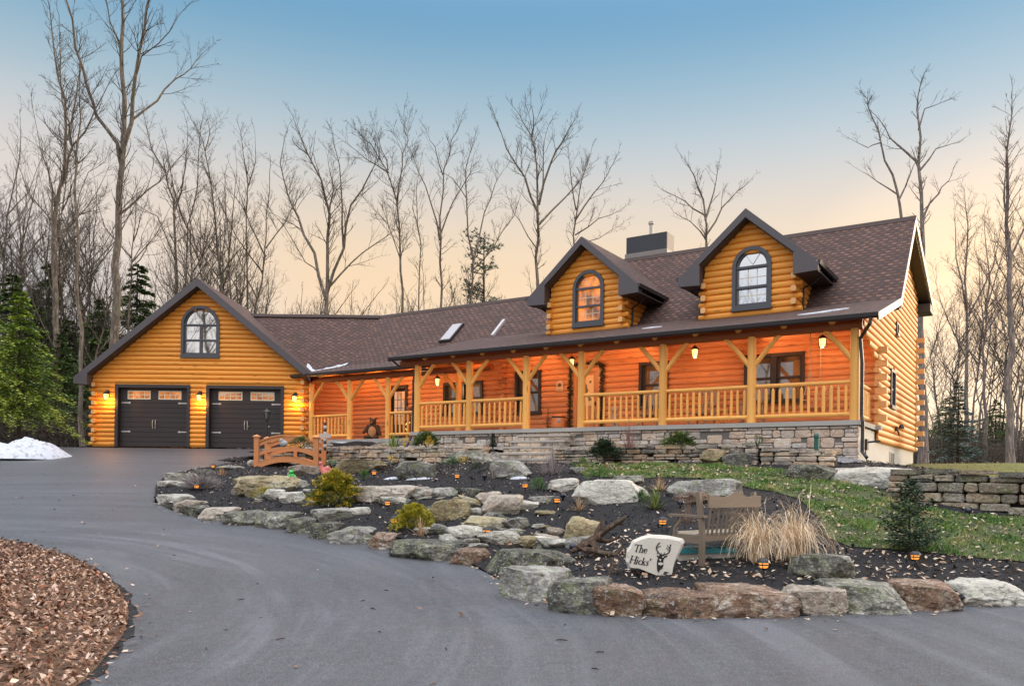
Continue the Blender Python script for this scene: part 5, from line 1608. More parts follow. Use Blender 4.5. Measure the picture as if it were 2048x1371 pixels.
# mulch chips
CHIP = leafcol('mulch_chip', [(0., (.008, .008, .010)), (.6, (.028, .025, .03)), (.9, (.06, .055, .062)), (1., (.14, .12, .11))], .9)
ch_ = scatter([(x, y) for x, y in bed_outline if x < 13], 16000)
leaves('mulch_chips', ch_, Hn, .05, CHIP, .7, .004)

GRASSM = leafcol('lawn_grass', [(0., (.040, .095, .012)), (.40, (.085, .18, .022)), (.66, (.17, .24, .045)), (.85, (.30, .26, .10)), (1., (.40, .32, .15))], .6)
def blades(name, P, zf, h, w, mat, lean=.6, kind='stuff', hv=None, cv=None):
    z = zf(P); mb = MB()
    for i, ((x, y), zz) in enumerate(zip(P, z)):
        hh = h * rng.uniform(.5, 1.3) * (hv[i] if hv is not None else 1.); a = rng.uniform(0, 2 * pi)
        l = V((cos(a), sin(a), 0)) * hh * lean * rng.random()
        s_ = V((-sin(a + .7), cos(a + .7), 0)) * w * rng.uniform(.6, 1.2)
        b = V((x, y, zz - .005)); k = rng.random() if cv is None else min(1, max(0, cv[i] + rng.gauss(0, .16)))
        mb.add([b - s_, b + s_, b + l * .4 + s_ * .7 + V((0, 0, hh * .6)), b + l + V((0, 0, hh))], [(0, 1, 2), (0, 2, 3)], None, k)
    o = mb.build(name, mat)
    return tag(o, kind=kind) if kind else o
Pl = scatter(lawn_outline, 52000)
nz = np.array([mnoise.noise(V((p[0] * 1.5, p[1] * 1.5, 0))) + .5 * mnoise.noise(V((p[0] * 4, p[1] * 4, 3))) for p in Pl])
keep = nz > npr.rand(len(Pl)) * 1.0 - .50
Pl = Pl[keep]; hv = np.clip(.75 + nz[keep] * .9, .4, 1.6)
blades('grass', Pl, lambda P: Hn(P) + .015, .062, .010, GRASSM, .8, hv=hv, cv=np.clip(.52 + .75 * np.array([mnoise.noise(V((p[0] * 2.2, p[1] * 2.2, 9))) for p in Pl]), 0, 1))
Py = scatter(yard, 14000); Py = Py[Py[:, 1] < 34]
YGR = leafcol('yard_blades', [(0., (.10, .12, .03)), (.5, (.22, .21, .06)), (1., (.36, .30, .11))], .6)
blades('grass', Py, yard_z, .05, .012, YGR, .8)

# snow: pile, patches
def mound(name, P, rx, ry, h, mat, seed=1, nu=40, nv=14, kind='stuff'):
    mb = MB(); vs = []; fs = []
    for j in range(nv + 1):
        q = j / nv
        for k in range(nu):
            a = 2 * pi * k / nu
            x, y = rx * q * cos(a), ry * q * sin(a)
            z = h * (1 - q * q) ** 1.1 * (1 + .5 * mnoise.noise(V((x * 1.3 + seed, y * 1.3, 0))) + .22 * mnoise.noise(V((x * 6 + seed, y * 6, 3)))) - (.08 if j == nv else 0)
            vs.append(V(P) + V((x * (1 + .12 * mnoise.noise(V((cos(a) * 2, sin(a) * 2, seed)))), y, z)))
    for j in range(nv):
        for k in range(nu): fs.append((j * nu + k, (j + 1) * nu + k, (j + 1) * nu + (k + 1) % nu, j * nu + (k + 1) % nu))
    mb.add(vs, fs)
    return tag(mb.build(name, mat, None, True), kind=kind)
pp = at(45, 908, 29.6); pp.z = g(29.6) - .02
mound('snow_pile', pp, 1.75, 1.3, .66, SNOWM, 2)
mound('snow_pile', pp + V((-1.9, .4, 0)), 1.6, 1.2, .45, SNOWM, 5)
tag(sheet('snow', [(p.x, p.y) for p in (hitz(660, 884, TERR + .05), hitz(745, 882, TERR + .05), hitz(762, 886, TERR + .05), hitz(738, 890, TERR + .05), hitz(668, 890, TERR + .05))], lambda P: terr_z(P) + .04, .15, SNOWM), kind='structure')
# gravel with snow beside the house corner
gvp = [hit(*q, 14., 24.) for q in ((1607, 903), (1640, 899), (1700, 915), (1726, 927), (1690, 928), (1640, 920))]
tag(sheet('gravel', [(q.x, q.y) for q in gvp], lambda P: Hn(P) + .03, .12, GRAVEL), kind='structure')
for px in ((800, 957), (845, 958), (735, 942)):
    a = hit(*px); mound('snow', a + V((0, .02, -.02)), .42, .09, .06, SNOWM, px[0])
a = hit(1040, 957); mound('snow', a, .25, .1, .05, SNOWM, 9)
# snow left on the roofs
SR = lambda s, t: V((s, t, z_brz(t)))
mb = MB(HOUSE)
def roof_patch(mb, pts, zf, th=.03):
    top = [V((s, t, zf(s, t) + th)) for s, t in pts]; bot = [V((s, t, zf(s, t) + .003)) for s, t in pts]; n = len(pts)
    mb.add(top + bot, [tuple(range(n))] + [(i, n + i, n + (i + 1) % n, (i + 1) % n) for i in range(n)])
mbs = MB(); vsn = []
for k in range(13):
    q = k / 12; p = gl_.lerp(vb, .02 + .93 * q); dn = -HV * (.10 + .05 * sin(k * 1.7)) ; upq = V((0, .10 + (.55 * max(0, 1 - q * 4)) + .03 * sin(k * 2.3), 0))
    lo_s = p + dn; lo_s.z += dn.dot(HV) * .28 + .03; hi_s = p + upq; hi_s.z += upq.y * .9 + .03; md = p + V((0, 0, .06))
    vsn += [lo_s, md, hi_s]
mbs.add(vsn, [(3 * k + a, 3 * k + 3 + a, 3 * k + 4 + a, 3 * k + 1 + a) for k in range(12) for a in (0, 1)])
tag(mbs.build('snow', SNOWM, None, True), kind='stuff')
zq = lambda s, t: z_porch(t)
roof_patch(mb, [(-1.75, -1.7), (-1.5, -1.78), (-1.1, -1.72), (-.75, -1.35), (-.55, -1.05), (-.9, -1.15), (-1.3, -1.5)], zq)
roof_patch(mb, [(-6.5, -1.2), (-6.2, -1.3), (-5.9, -1.1), (-6.2, -1.05)], zq)
tag(mb.build('snow', SNOWM), kind='stuff')

# ================================================================== PLANTS
def blade_arc(mb, b, a, L, w, up_, droop, c, n=4):
    """one drooping blade"""
    d = V((cos(a), sin(a), 0)); sd = V((-sin(a), cos(a), 0)); vs = []
    for i in range(n + 1):
        q = i / n
        p = b + d * (L * (q * (1 - up_) + droop * q * q * .5)) + V((0, 0, L * (up_ * q * 1.2 - droop * q * q)))
        ww = w * (1 - q * .85)
        vs += [p - sd * ww, p + sd * ww]
    mb.add(vs, [(2 * i, 2 * i + 1, 2 * i + 3, 2 * i + 2) for i in range(n)], None, c)
def tuft(name, P, label, mat, n, h, w, spread=.5, droop=.5, r=.06, cat='plant', group=None, up_=None):
    mb = MB()
    for k in range(n):
        a = rng.uniform(0, 2 * pi); q = rng.random()
        b = V(P) + V((cos(a), sin(a), 0)) * r * q - V((0, 0, .02))
        u_ = (1 - spread * q) if up_ is None else up_
        blade_arc(mb, b, a + rng.gauss(0, .5), h * rng.uniform(.6, 1.15), w * rng.uniform(.6, 1.2), u_, droop * rng.uniform(.2, 1.2), rng.random())
    return tag(mb.build(name, mat, None, False, P), label, cat, group)
STRAW = leafcol('straw', [(0., (.42, .28, .16)), (.5, (.74, .56, .37)), (1., (.90, .76, .56))], .7)
DRYTUFT = leafcol('dry_tuft', [(0., (.24, .13, .07)), (.5, (.44, .28, .17)), (1., (.60, .44, .30))], .8)
GREENT = leafcol('green_tuft', [(0., (.02, .06, .01)), (.5, (.06, .16, .02)), (1., (.16, .28, .05))], .6)
YUCCA = leafcol('yucca_leaf', [(0., (.05, .10, .03)), (.5, (.13, .20, .05)), (1., (.42, .40, .09))], .5)
GREYTW = leafcol('grey_twig', [(0., (.12, .095, .09)), (.5, (.26, .22, .21)), (1., (.42, .37, .36))], .9)
GOLD = leafcol('golden_foliage', [(0., (.030, .05, .006)), (.3, (.12, .14, .010)), (.65, (.40, .31, .015)), (1., (.66, .47, .025))], .6)
LIME = leafcol('lime_gold_foliage', [(0., (.05, .06, .006)), (.35, (.19, .18, .010)), (.7, (.44, .37, .015)), (1., (.60, .52, .04))], .6)
DKGREEN = leafcol('dark_needles', [(0., (.006, .014, .006)), (.5, (.018, .038, .014)), (1., (.05, .085, .03))], .6)
JUNI = leafcol('juniper_needles', [(0., (.008, .018, .009)), (.5, (.028, .058, .026)), (1., (.075, .125, .055))], .6)
MIDGREEN = leafcol('mid_green_needles', [(0., (.018, .034, .008)), (.5, (.07, .11, .02)), (1., (.15, .20, .04))], .6)
BLUES = leafcol('blue_spruce_needles', [(0., (.04, .075, .07)), (.5, (.09, .15, .145)), (1., (.17, .26, .25))], .6)
HEML = leafcol('hemlock_needles', [(0., (.08, .14, .016)), (.45, (.25, .35, .04)), (.8, (.42, .50, .07)), (1., (.52, .57, .12))], .6)
HEMD = leafcol('dark_hemlock_needles', [(0., (.03, .06, .014)), (.5, (.09, .15, .034)), (1., (.17, .235, .06))], .6)
YELLOWF = leafcol('yellow_leaves', [(0., (.5, .30, .01)), (1., (.85, .55, .03))], .6)

def bp(box, Y=None, z=None):
    x0, y0, x1, y1 = box; xc = (x0 + x1) / 2
    P = hitz(xc, y1, z) if z is not None else (at(xc, y1, Y) if Y else hit(xc, y1))
    k = P.y / FOC
    return P, (x1 - x0) * k, (y1 - y0) * k
def bush(name, box, mat, label, n=60, leafw=.02, spray=.22, dens=18, upb=.5, Y=None, z=None, cat='shrub', group=None, squash=1., droop=.3, hmul=1.):
    """sprays of small leaves reaching out of a dome, uneven outline with gaps"""
    P, w, h = bp(box, Y, z); h *= hmul
    mb = MB(); C = P
    for k in range(n):
        a = rng.uniform(0, 2 * pi); e = rng.uniform(.0, 1.) ** .8 * pi / 2
        rr = rng.uniform(.50, 1.0)
        o = C + V((cos(a) * cos(e) * w * .5 * rr * .85, sin(a) * cos(e) * w * .45 * rr * squash, sin(e) * h * rr * .85 + .02))
        d = V((cos(a) * cos(e), sin(a) * cos(e), sin(e) * .8 + upb * .5)).normalized()
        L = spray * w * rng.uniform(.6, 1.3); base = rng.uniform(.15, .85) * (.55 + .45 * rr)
        sd = d.cross(V((0, 0, 1))); sd = sd.normalized() if sd.length > .05 else V((1, 0, 0))
        for j in range(dens):
            q = rng.random(); side = rng.uniform(-1, 1)
            p = o + d * L * q + sd * side * L * .42 * (1 - q * .55) + V((0, 0, -droop * L * q * q + rng.gauss(0, .012)))
            dd = (d + sd * side * .8 + V((rng.gauss(0, .25), rng.gauss(0, .25), rng.gauss(0, .25)))).normalized() * leafw * rng.uniform(1.3, 2.8)
            s2 = dd.cross(V((rng.gauss(0, 1), rng.gauss(0, 1), rng.gauss(0, 1)))); s2 = s2.normalized() * leafw * .5 if s2.length > 1e-6 else V((leafw, 0, 0))
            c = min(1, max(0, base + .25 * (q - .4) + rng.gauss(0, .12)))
            mb.add([p - s2, p + dd * .5 - s2 * .3, p + dd, p + dd * .4 + s2], [(0, 1, 2), (0, 2, 3)], None, c)
    for k in range(5):
        a = rng.uniform(0, 2 * pi); mb.tube([C + V((0, 0, -.03)), C + V((cos(a) * w * .15, sin(a) * w * .15, h * .35)), C + V((cos(a) * w * .25, sin(a) * w * .25, h * .7))], [.012, .008, .004], 4, 0.)
    return tag(mb.build(name, mat, None, False, P), label, cat, group)
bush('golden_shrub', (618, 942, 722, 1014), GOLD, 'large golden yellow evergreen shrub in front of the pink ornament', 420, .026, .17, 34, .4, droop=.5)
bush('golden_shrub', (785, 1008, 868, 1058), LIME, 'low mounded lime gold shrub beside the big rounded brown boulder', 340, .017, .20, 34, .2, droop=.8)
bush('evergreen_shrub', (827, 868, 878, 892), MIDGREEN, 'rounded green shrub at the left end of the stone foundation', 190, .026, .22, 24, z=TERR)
bush('evergreen_shrub', (1180, 884, 1240, 916), DKGREEN, 'dark spreading juniper at the right side of the porch steps', 220, .026, .24, 24, .2, Y=21.7)
bush('evergreen_shrub', (1326, 872, 1390, 894), MIDGREEN, 'low bright green spreading shrub above the tan dry stone wall', 200, .026, .24, 24, .1, z=TERR)
bush('evergreen_shrub', (1502, 868, 1528, 893), MIDGREEN, 'small olive shrub against the stone foundation', 26, .015, .3, 14, z=2.42)
bush('evergreen_shrub', (580, 879, 624, 893), MIDGREEN, 'low green cushion shrub seen through the bridge rails', 60, .02, .3, 18, .1, z=TERR - .05)
for (b, lb, mt) in [((1058, 960, 1094, 981), 'round green cushion plant beside a path light', GREENT), ((640, 920, 690, 940), 'bright green cushion right of the bridge posts', GREENT), ((715, 943, 740, 960), 'little green cushion below the long smooth tan boulder', GREENT),
                ((500, 980, 556, 998), 'low yellow green tuft at the curb behind the dark mossy block', LIME), ((925, 934, 985, 946), 'dark green creeping plant left of the humped grey boulder', DKGREEN), ((1265, 985, 1300, 1004), 'small green plant at the right foot of the huge pale boulder', GREENT), ((1172, 936, 1228, 958), 'bright green creeping plant above the pale block', GREENT), ((1140, 920, 1195, 938), 'green ground cover at the top left of the lawn', GREENT), ((886, 916, 924, 930), 'green cushion at the foot of the wall boulder', GREENT)]:
    bush('cushion_plant', b, mt, lb, 60, .012, .25, 18, .4, cat='plant', group='green cushion plants')
for (b, lb, z) in [((800, 876, 818, 890), 'yellow leaved plant beside the downspout', TERR), ((846, 874, 866, 890), 'yellow leaved plant in front of the rounded green shrub', TERR), ((770, 914, 792, 926), 'yellow plant right of the long smooth tan boulder', None), ((910, 914, 940, 928), 'yellow plant in front of the wall boulder', None)]:
    bush('yellow_plant', b, YELLOWF, lb, 14, .02, .4, 8, .8, z=z, cat='plant', group='yellow plants')
# cone shaped dwarf conifer at the steps
def conifer(h, r, mat, seed, levels=16, per=7, needle=.03, dens=26, droop=.15, low=.06, trunk_r=.02, name='conifer', tipup=0., gap=0.):
    """returns trunk mesh builder and crown mesh builder around the origin"""
    rg = random.Random(seed); tb = MB(); cb = MB()
    tb.tube([(0, 0, -.1), (rg.uniform(-.01, .01) * h, 0, h * .5), (0, 0, h * .98)], [trunk_r, trunk_r * .7, trunk_r * .15], 7, .5)
    for l in range(levels):
        q = (l + rg.random() * .7) / levels
        z0_ = h * (low + (1 - low) * q)
        L0 = r * (1 - q) ** .85 * rg.uniform(.75, 1.15) + .03 * r
        n = max(3, int(per * (.5 + .5 * (1 - q)) + .5)); a0 = rg.uniform(0, 6.28)
        for b in range(n):
            if rg.random() < gap: continue
            z = z0_ + rg.uniform(-.6, .6) * h / levels * (1 if q < .9 else .2)
            a = a0 + 2 * pi * b / n + rg.gauss(0, .22); L = L0 * rg.uniform(.65, 1.15)
            d = V((cos(a), sin(a), 0)); sd = V((-sin(a), cos(a), 0))
            rise = rg.uniform(-.1, .25) + tipup * q
            pts = [V((0, 0, z)) + d * L * t_ + V((0, 0, L * (rise * t_ - droop * t_ * t_))) for t_ in (0, .35, .7, 1.)]
            tb.tube(pts, [trunk_r * .28 * (1 - q * .6), trunk_r * .2 * (1 - q * .6), trunk_r * .12, trunk_r * .05], 4, .5, caps=False)
            base = rg.uniform(.1, .75)
            m_ = int(dens * (.35 + .65 * L / max(r, 1e-3)))
            for k in range(m_):
                t_ = rg.uniform(.12, 1.02); side = rg.uniform(-1, 1) * (1.02 - t_) * .42 * L
                p = V((0, 0, z)) + d * L * t_ + sd * side + V((0, 0, L * (rise * t_ - droop * t_ * t_) - abs(side) * .25 + rg.gauss(0, .02 * L + .01)))
                dd = (d * .8 + sd * (1.2 if side > 0 else -1.2) * rg.random() + V((0, 0, rg.uniform(-.45, .35)))).normalized() * needle * rg.uniform(1.6, 3.4)
                s2 = dd.cross(V((rg.gauss(0, .5), rg.gauss(0, .5), 1))).normalized() * needle * rg.uniform(.4, .8)
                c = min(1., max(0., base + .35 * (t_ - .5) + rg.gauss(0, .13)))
                cb.add([p - s2 * .6, p + dd * .55 - s2, p + dd, p + dd * .45 + s2], [(0, 1, 2), (0, 2, 3)], None, c)
    return tb, cb
def bark(name, a, b, sc=1.):
    t = NT(name)
    n = t.noise(t.obj((5 * sc, 5 * sc, 1.1 * sc)), 2.2, 5, .65, .4); m_ = t.noise(t.obj(), 1.1, 3)
    col = t.ramp(n, [(.32, tuple(x * .45 for x in a)), (.5, a), (.68, b)])
    col = t.mix(t.ramp(m_, [(.52, 0.), (.72, .45)]), col, (.10, .115, .055))
    t.bump(n, .8, .04)
    return t.done(col, .92)
BARK = bark('grey_bark', (.135, .105, .08), (.29, .235, .185))
BARKD = bark('dark_bark', (.055, .045, .036), (.12, .10, .08))
BARKR = bark('lilac_grey_bark', (.17, .135, .125), (.33, .27, .245))
TWIG = plain('twig_bark', (.062, .045, .036), .9, .25, 1.)
TWIGD = plain('dark_twig_bark', (.042, .032, .026), .9, .25, 1.)
TWIGR = plain('sunlit_twig_bark', (.12, .075, .058), .9, .25, 1.)  # warm sunset light put into the twig colour
def plant_tree(name, P, tb, cb, bark_m, crown_m, label, cat='tree', group=None, rz=0., sc=1.):
    t = empty(name, P, label, cat, group)
    for mb, nm, mt in ((tb, 'trunk', bark_m), (cb, 'crown', crown_m)):
        mb.xf = M4.Translation(V(P)); mb.build(nm, mt, t, nm == 'trunk')
    t.rotation_euler = (0, 0, rz); t.scale = (sc, sc, sc)
    return t
P, w, h = bp((977, 865, 995, 894), z=TERR)
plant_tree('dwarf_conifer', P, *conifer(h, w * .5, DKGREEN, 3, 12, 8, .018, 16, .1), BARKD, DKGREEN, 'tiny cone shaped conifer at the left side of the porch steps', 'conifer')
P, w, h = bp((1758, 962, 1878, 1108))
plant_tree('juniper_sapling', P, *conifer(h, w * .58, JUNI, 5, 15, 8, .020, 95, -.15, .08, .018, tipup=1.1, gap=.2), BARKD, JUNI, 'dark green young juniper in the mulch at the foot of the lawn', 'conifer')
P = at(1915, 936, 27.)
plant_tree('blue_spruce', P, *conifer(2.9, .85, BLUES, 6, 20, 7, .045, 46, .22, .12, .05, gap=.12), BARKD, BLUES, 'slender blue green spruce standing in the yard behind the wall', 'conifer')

# grasses
for (px, py, lb) in [(735 - 0, 0, None)]: pass
def pxt(name, px, py, label, mat, n, hpx, w, **kw):
    P = hit(px, py) if not kw.get('z') else hitz(px, py, kw['z'])
    kw.pop('z', None)
    return tuft(name, P, label, mat, n, hpx * P.y / FOC, w, **kw)
G = 'clipped dry grass tufts'
pxt('dry_grass_tuft', 444, 950, 'dry tan tuft on the far side of the lavender bush', DRYTUFT, 90, 22, .008, spread=.5, droop=.2, r=.12, group=G)
pxt('dry_grass_tuft', 842, 1072, 'dry tan tuft in front of the low lime gold shrub', DRYTUFT, 90, 40, .006, spread=.7, droop=.2, r=.08, group=G)
pxt('dry_grass_tuft', 1158, 1020, 'dry tan tuft beside the path light below the huge pale boulder', DRYTUFT, 90, 34, .006, spread=.7, droop=.25, r=.06, group=G)
pxt('dry_grass_tuft', 1318, 980, 'dry tan tuft above the yucca', DRYTUFT, 110, 34, .007, spread=.7, droop=.35, r=.10, group=G)
pxt('dry_grass_tuft', 1018, 1092, 'sparse dry tuft behind the slab with the fluted end', DRYTUFT, 50, 20, .006, spread=.8, droop=.3, r=.12, group=G)
pxt('yucca', 1312, 1018, 'spiky green and yellow yucca left of the bench', YUCCA, 95, 62, .011, spread=.75, droop=.35, r=.05)
pxt('iris_clump', 786, 891, 'clump of pale green strap leaves below the side porch rail', YUCCA, 40, 34, .02, spread=.5, droop=.3, r=.2, z=TERR)
pxt('green_grass_tuft', 498, 990, 'sparse green grass blades beside a small pink rock', GREENT, 26, 28, .007, spread=.7, droop=.5, r=.1)
pxt('red_twig_shrub', 1258, 893, 'reddish bare twiggy shrub in front of the stone foundation', leafcol('red_twig', [(0, (.16, .06, .05)), (1, (.34, .17, .14))]), 60, 62, .006, spread=.55, droop=.05, r=.12, z=TERR)
pxt('bare_twig_shrub', 1376, 1045, 'bare brown twigs standing left of the bench arm', leafcol('brown_twig', [(0, (.10, .06, .045)), (1, (.26, .17, .12))]), 60, 56, .004, spread=.5, droop=.1, r=.08)
pxt('bare_twig_shrub', 1225, 1150, 'thin bare brown twigs left of the name stone', leafcol('brown_twig_thin', [(0, (.08, .05, .04)), (1, (.2, .13, .1))]), 40, 50, .003, spread=.5, droop=.1, r=.06)
pxt('bare_twig_shrub', 985, 957, 'grey twiggy clump in front of the humped grey boulder', GREYTW, 60, 34, .006, spread=.6, droop=.2, r=.08)
pxt('bare_twig_shrub', 1105, 948, 'pale bare twiggy shrub at the foot of the steps', GREYTW, 150, 70, .006, spread=.85, droop=.1, r=.25)
P = hit(403, 978)
mb = MB()
for k in range(620):
    a = rng.uniform(0, 2 * pi); e = math.asin(rng.uniform(.06, 1.)); L = rng.uniform(.34, .62)
    d = V((cos(a) * cos(e), sin(a) * cos(e), sin(e) * .9)); b = P + V((cos(a), sin(a), 0)) * rng.random() * .12; c = rng.random()
    sd = d.cross(V((rng.gauss(0, 1), rng.gauss(0, 1), rng.gauss(0, 1)))).normalized() * .0045
    mid = b + d * L * .55 + V((rng.gauss(0, .02), rng.gauss(0, .02), .03)); tipp = b + d * L
    mb.add([b - sd, b + sd, mid + sd, mid - sd, tipp], [(0, 1, 2, 3), (3, 2, 4)], None, c)
    for q in range(3):
        o_ = b.lerp(tipp, rng.uniform(.4, .9)); e_ = (d + V((rng.gauss(0, .5), rng.gauss(0, .5), rng.gauss(0, .4)))).normalized() * .12
        mb.add([o_ - sd * .7, o_ + sd * .7, o_ + e_], [(0, 1, 2)], None, c)
tag(mb.build('lavender_bush', GREYTW, None, False, P), 'grey bare lavender bush at the tip of the bed', 'shrub')
# tall straw grass by the bench: two arching clumps
for (px, py, hp, seed, lb) in [(1514, 1124, 118, 1, 'tall straw coloured grass clump against the bench back'), (1592, 1122, 130, 2, 'tall straw coloured grass clump right of the bench')]:
    P = hit(px, py); rg = random.Random(seed); Hh = hp * P.y / FOC; mb = MB()
    for k in range(560):
        a = rg.uniform(0, 2 * pi); b = P + V((cos(a), sin(a), 0)) * .11 * sqrt(rg.random()) - V((0, 0, .02))
        L = Hh * rg.uniform(.5, 1.32); n = 8; st = L / n; d = V((cos(a) * rg.uniform(.02, .19), sin(a) * rg.uniform(.02, .19), .9)).normalized()
        w_ = rg.uniform(.0025, .0048); c = rg.random(); vs = []; p = b.copy(); bend = rg.uniform(.12, .60)
        for i in range(n + 1):
            sd = V((-d.y, d.x, 0)); sd = sd.normalized() if sd.length > .02 else V((1, 0, 0))
            vs += [p - sd * w_ * (1 - i * .07), p + sd * w_ * (1 - i * .07)]
            p = p + d * st
            if p.z < P.z + .03: p.z = P.z + .03 + rg.random() * .04
            d = (d + V((rg.gauss(0, .17), rg.gauss(0, .17), -bend * (i + 1) * .32 + rg.gauss(0, .06))) + V((cos(a), sin(a), 0)) * .01).normalized()
        mb.add(vs, [(2 * i, 2 * i + 1, 2 * i + 3, 2 * i + 2) for i in range(n)], None, c)
    for k in range(60):
        a = rg.uniform(0, 2 * pi); b = P + V((cos(a), sin(a) * .6, 0)) * rg.uniform(.1, .5); b.z = H(b.x, b.y) + .02
        blade_arc(mb, b, rg.uniform(0, 6.28), rg.uniform(.2, .5), .003, .15, .1, rg.random(), 3)
    tag(mb.build('ornamental_grass', STRAW, None, False, P), lb, 'grass clump', 'tall dry grass clumps')
# ================================================================== LANTERNS
LAMPGL = emit('lantern_glass', (1.0, .60, .17), 2.6)
AMBER = emit('amber_lens', (1.0, .33, .05), 1.05)
def point(name, P, watts, col=(1., .50, .17), r=.06, parent=None):
    l = bpy.data.lights.new(name, 'POINT'); l.energy = watts; l.color = col; l.shadow_soft_size = r
    o = bpy.data.objects.new(name, l); COL.objects.link(o)
    o.location = V(P) - (WP.get(parent.name, V((0, 0, 0))) if parent else V((0, 0, 0)))
    if parent: o.parent = parent
    return o
def lantern_body(t, P, sc=1., wall=None):
    P = V(P)
    mb = MB()
    mb.lathe(P, [(0., .15 * sc), (.025 * sc, .15 * sc), (.10 * sc, .075 * sc), (.095 * sc, .065 * sc), (.0, .07 * sc)], 8)
    mb.lathe(P, [(0., -.125 * sc), (.06 * sc, -.125 * sc), (.065 * sc, -.105 * sc), (0., -.105 * sc)], 8)
    for k in range(4):
        a = pi / 4 + k * pi / 2
        mb.tube([P + V((.065 * sc * cos(a), .065 * sc * sin(a), -.105 * sc)), P + V((.085 * sc * cos(a), .085 * sc * sin(a), .07 * sc))], .008 * sc, 4)
    mb.build('lantern_frame', BLACK, t)
    mb = MB(); mb.lathe(P, [(0, -.10 * sc), (.052 * sc, -.10 * sc), (.07 * sc, .06 * sc), (0, .06 * sc)], 10)
    mb.build('lantern_glass', LAMPGL, t)
# garage wall lanterns
for px, lb in ((212, 'lit wall lantern left of the left garage door'), (398, 'lit wall lantern between the two garage doors'), (589, 'lit wall lantern right of the right garage door')):
    P = at(px, 795, GY - .26); P.z = 4.76
    t = empty('wall_lantern', P, lb, 'lantern', 'lit lanterns on the house')
    lantern_body(t, P, 1.35)
    mb = MB(); Q = P + V((0, .20, .16))
    mb.box((Q.x - .05, GY - .085, P.z + .02), (Q.x + .05, GY - .055, P.z + .26), .5)
    mb.tube([Q + V((0, -.02, 0)), P + V((0, .10, .24)), P + V((0, .02, .25)), P + V((0, 0, .16))], .014, 6)
    mb.build('bracket', BLACK, t)
    point('lamp', P + V((.06, .02, -.22)), 34, (1., .43, .08), .05, t)
# porch lanterns
for (s_, t_, z, lb) in ((-15.62, .25, 5.28, 'lit porch lantern hanging at the left end of the long porch'), (-8.93, -1.25, 5.36, 'lit porch lantern hanging left of the front door'),
                        (-4.81, -1.2, 5.38, 'lit porch lantern hanging above the rocking chairs'), (-1.2, -1.2, 5.40, 'lit porch lantern hanging beside the porch swing')):
    P = W(s_, t_, z)
    t = empty('porch_lantern', P, lb, 'lantern', 'lit lanterns on the house')
    lantern_body(t, P, 1.3)
    zt = (z_porch(t_) if s_ > -15 else z_porch(t_)) - .10
    mb = MB(); mb.tube([P + V((0, 0, .15)), V((P.x, P.y, zt))], .008, 5); mb.lathe((P.x, P.y, zt - .03), [(0, 0), (.06, 0), (.06, .03), (0, .03)], 10)
    mb.build('chain', BLACK, t)
    point('lamp', P + V((0, 0, -.14)), 76, (1., .50, .22), .09, t)
# recessed porch ceiling lights (their glow shows between the rafters)
for s_ in (-12.9, -10.6, -7.0, -3.0):
    P = W(s_, -1.15, z_porch(-1.15) - .12)
    mb = MB(); mb.lathe(P, [(0, .02), (.09, .02), (.09, -.01), (.07, -.012), (0, -.005)], 12)
    t = mb.build('ceiling_light', LAMPGL, None, False, P)
    tag(t, {-12.9: 'small lit ceiling light over the left railing of the long porch', -10.6: 'small lit ceiling light over the porch by the wall plaque', -7.0: 'small lit ceiling light right of the front door', -3.0: 'small lit ceiling light over the double porch window'}[s_], 'ceiling light', 'lit porch ceiling lights')
    point('lamp', P + V((0, 0, -.06)), 48, (1., .50, .22), .08, t)
for s_ in (-20.0, -17.9):
    P = W(s_, .2, z_brz(.2) - .12)
    mb = MB(); mb.lathe(P, [(0, .02), (.09, .02), (.09, -.01), (.07, -.012), (0, -.005)], 12)
    t = mb.build('ceiling_light', LAMPGL, None, False, P)
    tag(t, 'small lit ceiling light under the low roof beside the %s' % ('bear statue' if s_ < -19 else 'side door'), 'ceiling light', 'lit porch ceiling lights')
    point('lamp', P + V((0, 0, -.06)), 48, (1., .50, .22), .08, t)

# ================================================================== PATH LIGHTS
def path_light(P):
    t = empty('path_light', P, 'path light', 'path light', 'amber path lights in the bed')
    mb = MB(); mb.tube([V(P) - V((0, 0, .05)), V(P) + V((0, 0, .13))], .016, 6); mb.build('stake', BLACK, t)
    mb = MB(); mb.lathe(P, [(0, .14), (.045, .142), (.060, .165), (.062, .205), (.05, .212), (0, .212)], 12)
    mb.build('lens', AMBER, t)
    mb = MB()
    mb.lathe(P, [(0, .275), (.04, .268), (.072, .245), (.088, .213), (.08, .210), (0, .2125)], 12)
    mb.lathe(P, [(.0625, .172), (.070, .174), (.070, .188), (.0625, .190)], 12); mb.lathe(P, [(0, .118), (.03, .118), (.046, .141), (0, .141)], 10)
    for k in range(3):
        a = k * 2.1; mb.tube([V(P) + V((.04 * cos(a), .04 * sin(a), .12)), V(P) + V((.072 * cos(a), .072 * sin(a), .175)), V(P) + V((.07 * cos(a), .07 * sin(a), .215))], .005, 4)
    mb.build('cap', BLACK, t)
    return t
pl0 = None
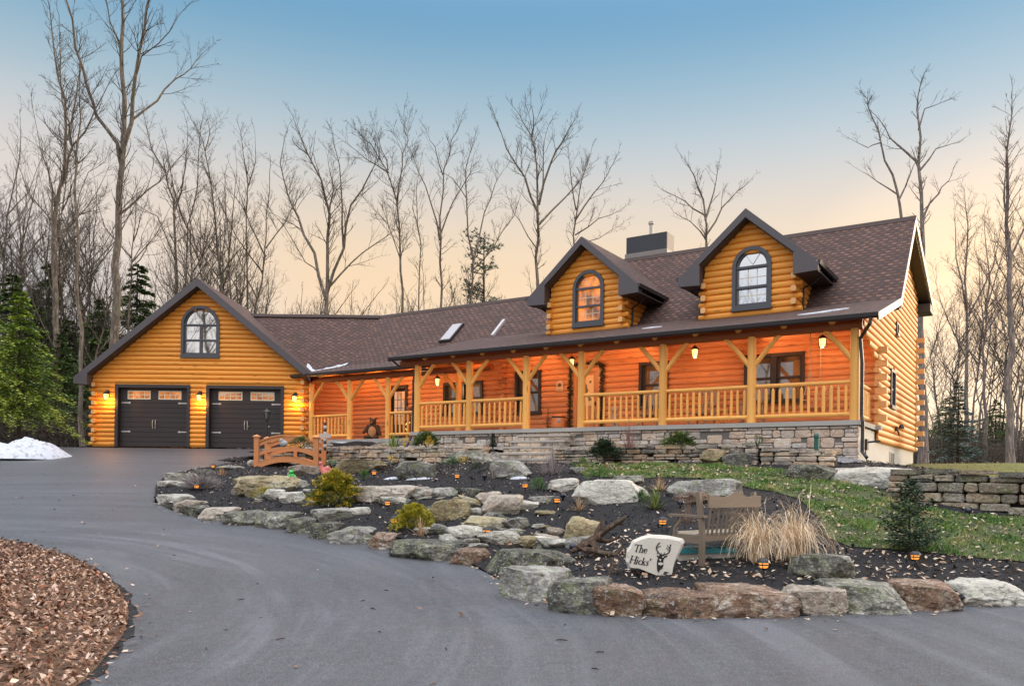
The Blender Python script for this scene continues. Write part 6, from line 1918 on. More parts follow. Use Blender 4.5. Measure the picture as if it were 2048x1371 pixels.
for (px, py, lb) in [(1527, 1160, 'amber path light in front of the straw grass'), (1830, 1139, 'amber path light right of the grey green boulder by the lawn'), (1325, 1064, 'amber path light left of the bench'),
                     (1114, 1019, 'amber path light beside a black spotlight and a flat grey slab'), (1050, 986, 'amber path light left of the round green cushion plant'), (973, 1083, 'amber path light on the flat white slabs near the curb'),
                     (914, 966, 'amber path light alone on mulch between the domed and humped boulders'), (788, 1058, 'amber path light at the curb left of the low lime gold shrub'), (775, 1023, 'amber path light above the low lime gold shrub'),
                     (748, 959, 'amber path light below the long smooth tan boulder'), (393, 986, 'amber path light in front of the grey lavender bush'), (388, 968, 'amber path light half hidden inside the grey lavender bush'),
                     (426, 943, 'amber path light on the far curb beside a dry tuft')]:
    P = hit(px, py)
    if pl0 is None: pl0 = path_light(P); o = pl0
    else: o = copy_tree(pl0, P, rng.uniform(0, 2), .9)
    o['label'] = lb
# black dome spotlights
def spot_mesh(P):
    mb = MB(); mb.lathe(P, [(0, .15), (.03, .145), (.055, .12), (.062, .09), (.05, .06), (.02, .05), (.016, 0), (0, 0)], 12)
    return mb.build('garden_spotlight', plain('spotlight_black', (.012, .014, .03), .25, .1), None, True, P)
sp0 = None
for (px, py, lb) in [(1285, 1150, 'black dome spotlight in front of the name stone'), (1146, 1107, 'black dome spotlight at the left of the driftwood'), (1361, 1015, 'black spotlight right of the yucca'),
                     (1126, 1000, 'black spotlight behind an amber path light'), (969, 960, 'black spotlight left of the humped grey boulder'), (566, 986, 'black spotlight behind the low yellow green tuft'), (1937, 1032, 'black spotlight lying at the foot of the yard wall')]:
    P = hit(px, py)
    if sp0 is None: sp0 = o = spot_mesh(P)
    else:
        o = sp0.copy(); COL.objects.link(o); o.location = P
    tag(o, lb, 'spotlight', 'black garden spotlights')

# ================================================================== BRIDGE
YB = 26.4
Pb = at(513, 929, YB); Lb = 118 / FOC * YB
br = empty('garden_bridge', Pb, 'small arched cedar footbridge with rails between driveway and flower bed', 'bridge')
BX = M4.Translation(Pb) @ M4.Rotation(R(2), 4, 'Z')
ph = 60 / FOC * YB
Wb = 1.3
def arc(x, z0, rise): return z0 + rise * (1 - (2 * x / Lb - 1) ** 2)
for y in (0., Wb):
    for x in (0., Lb):
        mb = MB(BX); mb.box((x - .075, y - .075, -.15), (x + .075, y + .075, ph - .07), None, 0, None, None, 2)
        p = mb.build('post', CEDAR, br)
        mb = MB(BX); z = ph - .07
        vs = [(x - .11, y - .11, z), (x + .11, y - .11, z), (x + .11, y + .11, z), (x - .11, y + .11, z), (x - .10, y - .10, z + .03), (x + .10, y - .10, z + .03), (x + .10, y + .10, z + .03), (x - .10, y + .10, z + .03), (x, y, z + .085)]
        mb.add(vs, [(3, 2, 1, 0), (0, 1, 5, 4), (1, 2, 6, 5), (2, 3, 7, 6), (3, 0, 4, 7), (4, 5, 8), (5, 6, 8), (6, 7, 8), (7, 4, 8)], None, .3)
        mb.build('post_cap', CEDAR, p)
    def beam(name, z0, rise, hh, th, dy=0.):
        mb = MB(BX); n = 14
        top = [(.07 + (Lb - .14) * k / n) for k in range(n + 1)]
        poly = [(x, arc(x, z0, rise)) for x in top] + [(x, arc(x, z0, rise) - hh) for x in top[::-1]]
        for k in range(n):
            a, b = top[k], top[k + 1]
            q = [(a, arc(a, z0, rise) - hh), (b, arc(b, z0, rise) - hh), (b, arc(b, z0, rise)), (a, arc(a, z0, rise))]
            A = [(p[0], y + dy - th / 2, p[1]) for p in q]; B = [(p[0], y + dy + th / 2, p[1]) for p in q]
            U = lambda p: (p[0] + y * 3, p[1])
            mb.add(A, [(0, 1, 2, 3)], [U(p) for p in q]); mb.add(B, [(3, 2, 1, 0)], [U(p) for p in q])
            mb.add([A[3], A[2], B[2], B[3]], [(0, 1, 2, 3)], [(a, 0), (b, 0), (b, .1), (a, .1)]); mb.add([A[1], A[0], B[0], B[1]], [(0, 1, 2, 3)], [(b, 0), (a, 0), (a, .1), (b, .1)])
        return mb.build(name, CEDAR, br)
    beam('handrail', ph - .24, .26, .045, .11)
    beam('rail', ph - .285, .245, .12, .04, .0)
    beam('rail', ph - .60, .23, .12, .04)
    beam('side_beam', -.0, .26, .16, .05, -.05 if y == 0 else .05)
    mb = MB(BX)
    x = Lb * (.20 if y == 0 else .5)
    if y == 0: mb.box((x - .055, y + .022, .1), (x + .055, y + .062, arc(x, ph - .27, .22)), None, 0, None, None, 2)
    else: mb.box((x - .055, y - .062, .15), (x + .055, y - .022, arc(x, ph - .27, .22)), None, 0, None, None, 2)
    mb.build('baluster', CEDAR, br)
for k in range(16):
    a = .05 + (Lb - .1) * k / 16; b = .05 + (Lb - .1) * (k + 1) / 16 - .012
    mb = MB(BX); z = arc((a + b) / 2, .005, .26)
    mb.box((a, -.075, z), (b, Wb + .075, z + .03), None, 0, M4.Rotation(-math.atan2(arc(b, 0, .22) - arc(a, 0, .22), b - a), 3, 'Y'))
    mb.build('deck_board', CEDAR, br)

# ================================================================== LAMP POST, TOTEM
P = at(533, 893, 29.2); P.z = 2.15
lp = empty('lamp_post', P, 'unlit black lamp post behind the wooden bridge', 'lamp post')
mb = MB(); mb.lathe(P, [(0, 0), (.09, 0), (.07, .12), (.04, .2), (.035, .9), (.038, 1.38), (.06, 1.40), (.06, 1.43), (.03, 1.45), (0, 1.45)], 12); mb.build('post', BLACK, lp)
mb = MB(); Q = P + V((0, 0, 1.45))
mb.lathe(Q, [(0, 0), (.07, 0), (.075, .03), (0, .03)], 8); mb.lathe(Q, [(0, .40), (.02, .38), (.05, .34), (.14, .275), (.14, .255), (0, .26)], 8)
for k in range(6): a = k * pi / 3; mb.tube([Q + V((.072 * cos(a), .072 * sin(a), .03)), Q + V((.115 * cos(a), .115 * sin(a), .26))], .009, 4)
mb.build('lantern_frame', BLACK, lp)
mb = MB(); mb.lathe(Q, [(0, .03), (.062, .03), (.10, .255), (0, .255)], 12); mb.build('lantern_glass', glass('clear_lamp_glass', (.9, .92, 1.), .35, (.10, .10, .11)), lp)
mb = MB(); mb.lathe(Q, [(0, .03), (.02, .03), (.022, .16), (0, .2)], 8); mb.build('bulb', plain('white_bulb', (.8, .8, .78), .3, .03), lp)

P = at(650, 885, 27.4); P.z = 2.45
tt = empty('totem_sign', P, 'thin black and white carved pole with a pale crossboard right of the bridge', 'garden sign')
mb = MB(); n = 9
for k in range(n): z = k * .105; r_ = .045 + .018 * (k % 2); mb.lathe(P + V((0, 0, z)), [(r_ * .8, 0), (r_, .03), (r_ * .95, .08), (r_ * .8, .105)], 9, .2 + .6 * (k % 2))
mb.build('pole', leafcol('totem_paint', [(0, (.03, .03, .03)), (.4, (.05, .05, .05)), (.6, (.45, .43, .40)), (1, (.5, .48, .45))]), tt)
mb = MB(); mb.box((P.x - .20, P.y - .06, P.z + .42), (P.x + .20, P.y - .025, P.z + .56), .5); mb.build('crossboard', plain('sign_board', (.45, .40, .34), .7, .2), tt)

# ================================================================== NAME STONE
k = 1 / 5.851
def nz(px, py): return (1150 + px * k, 1000 + py * k)
Ps = hit(1298, 1152); Ys = Ps.y
def onp(p, dy=0.):
    q = nz(*p); P = at(q[0], q[1], Ys); return (P.x, P.z)
out = [(592, 612), (640, 556), (672, 492), (760, 452), (870, 424), (980, 436), (1100, 440), (1245, 470), (1262, 506), (1205, 640), (1172, 730), (1158, 790), (1140, 874), (1035, 893), (960, 888), (840, 840), (740, 800), (640, 792), (606, 722), (622, 678)]
pts = [onp(p) for p in out]
cx = sum(p[0] for p in pts) / len(pts); cz = sum(p[1] for p in pts) / len(pts)
zmin = min(p[1] for p in pts)
ns = empty('name_stone', V((cx, Ys, zmin)), 'pale engraved name stone with a black deer head in the mulch', 'name stone')
mb = MB(); rg = random.Random(2)
def lay(f, y, j=0.): return [V((cx + (p[0] - cx) * f + rg.uniform(-j, j), Ys + y, cz + (p[1] - cz) * f + rg.uniform(-j, j))) for p in pts]
L = [lay(.955, -.0), lay(1.0, .035, .004), lay(1.02, .11, .01), lay(.97, .20, .015), lay(.8, .26, .02)]
n = len(pts)
for q in L[1:]:
    for v_ in q:
        if v_.z > cz: v_.x += .03; v_.z += .02
vs = sum(L, [])
fs = [tuple(range(n))] + [(i * n + a, (i + 1) * n + a, (i + 1) * n + (a + 1) % n, i * n + (a + 1) % n) for i in range(4) for a in range(n)] + [tuple(range(4 * n, 5 * n))[::-1]]
for v_ in vs:
    pass
mb.add(vs, fs, None, .5)
NST = plain('name_stone_rock', (.60, .56, .49), .85, .16, 3.5, bump=.5)
mb.build('stone_body', NST, ns)
INK = plain('black_engraving', (.012, .011, .011), .7, .1)
mb = MB()
_lay = [0]
def stroke(pl, w, yoff=-.004):
    """ink stroke in zoom pixels"""
    q = [V(onp(p)) for p in pl]
    w = w * k * Ys / FOC
    _lay[0] += 1; yy = Ys + yoff - _lay[0] * .00004
    for a, b in zip(q, q[1:]):
        d = (b - a).normalized(); nn = V((-d.y, d.x)) * w / 2; e = d * w * .25
        c_ = [a - e - nn, b + e - nn, b + e + nn, a - e + nn]
        mb.prism([(c.x, c.y) for c in c_], yy, yy + .003, 1)
ROT_ = R(9)
def letter(ox, oy, s_, strokes, wide):
    for pl, w in strokes:
        P_ = []
        for (x, y) in pl:
            xx = x * s_ + y * s_ * .16; yy = -y * s_
            P_.append((ox + xx * cos(ROT_) - yy * sin(ROT_), oy + xx * sin(ROT_) + yy * cos(ROT_)))
        stroke(P_, w)
    return (ox + wide * s_ * cos(ROT_), oy + wide * s_ * sin(ROT_))
b_, t_ = 13., 7.
GL = {
 'T': ([([(0, .97), (.78, .97)], t_), ([(0, .97), (.0, .80)], t_), ([(.78, .97), (.78, .80)], t_), ([(.39, .97), (.39, 0)], b_), ([(.24, .0), (.54, .0)], t_)], .80),
 'h': ([([(.08, 1.), (.08, 0)], b_), ([(-.02, 0.), (.2, 0)], t_), ([(-.02, 1.), (.08, 1.)], t_), ([(.08, .46), (.2, .58), (.34, .58), (.42, .46)], t_), ([(.42, .46), (.42, 0)], b_), ([(.32, 0), (.54, 0)], t_)], .58),
 'e': ([([(.06, .32), (.44, .32)], t_), ([(.44, .32), (.42, .48), (.26, .58), (.12, .5)], t_), ([(.12, .5), (.05, .3), (.12, .08)], b_), ([(.12, .08), (.26, 0), (.44, .1)], t_)], .50),
 'H': ([([(.1, 1.), (.1, 0)], b_), ([(.7, 1.), (.7, 0)], b_), ([(.1, .5), (.7, .5)], t_), ([(0, 1.), (.22, 1.)], t_), ([(0, 0), (.22, 0)], t_), ([(.58, 1.), (.82, 1.)], t_), ([(.58, 0), (.82, 0)], t_)], .86),
 'i': ([([(.1, .58), (.1, 0)], b_), ([(.0, .58), (.1, .58)], t_), ([(0, 0), (.22, 0)], t_), ([(.1, .80), (.1, .88)], b_)], .28),
 'c': ([([(.42, .48), (.28, .58), (.13, .5)], t_), ([(.13, .5), (.05, .3), (.13, .08)], b_), ([(.13, .08), (.27, 0), (.42, .1)], t_)], .47),
 'k': ([([(.1, 1.), (.1, 0)], b_), ([(0, 1.), (.1, 1.)], t_), ([(0, 0), (.22, 0)], t_), ([(.1, .25), (.42, .58)], t_), ([(.22, .36), (.44, 0)], b_), ([(.36, 0), (.54, 0)], t_)], .56),
 's': ([([(.36, .50), (.22, .58), (.08, .47)], t_), ([(.08, .47), (.34, .17)], b_), ([(.34, .17), (.22, 0), (.04, .10)], t_)], .42),
 "'": ([([(.08, 1.), (.02, .78)], b_)], .2)}
pos = (682, 592)
for ch in 'The': pos = letter(pos[0], pos[1], 84, *GL[ch])
pos = (636, 728)
for ch in "Hicks'": pos = letter(pos[0], pos[1], 86, *GL[ch])
mb.build('lettering', INK, ns)
mb = MB(); _lay[0] = 0
def patch(pl, yoff):
    q = [onp(p) for p in pl]; mb.prism(q, Ys + yoff, Ys + yoff + .003, 1)
patch([(985, 640), (1000, 628), (1035, 630), (1046, 648), (1044, 672), (1034, 700), (1030, 728), (1034, 760), (1022, 796), (995, 812), (972, 846), (960, 800), (957, 745), (962, 700), (972, 672)], -.006)
patch([(985, 652), (956, 640), (958, 655), (976, 670)], -.0065); patch([(1042, 652), (1082, 640), (1078, 656), (1046, 672)], -.0066)
for pl, w in [([(1000, 632), (972, 606), (954, 572), (952, 546), (968, 520), (988, 494)], 13), ([(956, 560), (978, 540), (1004, 532)], 7), ([(968, 598), (962, 624)], 7), ([(966, 522), (975, 506)], 7),
              ([(1030, 634), (1068, 628), (1098, 608), (1112, 574), (1110, 544), (1120, 516)], 13), ([(1110, 566), (1092, 548), (1080, 524)], 7), ([(1104, 590), (1084, 570), (1066, 556)], 7), ([(1040, 632), (1046, 606)], 6), ([(1004, 632), (1012, 610)], 6)]:
    stroke(pl, w, -.007)
mb.build('deer_emblem', INK, ns)
mb = MB()
patch([(975, 728), (1005, 722), (1030, 732), (1026, 750), (1000, 757), (974, 748)], -.0095); patch([(1020, 652), (1036, 650), (1034, 666), (1020, 668)], -.0096); patch([(982, 690), (1000, 682), (1010, 694), (996, 708)], -.0097)
mb.build('deer_markings', NST, ns)

# ================================================================== BENCH
Pq = hit(1404, 1131)
bdir = V((.80, .60, 0)); bf = V((-.60, .80, 0))
BB = M4(((bdir.x, bf.x, 0, Pq.x), (bdir.y, bf.y, 0, Pq.y), (0, 0, 1, Pq.z), (0, 0, 0, 1)))
bn = empty('garden_bench', Pq, 'weathered wooden garden bench seen from behind, half hidden by straw grass', 'bench')
LB = 1.22
SEATW = wood('bleached_teak', (.42, .36, .29), (.52, .46, .38), (.25, .2, .15), .3, .6, 2.)
def part(nm, fn, m_=None, mt=TEAK, xf=BB, par=None):
    mb = MB(xf); fn(mb); return mb.build(nm, mt, par or bn)
rk_ = M4.Rotation(R(-8), 3, 'X')
for x in (0., LB):
    part('back_leg', lambda mb: (mb.box((x - .03, -.03, -.06), (x + .03, .04, .50), None, 0, None, None, 2), mb.box((x - .029, -.028, .501), (x + .029, .038, 1.02), None, 0, rk_, (x, 0, .5), 2)))
    part('front_leg', lambda mb: mb.box((x - .03, .46, -.10), (x + .03, .52, .40), None, 0, None, None, 2))
    part('armrest', lambda mb: mb.box((x - .04, -.06, .665), (x + .04, .60, .695), None))
    part('arm_support', lambda mb: mb.tube([(x, .50, .40), (x, .49, .50), (x, .40, .60), (x, .37, .665)], [.03, .032, .028, .03], 6))
    part('side_rail', lambda mb: (mb.box((x - .022, .042, .30), (x + .022, .458, .42), None)))
def crest(mb):
    n = 24; poly = []
    for i in range(n + 1):
        q = i / n; x = .035 + (LB - .07) * q
        poly.append((x, .965 + .055 * math.exp(-((q - .52) / .13) ** 2) - .018 * math.exp(-((q - .30) / .10) ** 2) - .018 * math.exp(-((q - .75) / .10) ** 2)))
    mb.prism(poly + [(LB - .035, .80), (.035, .80)], -.085, -.055, 1)
part('crest_rail', crest)
part('seat_rail', lambda mb: mb.box((.031, -.02, .335), (LB - .031, .02, .42), None))
part('front_rail', lambda mb: mb.box((.031, .47, .33), (LB - .031, .51, .42), None))
for i in range(12):
    x = .09 + (LB - .18) * i / 11
    part('back_slat', lambda mb: mb.tube([(x, -.012, .42), (x, -.04, .62), (x, -.07, .81)], .021, 4))
for i in range(6):
    y = .03 + i * .087
    part('seat_slat', lambda mb: mb.box((.0 if .05 < y < .45 else .035, y, .421 - .02 * sin(pi * i / 5)), (LB - (.0 if .05 < y < .45 else .035), y + .068, .445 - .02 * sin(pi * i / 5)), None), None, SEATW)
# teal lid lying behind the stone
P = hit(1352, 1120)
mb = MB(); q = M4.Translation(P) @ M4.Rotation(R(8), 4, 'Z')
mb.xf = q
mb.prism([(0, -.1), (.9, -.05), (.95, .35), (.5, .42), (.02, .35)], .10, .16, 2)
for x in (.1, .3, .5, .7): mb.box((x, -.04, .16), (x + .1, .33, .175), .5)
TEAL = plain('teal_plastic', (.012, .15, .17), .35, .15)
bx = mb.build('utility_cover', TEAL, None, False, P)
tag(bx, 'teal plastic cover lying under the bench behind the name stone', 'cover')
mb = MB(); mb.xf = q; mb.prism([(.02, -.06), (.88, -.02), (.9, .3), (.05, .3)], -.06, .099, 2); mb.build('rim', plain('pale_concrete_rim', (.36, .33, .29), .9, .2), bx)

# driftwood ------------------------------------------------------------
DRIFT = bark('driftwood_bark', (.06, .036, .024), (.17, .105, .07), 2.)
def dpx(px, py, dy=0.): P = at(px, py, Yd + dy); return P
Pd = hit(1195, 1112); Yd = Pd.y
mb = MB()
for pl, r_ in [([(1142, 1103, 0), (1160, 1094, .05), (1182, 1082, .1), (1200, 1072, .1)], (.03, .06, .075, .07)), ([(1168, 1098, 0), (1185, 1101, -.05), (1208, 1106, -.1), (1232, 1108, -.12), (1242, 1097, -.12), (1244, 1090, -.12)], (.05, .05, .04, .032, .02, .008)),
              ([(1194, 1078, .1), (1196, 1062, .12), (1204, 1045, .14), (1203, 1034, .15)], (.07, .05, .035, .015)), ([(1198, 1070, .1), (1214, 1058, .1), (1232, 1046, .05), (1246, 1038, .03), (1252, 1032, .02)], (.055, .045, .04, .035, .02)),
              ([(1200, 1078, .1), (1216, 1082, .08), (1234, 1076, .05), (1244, 1066, .02)], (.05, .03, .018, .006)), ([(1150, 1090, .0), (1166, 1098, -.03), (1180, 1104, -.05)], (.012, .02, .03)), ([(1182, 1082, .1), (1190, 1090, .0), (1192, 1104, -.05), (1180, 1112, -.08)], (.06, .06, .045, .02)),
              ([(1236, 1044, .04), (1246, 1048, .04), (1250, 1045, .04)], (.02, .015, .006))]:
    mb.tube([dpx(*p) for p in pl], list(r_), 8)
tag(mb.build('driftwood', DRIFT, None, True, Pd), 'dark twisted driftwood root left of the name stone', 'driftwood')

# ================================================================== ORNAMENTS
def blob(name, shapes, mat, label, cat, P, vox=.02, parent=None, xf=None):
    """one continuous skin over ellipsoids (centre, radii)"""
    bm = bmesh.new()
    for c, r_ in shapes:
        r_ = r_ if hasattr(r_, '__len__') else (r_, r_, r_)
        bmesh.ops.create_icosphere(bm, subdivisions=2, radius=1., matrix=M4.Translation(V(c)) @ M4.Diagonal((*r_, 1)))
    me = bpy.data.meshes.new(name); bm.to_mesh(me); bm.free()
    me.materials.append(mat)
    o = bpy.data.objects.new(name, me); COL.objects.link(o)
    base = WP.get(parent.name, V((0, 0, 0))) if parent else V((0, 0, 0))
    o.location = V(P) - base
    if parent: o.parent = parent
    md = o.modifiers.new('skin', 'REMESH'); md.mode = 'VOXEL'; md.voxel_size = vox; md.use_smooth_shade = True
    sm = o.modifiers.new('soft', 'SMOOTH'); sm.iterations = 3
    WP[o.name] = V(P)
    if label: tag(o, label, cat)
    return o
def limb(a, b, r0, r1, n=6): return [((V(a).lerp(V(b), i / n)), r0 + (r1 - r0) * i / n) for i in range(n + 1)]
# bear
P = W(-18.75, .10, 3.05)
be = empty('bear_statue', P, 'brown bear statue with a tan belly sitting by the log wall', 'statue')
be.rotation_euler = (0, 0, R(-8))
FUR = plain('bear_brown', (.055, .030, .018), .9, .3, 12., bump=.4)
TANF = plain('bear_tan', (.42, .22, .09), .9, .2, 8.)
sh = [((0, 0, .30), (.25, .21, .30)), ((0, -.01, .50), (.20, .17, .20)), ((0, -.03, .74), (.145, .14, .135)), ((0, -.17, .70), (.07, .08, .06)), ((-.12, 0, .87), .05), ((.12, 0, .87), .05)]
sh += limb((-.2, -.02, .55), (-.33, -.16, .30), .085, .07) + limb((.2, -.02, .55), (.33, -.12, .24), .085, .07) + limb((-.16, -.1, .10), (-.22, -.32, .09), .11, .085) + limb((.16, -.1, .10), (.22, -.32, .09), .11, .085)
blob('body', sh, FUR, None, None, P, .022, be)
mb = MB(); mb.sphere(P + V((0, -.135, .33)), (.17, .10, .23), 12, 8); mb.build('belly', TANF, be, True)
mb = MB(); mb.sphere(P + V((0, -.235, .70)), (.045, .03, .04), 10, 6); mb.build('muzzle', TANF, be, True)
mb = MB(); mb.sphere(P + V((0, -.265, .715)), (.018, .012, .014), 8, 6); mb.sphere(P + V((-.05, -.155, .78)), .014, 8, 6); mb.sphere(P + V((.05, -.155, .78)), .014, 8, 6); mb.build('face', BLACK, be, True)
# carved figure with a string of lights by the side door
P = W(-17.42, .75, 3.05)
cf = empty('carved_figure', P, 'tall carved bear post with tiny lights beside the side door', 'statue')
blob('body', [((0, 0, .25), (.13, .12, .3)), ((0, 0, .6), (.11, .10, .25)), ((0, 0, .9), (.12, .11, .22)), ((0, -.02, 1.22), (.12, .12, .13)), ((0, -.13, 1.18), (.05, .06, .05)), ((-.09, 0, 1.34), .04), ((.09, 0, 1.34), .04)] + limb((-.1, 0, 1.), (-.1, -.14, .8), .05, .045) + limb((.1, 0, 1.), (.06, -.15, .88), .05, .045),
     plain('carved_wood', (.20, .11, .06), .8, .5, 3.), None, None, P, .02, cf)
mb = MB()
for i in range(22):
    a = i * 1.1; mb.sphere(P + V((.135 * cos(a), .125 * sin(a) - .01, .15 + i * .035)), .012, 6, 4)
mb.build('fairy_light', emit('fairy_light', (1., .55, .15), 6.), cf)
# pink and green ornaments
P = hit(650, 962)
pk = blob('garden_ornament', [((-.08, 0, .30), (.05, .05, .10)), ((-.10, -.02, .40), (.05, .05, .05)), ((-.04, 0, .22), (.06, .06, .08)), ((.02, 0, .18), (.11, .08, .09)), ((.05, 0, .28), (.07, .06, .07)), ((.13, .02, .2), (.05, .05, .09)), ((.12, 0, .10), (.03, .03, .10)), ((.05, 0, .06), (.03, .03, .10))],
          plain('pink_paint', (.62, .17, .14), .5, .25, 6.), 'glossy pink animal ornament behind the large golden shrub', 'ornament', P, .018)
pk.scale = (1.15, 1.15, 1.15)
P = hit(583, 957)
blob('frog_ornament', [((0, 0, .09), (.09, .08, .08)), ((0, -.03, .18), (.07, .065, .05)), ((-.04, -.03, .23), .028), ((.04, -.03, .23), .028)] + limb((-.08, 0, .08), (-.14, -.06, .02), .04, .03) + limb((.08, 0, .08), (.14, -.06, .02), .04, .03) + limb((-.04, -.06, .10), (-.06, -.11, .01), .025, .022) + limb((.04, -.06, .10), (.06, -.11, .01), .025, .022),
     plain('green_glaze', (.04, .42, .06), .25, .35, 9.), 'bright green frog ornament on the rocks in front of the bridge', 'ornament', P, .014)
P = hitz(567, 893, TERR)
blob('stone_ornament', [((0, 0, .10), (.13, .10, .11)), ((-.06, -.03, .19), (.06, .06, .07))], plain('white_black_paint', (.35, .35, .36), .5, .8, 7.), 'black and white rounded ornament seen through the bridge', 'ornament', P, .02)
# little animal by the railing, barrel and thin tree by the door
P = W(-7.05, -1.95, FL)
blob('animal_ornament', [((0, 0, .28), (.11, .14, .20)), ((0, -.05, .52), (.10, .10, .10)), ((0, -.15, .50), (.045, .06, .045)), ((-.07, -.02, .61), (.03, .02, .05)), ((.07, -.02, .61), (.03, .02, .05)), ((.06, .12, .45), (.04, .04, .2))] + limb((-.06, -.1, .2), (-.06, -.12, .03), .05, .045) + limb((.06, -.1, .2), (.06, -.12, .03), .05, .045),
     plain('raccoon_paint', (.42, .36, .30), .7, .75, 9.), 'mottled white and brown animal figure behind the railing right of the door', 'ornament', P, .02)
P = W(-9.92, -.35, FL)
bl = empty('wooden_barrel', P, 'small wooden barrel with a blue and white ornament beside the front door', 'barrel')
mb = MB(); mb.lathe(P, [(0, 0), (.17, 0), (.22, .2), (.23, .33), (.21, .5), (.18, .62), (0, .60)], 14); mb.build('staves', PORCHLOG, bl, True)
mb = MB()
for z, r_ in ((.12, .207), (.5, .216)): mb.lathe(P + V((0, 0, z)), [(r_, 0), (r_ + .008, .005), (r_ + .008, .045), (r_, .05)], 14)
mb.build('hoop', BLACK, bl)
mb = MB(); mb.sphere(P + V((.02, -.22, .40)), (.06, .03, .07), 8, 6); mb.build('ornament', plain('blue_white', (.40, .44, .60), .4, .5, 20.), bl, True)
P = W(-10.35, -.3, FL)
plant_tree('small_tree', P, *conifer(.85, .15, DKGREEN, 14, 12, 6, .016, 10, .1, .15, .02), BARKD, plain('frosted_needles', (.14, .15, .12), .8, .6, 18.), 'thin dark decorative tree with pale tips beside the wooden barrel', 'tree')
# plaque
mb = MB(HOUSE); mb.prism([(-10.17, 4.60), (-9.90, 4.60), (-9.90, 4.85)] + [(-10.035 + .135 * cos(a), 4.85 + .11 * sin(a)) for a in np.linspace(0, pi, 9)] + [(-10.17, 4.85)], -.085, -.062, 1)
pq = mb.build('wall_plaque', plain('plaque_cream', (.66, .50, .32), .6, .1), None, False, W(-10.03, -.07, 4.6))
tag(pq, 'small arched cream plaque with a dark emblem on the porch wall', 'plaque')
mb = MB(HOUSE); mb.prism([(-10.035 + (.095 if i % 2 else .065) * cos(2 * pi * i / 18), 4.80 + (.075 if i % 2 else .052) * sin(2 * pi * i / 18)) for i in range(18)], -.091, -.086, 1)
mb.box((-10.12, -.089, 4.63), (-9.95, -.0855, 4.645), .5)
mb.build('emblem', plain('plaque_dark', (.14, .05, .03), .7, .2), pq)
# garland round the front door
mb = MB(HOUSE); rg = random.Random(9)
path = [V((-9.60, -.12, FL)), V((-9.60, -.12, 5.36)), V((-9.3, -.12, 5.46)), V((-8.7, -.12, 5.46)), V((-8.40, -.12, 5.36)), V((-8.40, -.12, FL))]
for a, b in zip(path, path[1:]):
    mb.tube([a, b], .025, 5, 0.)
    for k in range(int((b - a).length * 170)):
        p = a.lerp(b, rg.random()); d = V((rg.gauss(0, 1), rg.gauss(0, .5), rg.gauss(.1, .7))).normalized() * rg.uniform(.05, .17)
        s_ = d.cross(V((rg.random(), 1, rg.random()))).normalized() * .018
        mb.add([p - s_, p + d * .6 - s_, p + d, p + d * .5 + s_], [(0, 1, 2), (0, 2, 3)], None, rg.random())
tag(mb.build('door_garland', leafcol('garland_leaf', [(0, (.012, .014, .006)), (.6, (.035, .04, .015)), (.92, (.10, .09, .03)), (1., (.5, .30, .12))]), None, False, W(-9, -.12, FL)), 'dark leafy garland framing the front door', 'garland')
# green junction post
P = hitz(1633, 898, 2.36)
mb = MB(); mb.lathe(P, [(0, 0), (.06, 0), (.06, .26), (.075, .27), (.075, .33), (.05, .37), (0, .38)], 10)
tag(mb.build('junction_post', plain('green_plastic', (.012, .09, .075), .4, .1), None, False, P), 'small green plastic post in front of the stone foundation', 'utility post')

# ================================================================== PORCH FURNITURE
def rocking_chair():
    t = empty('rocking_chair', (0, 0, 0), 'rocking chair', 'rocking chair', 'rocking chairs on the porch')
    def pp(nm, fn, mt=GREYW):
        mb = MB(); fn(mb); mb.build(nm, mt, t)
    for x in (-.29, .29):
        pp('rocker', lambda mb: mb.tube([(x, -.42, .09), (x, -.2, .03), (x, .1, .03), (x, .4, .08), (x, .52, .13)], .022, 6))
        pp('front_leg', lambda mb: mb.tube([(x, -.25, .05), (x, -.26, .62)], .028, 8))
        pp('back_leg', lambda mb: mb.tube([(x, .22, .05), (x, .22, .42), (x * .95, .36, 1.1)], .028, 8))
        pp('armrest', lambda mb: mb.box((x - .05, -.33, .62), (x + .05, .27, .645), None))
    pp('seat', lambda mb: [mb.box((-.29, -.27 + i * .085, .395 - i * .008), (.29, -.20 + i * .085, .42 - i * .008), None) for i in range(6)])
    for i in range(6):
        x = -.215 + i * .086
        pp('back_slat', lambda mb: mb.tube([(x, .215, .42), (x, .345, 1.04)], .021, 6))
    pp('crest_rail', lambda mb: mb.box((-.29, .335, 1.03), (.29, .375, 1.13), None, 0, None, None, 0))
    pp('stretcher', lambda mb: (mb.tube([(-.29, -.25, .22), (.29, -.25, .22)], .018, 6), mb.tube([(-.29, .22, .22), (.29, .22, .22)], .018, 6)))
    return t
ch0 = rocking_chair()
HA = -TH
for i, (s_, t_, rz, lb) in enumerate([(-6.15, -1.35, 8, 'weathered rocking chair left of the porch post by the single window'), (-4.55, -1.3, -14, 'weathered rocking chair below the hanging lantern, between two posts'), (-3.05, -1.3, 10, 'weathered rocking chair just left of the double porch window post')]):
    P = W(s_, t_, FL + .0)
    if i == 0: o = ch0; o.location = P; o.rotation_euler = (0, 0, HA + R(rz)); o['label'] = lb
    else: o = copy_tree(ch0, P, HA + R(rz), 1., lb)
mb = MB(HOUSE)
P = W(-3.85, -1.4, FL)
sd = empty('side_table', P, 'small log side table between two rocking chairs', 'table')
mb = MB(HOUSE); mb.box((-4.03, -1.6, FL + .44), (-3.67, -1.25, FL + .48), .5); mb.build('table_top', POSTW, sd)
for a in (-3.99, -3.71):
    for b in (-1.56, -1.29):
        mb = MB(HOUSE); mb.tube([(a, b, FL), (a, b, FL + .44)], .028, 8); mb.build('leg', POSTW, sd)
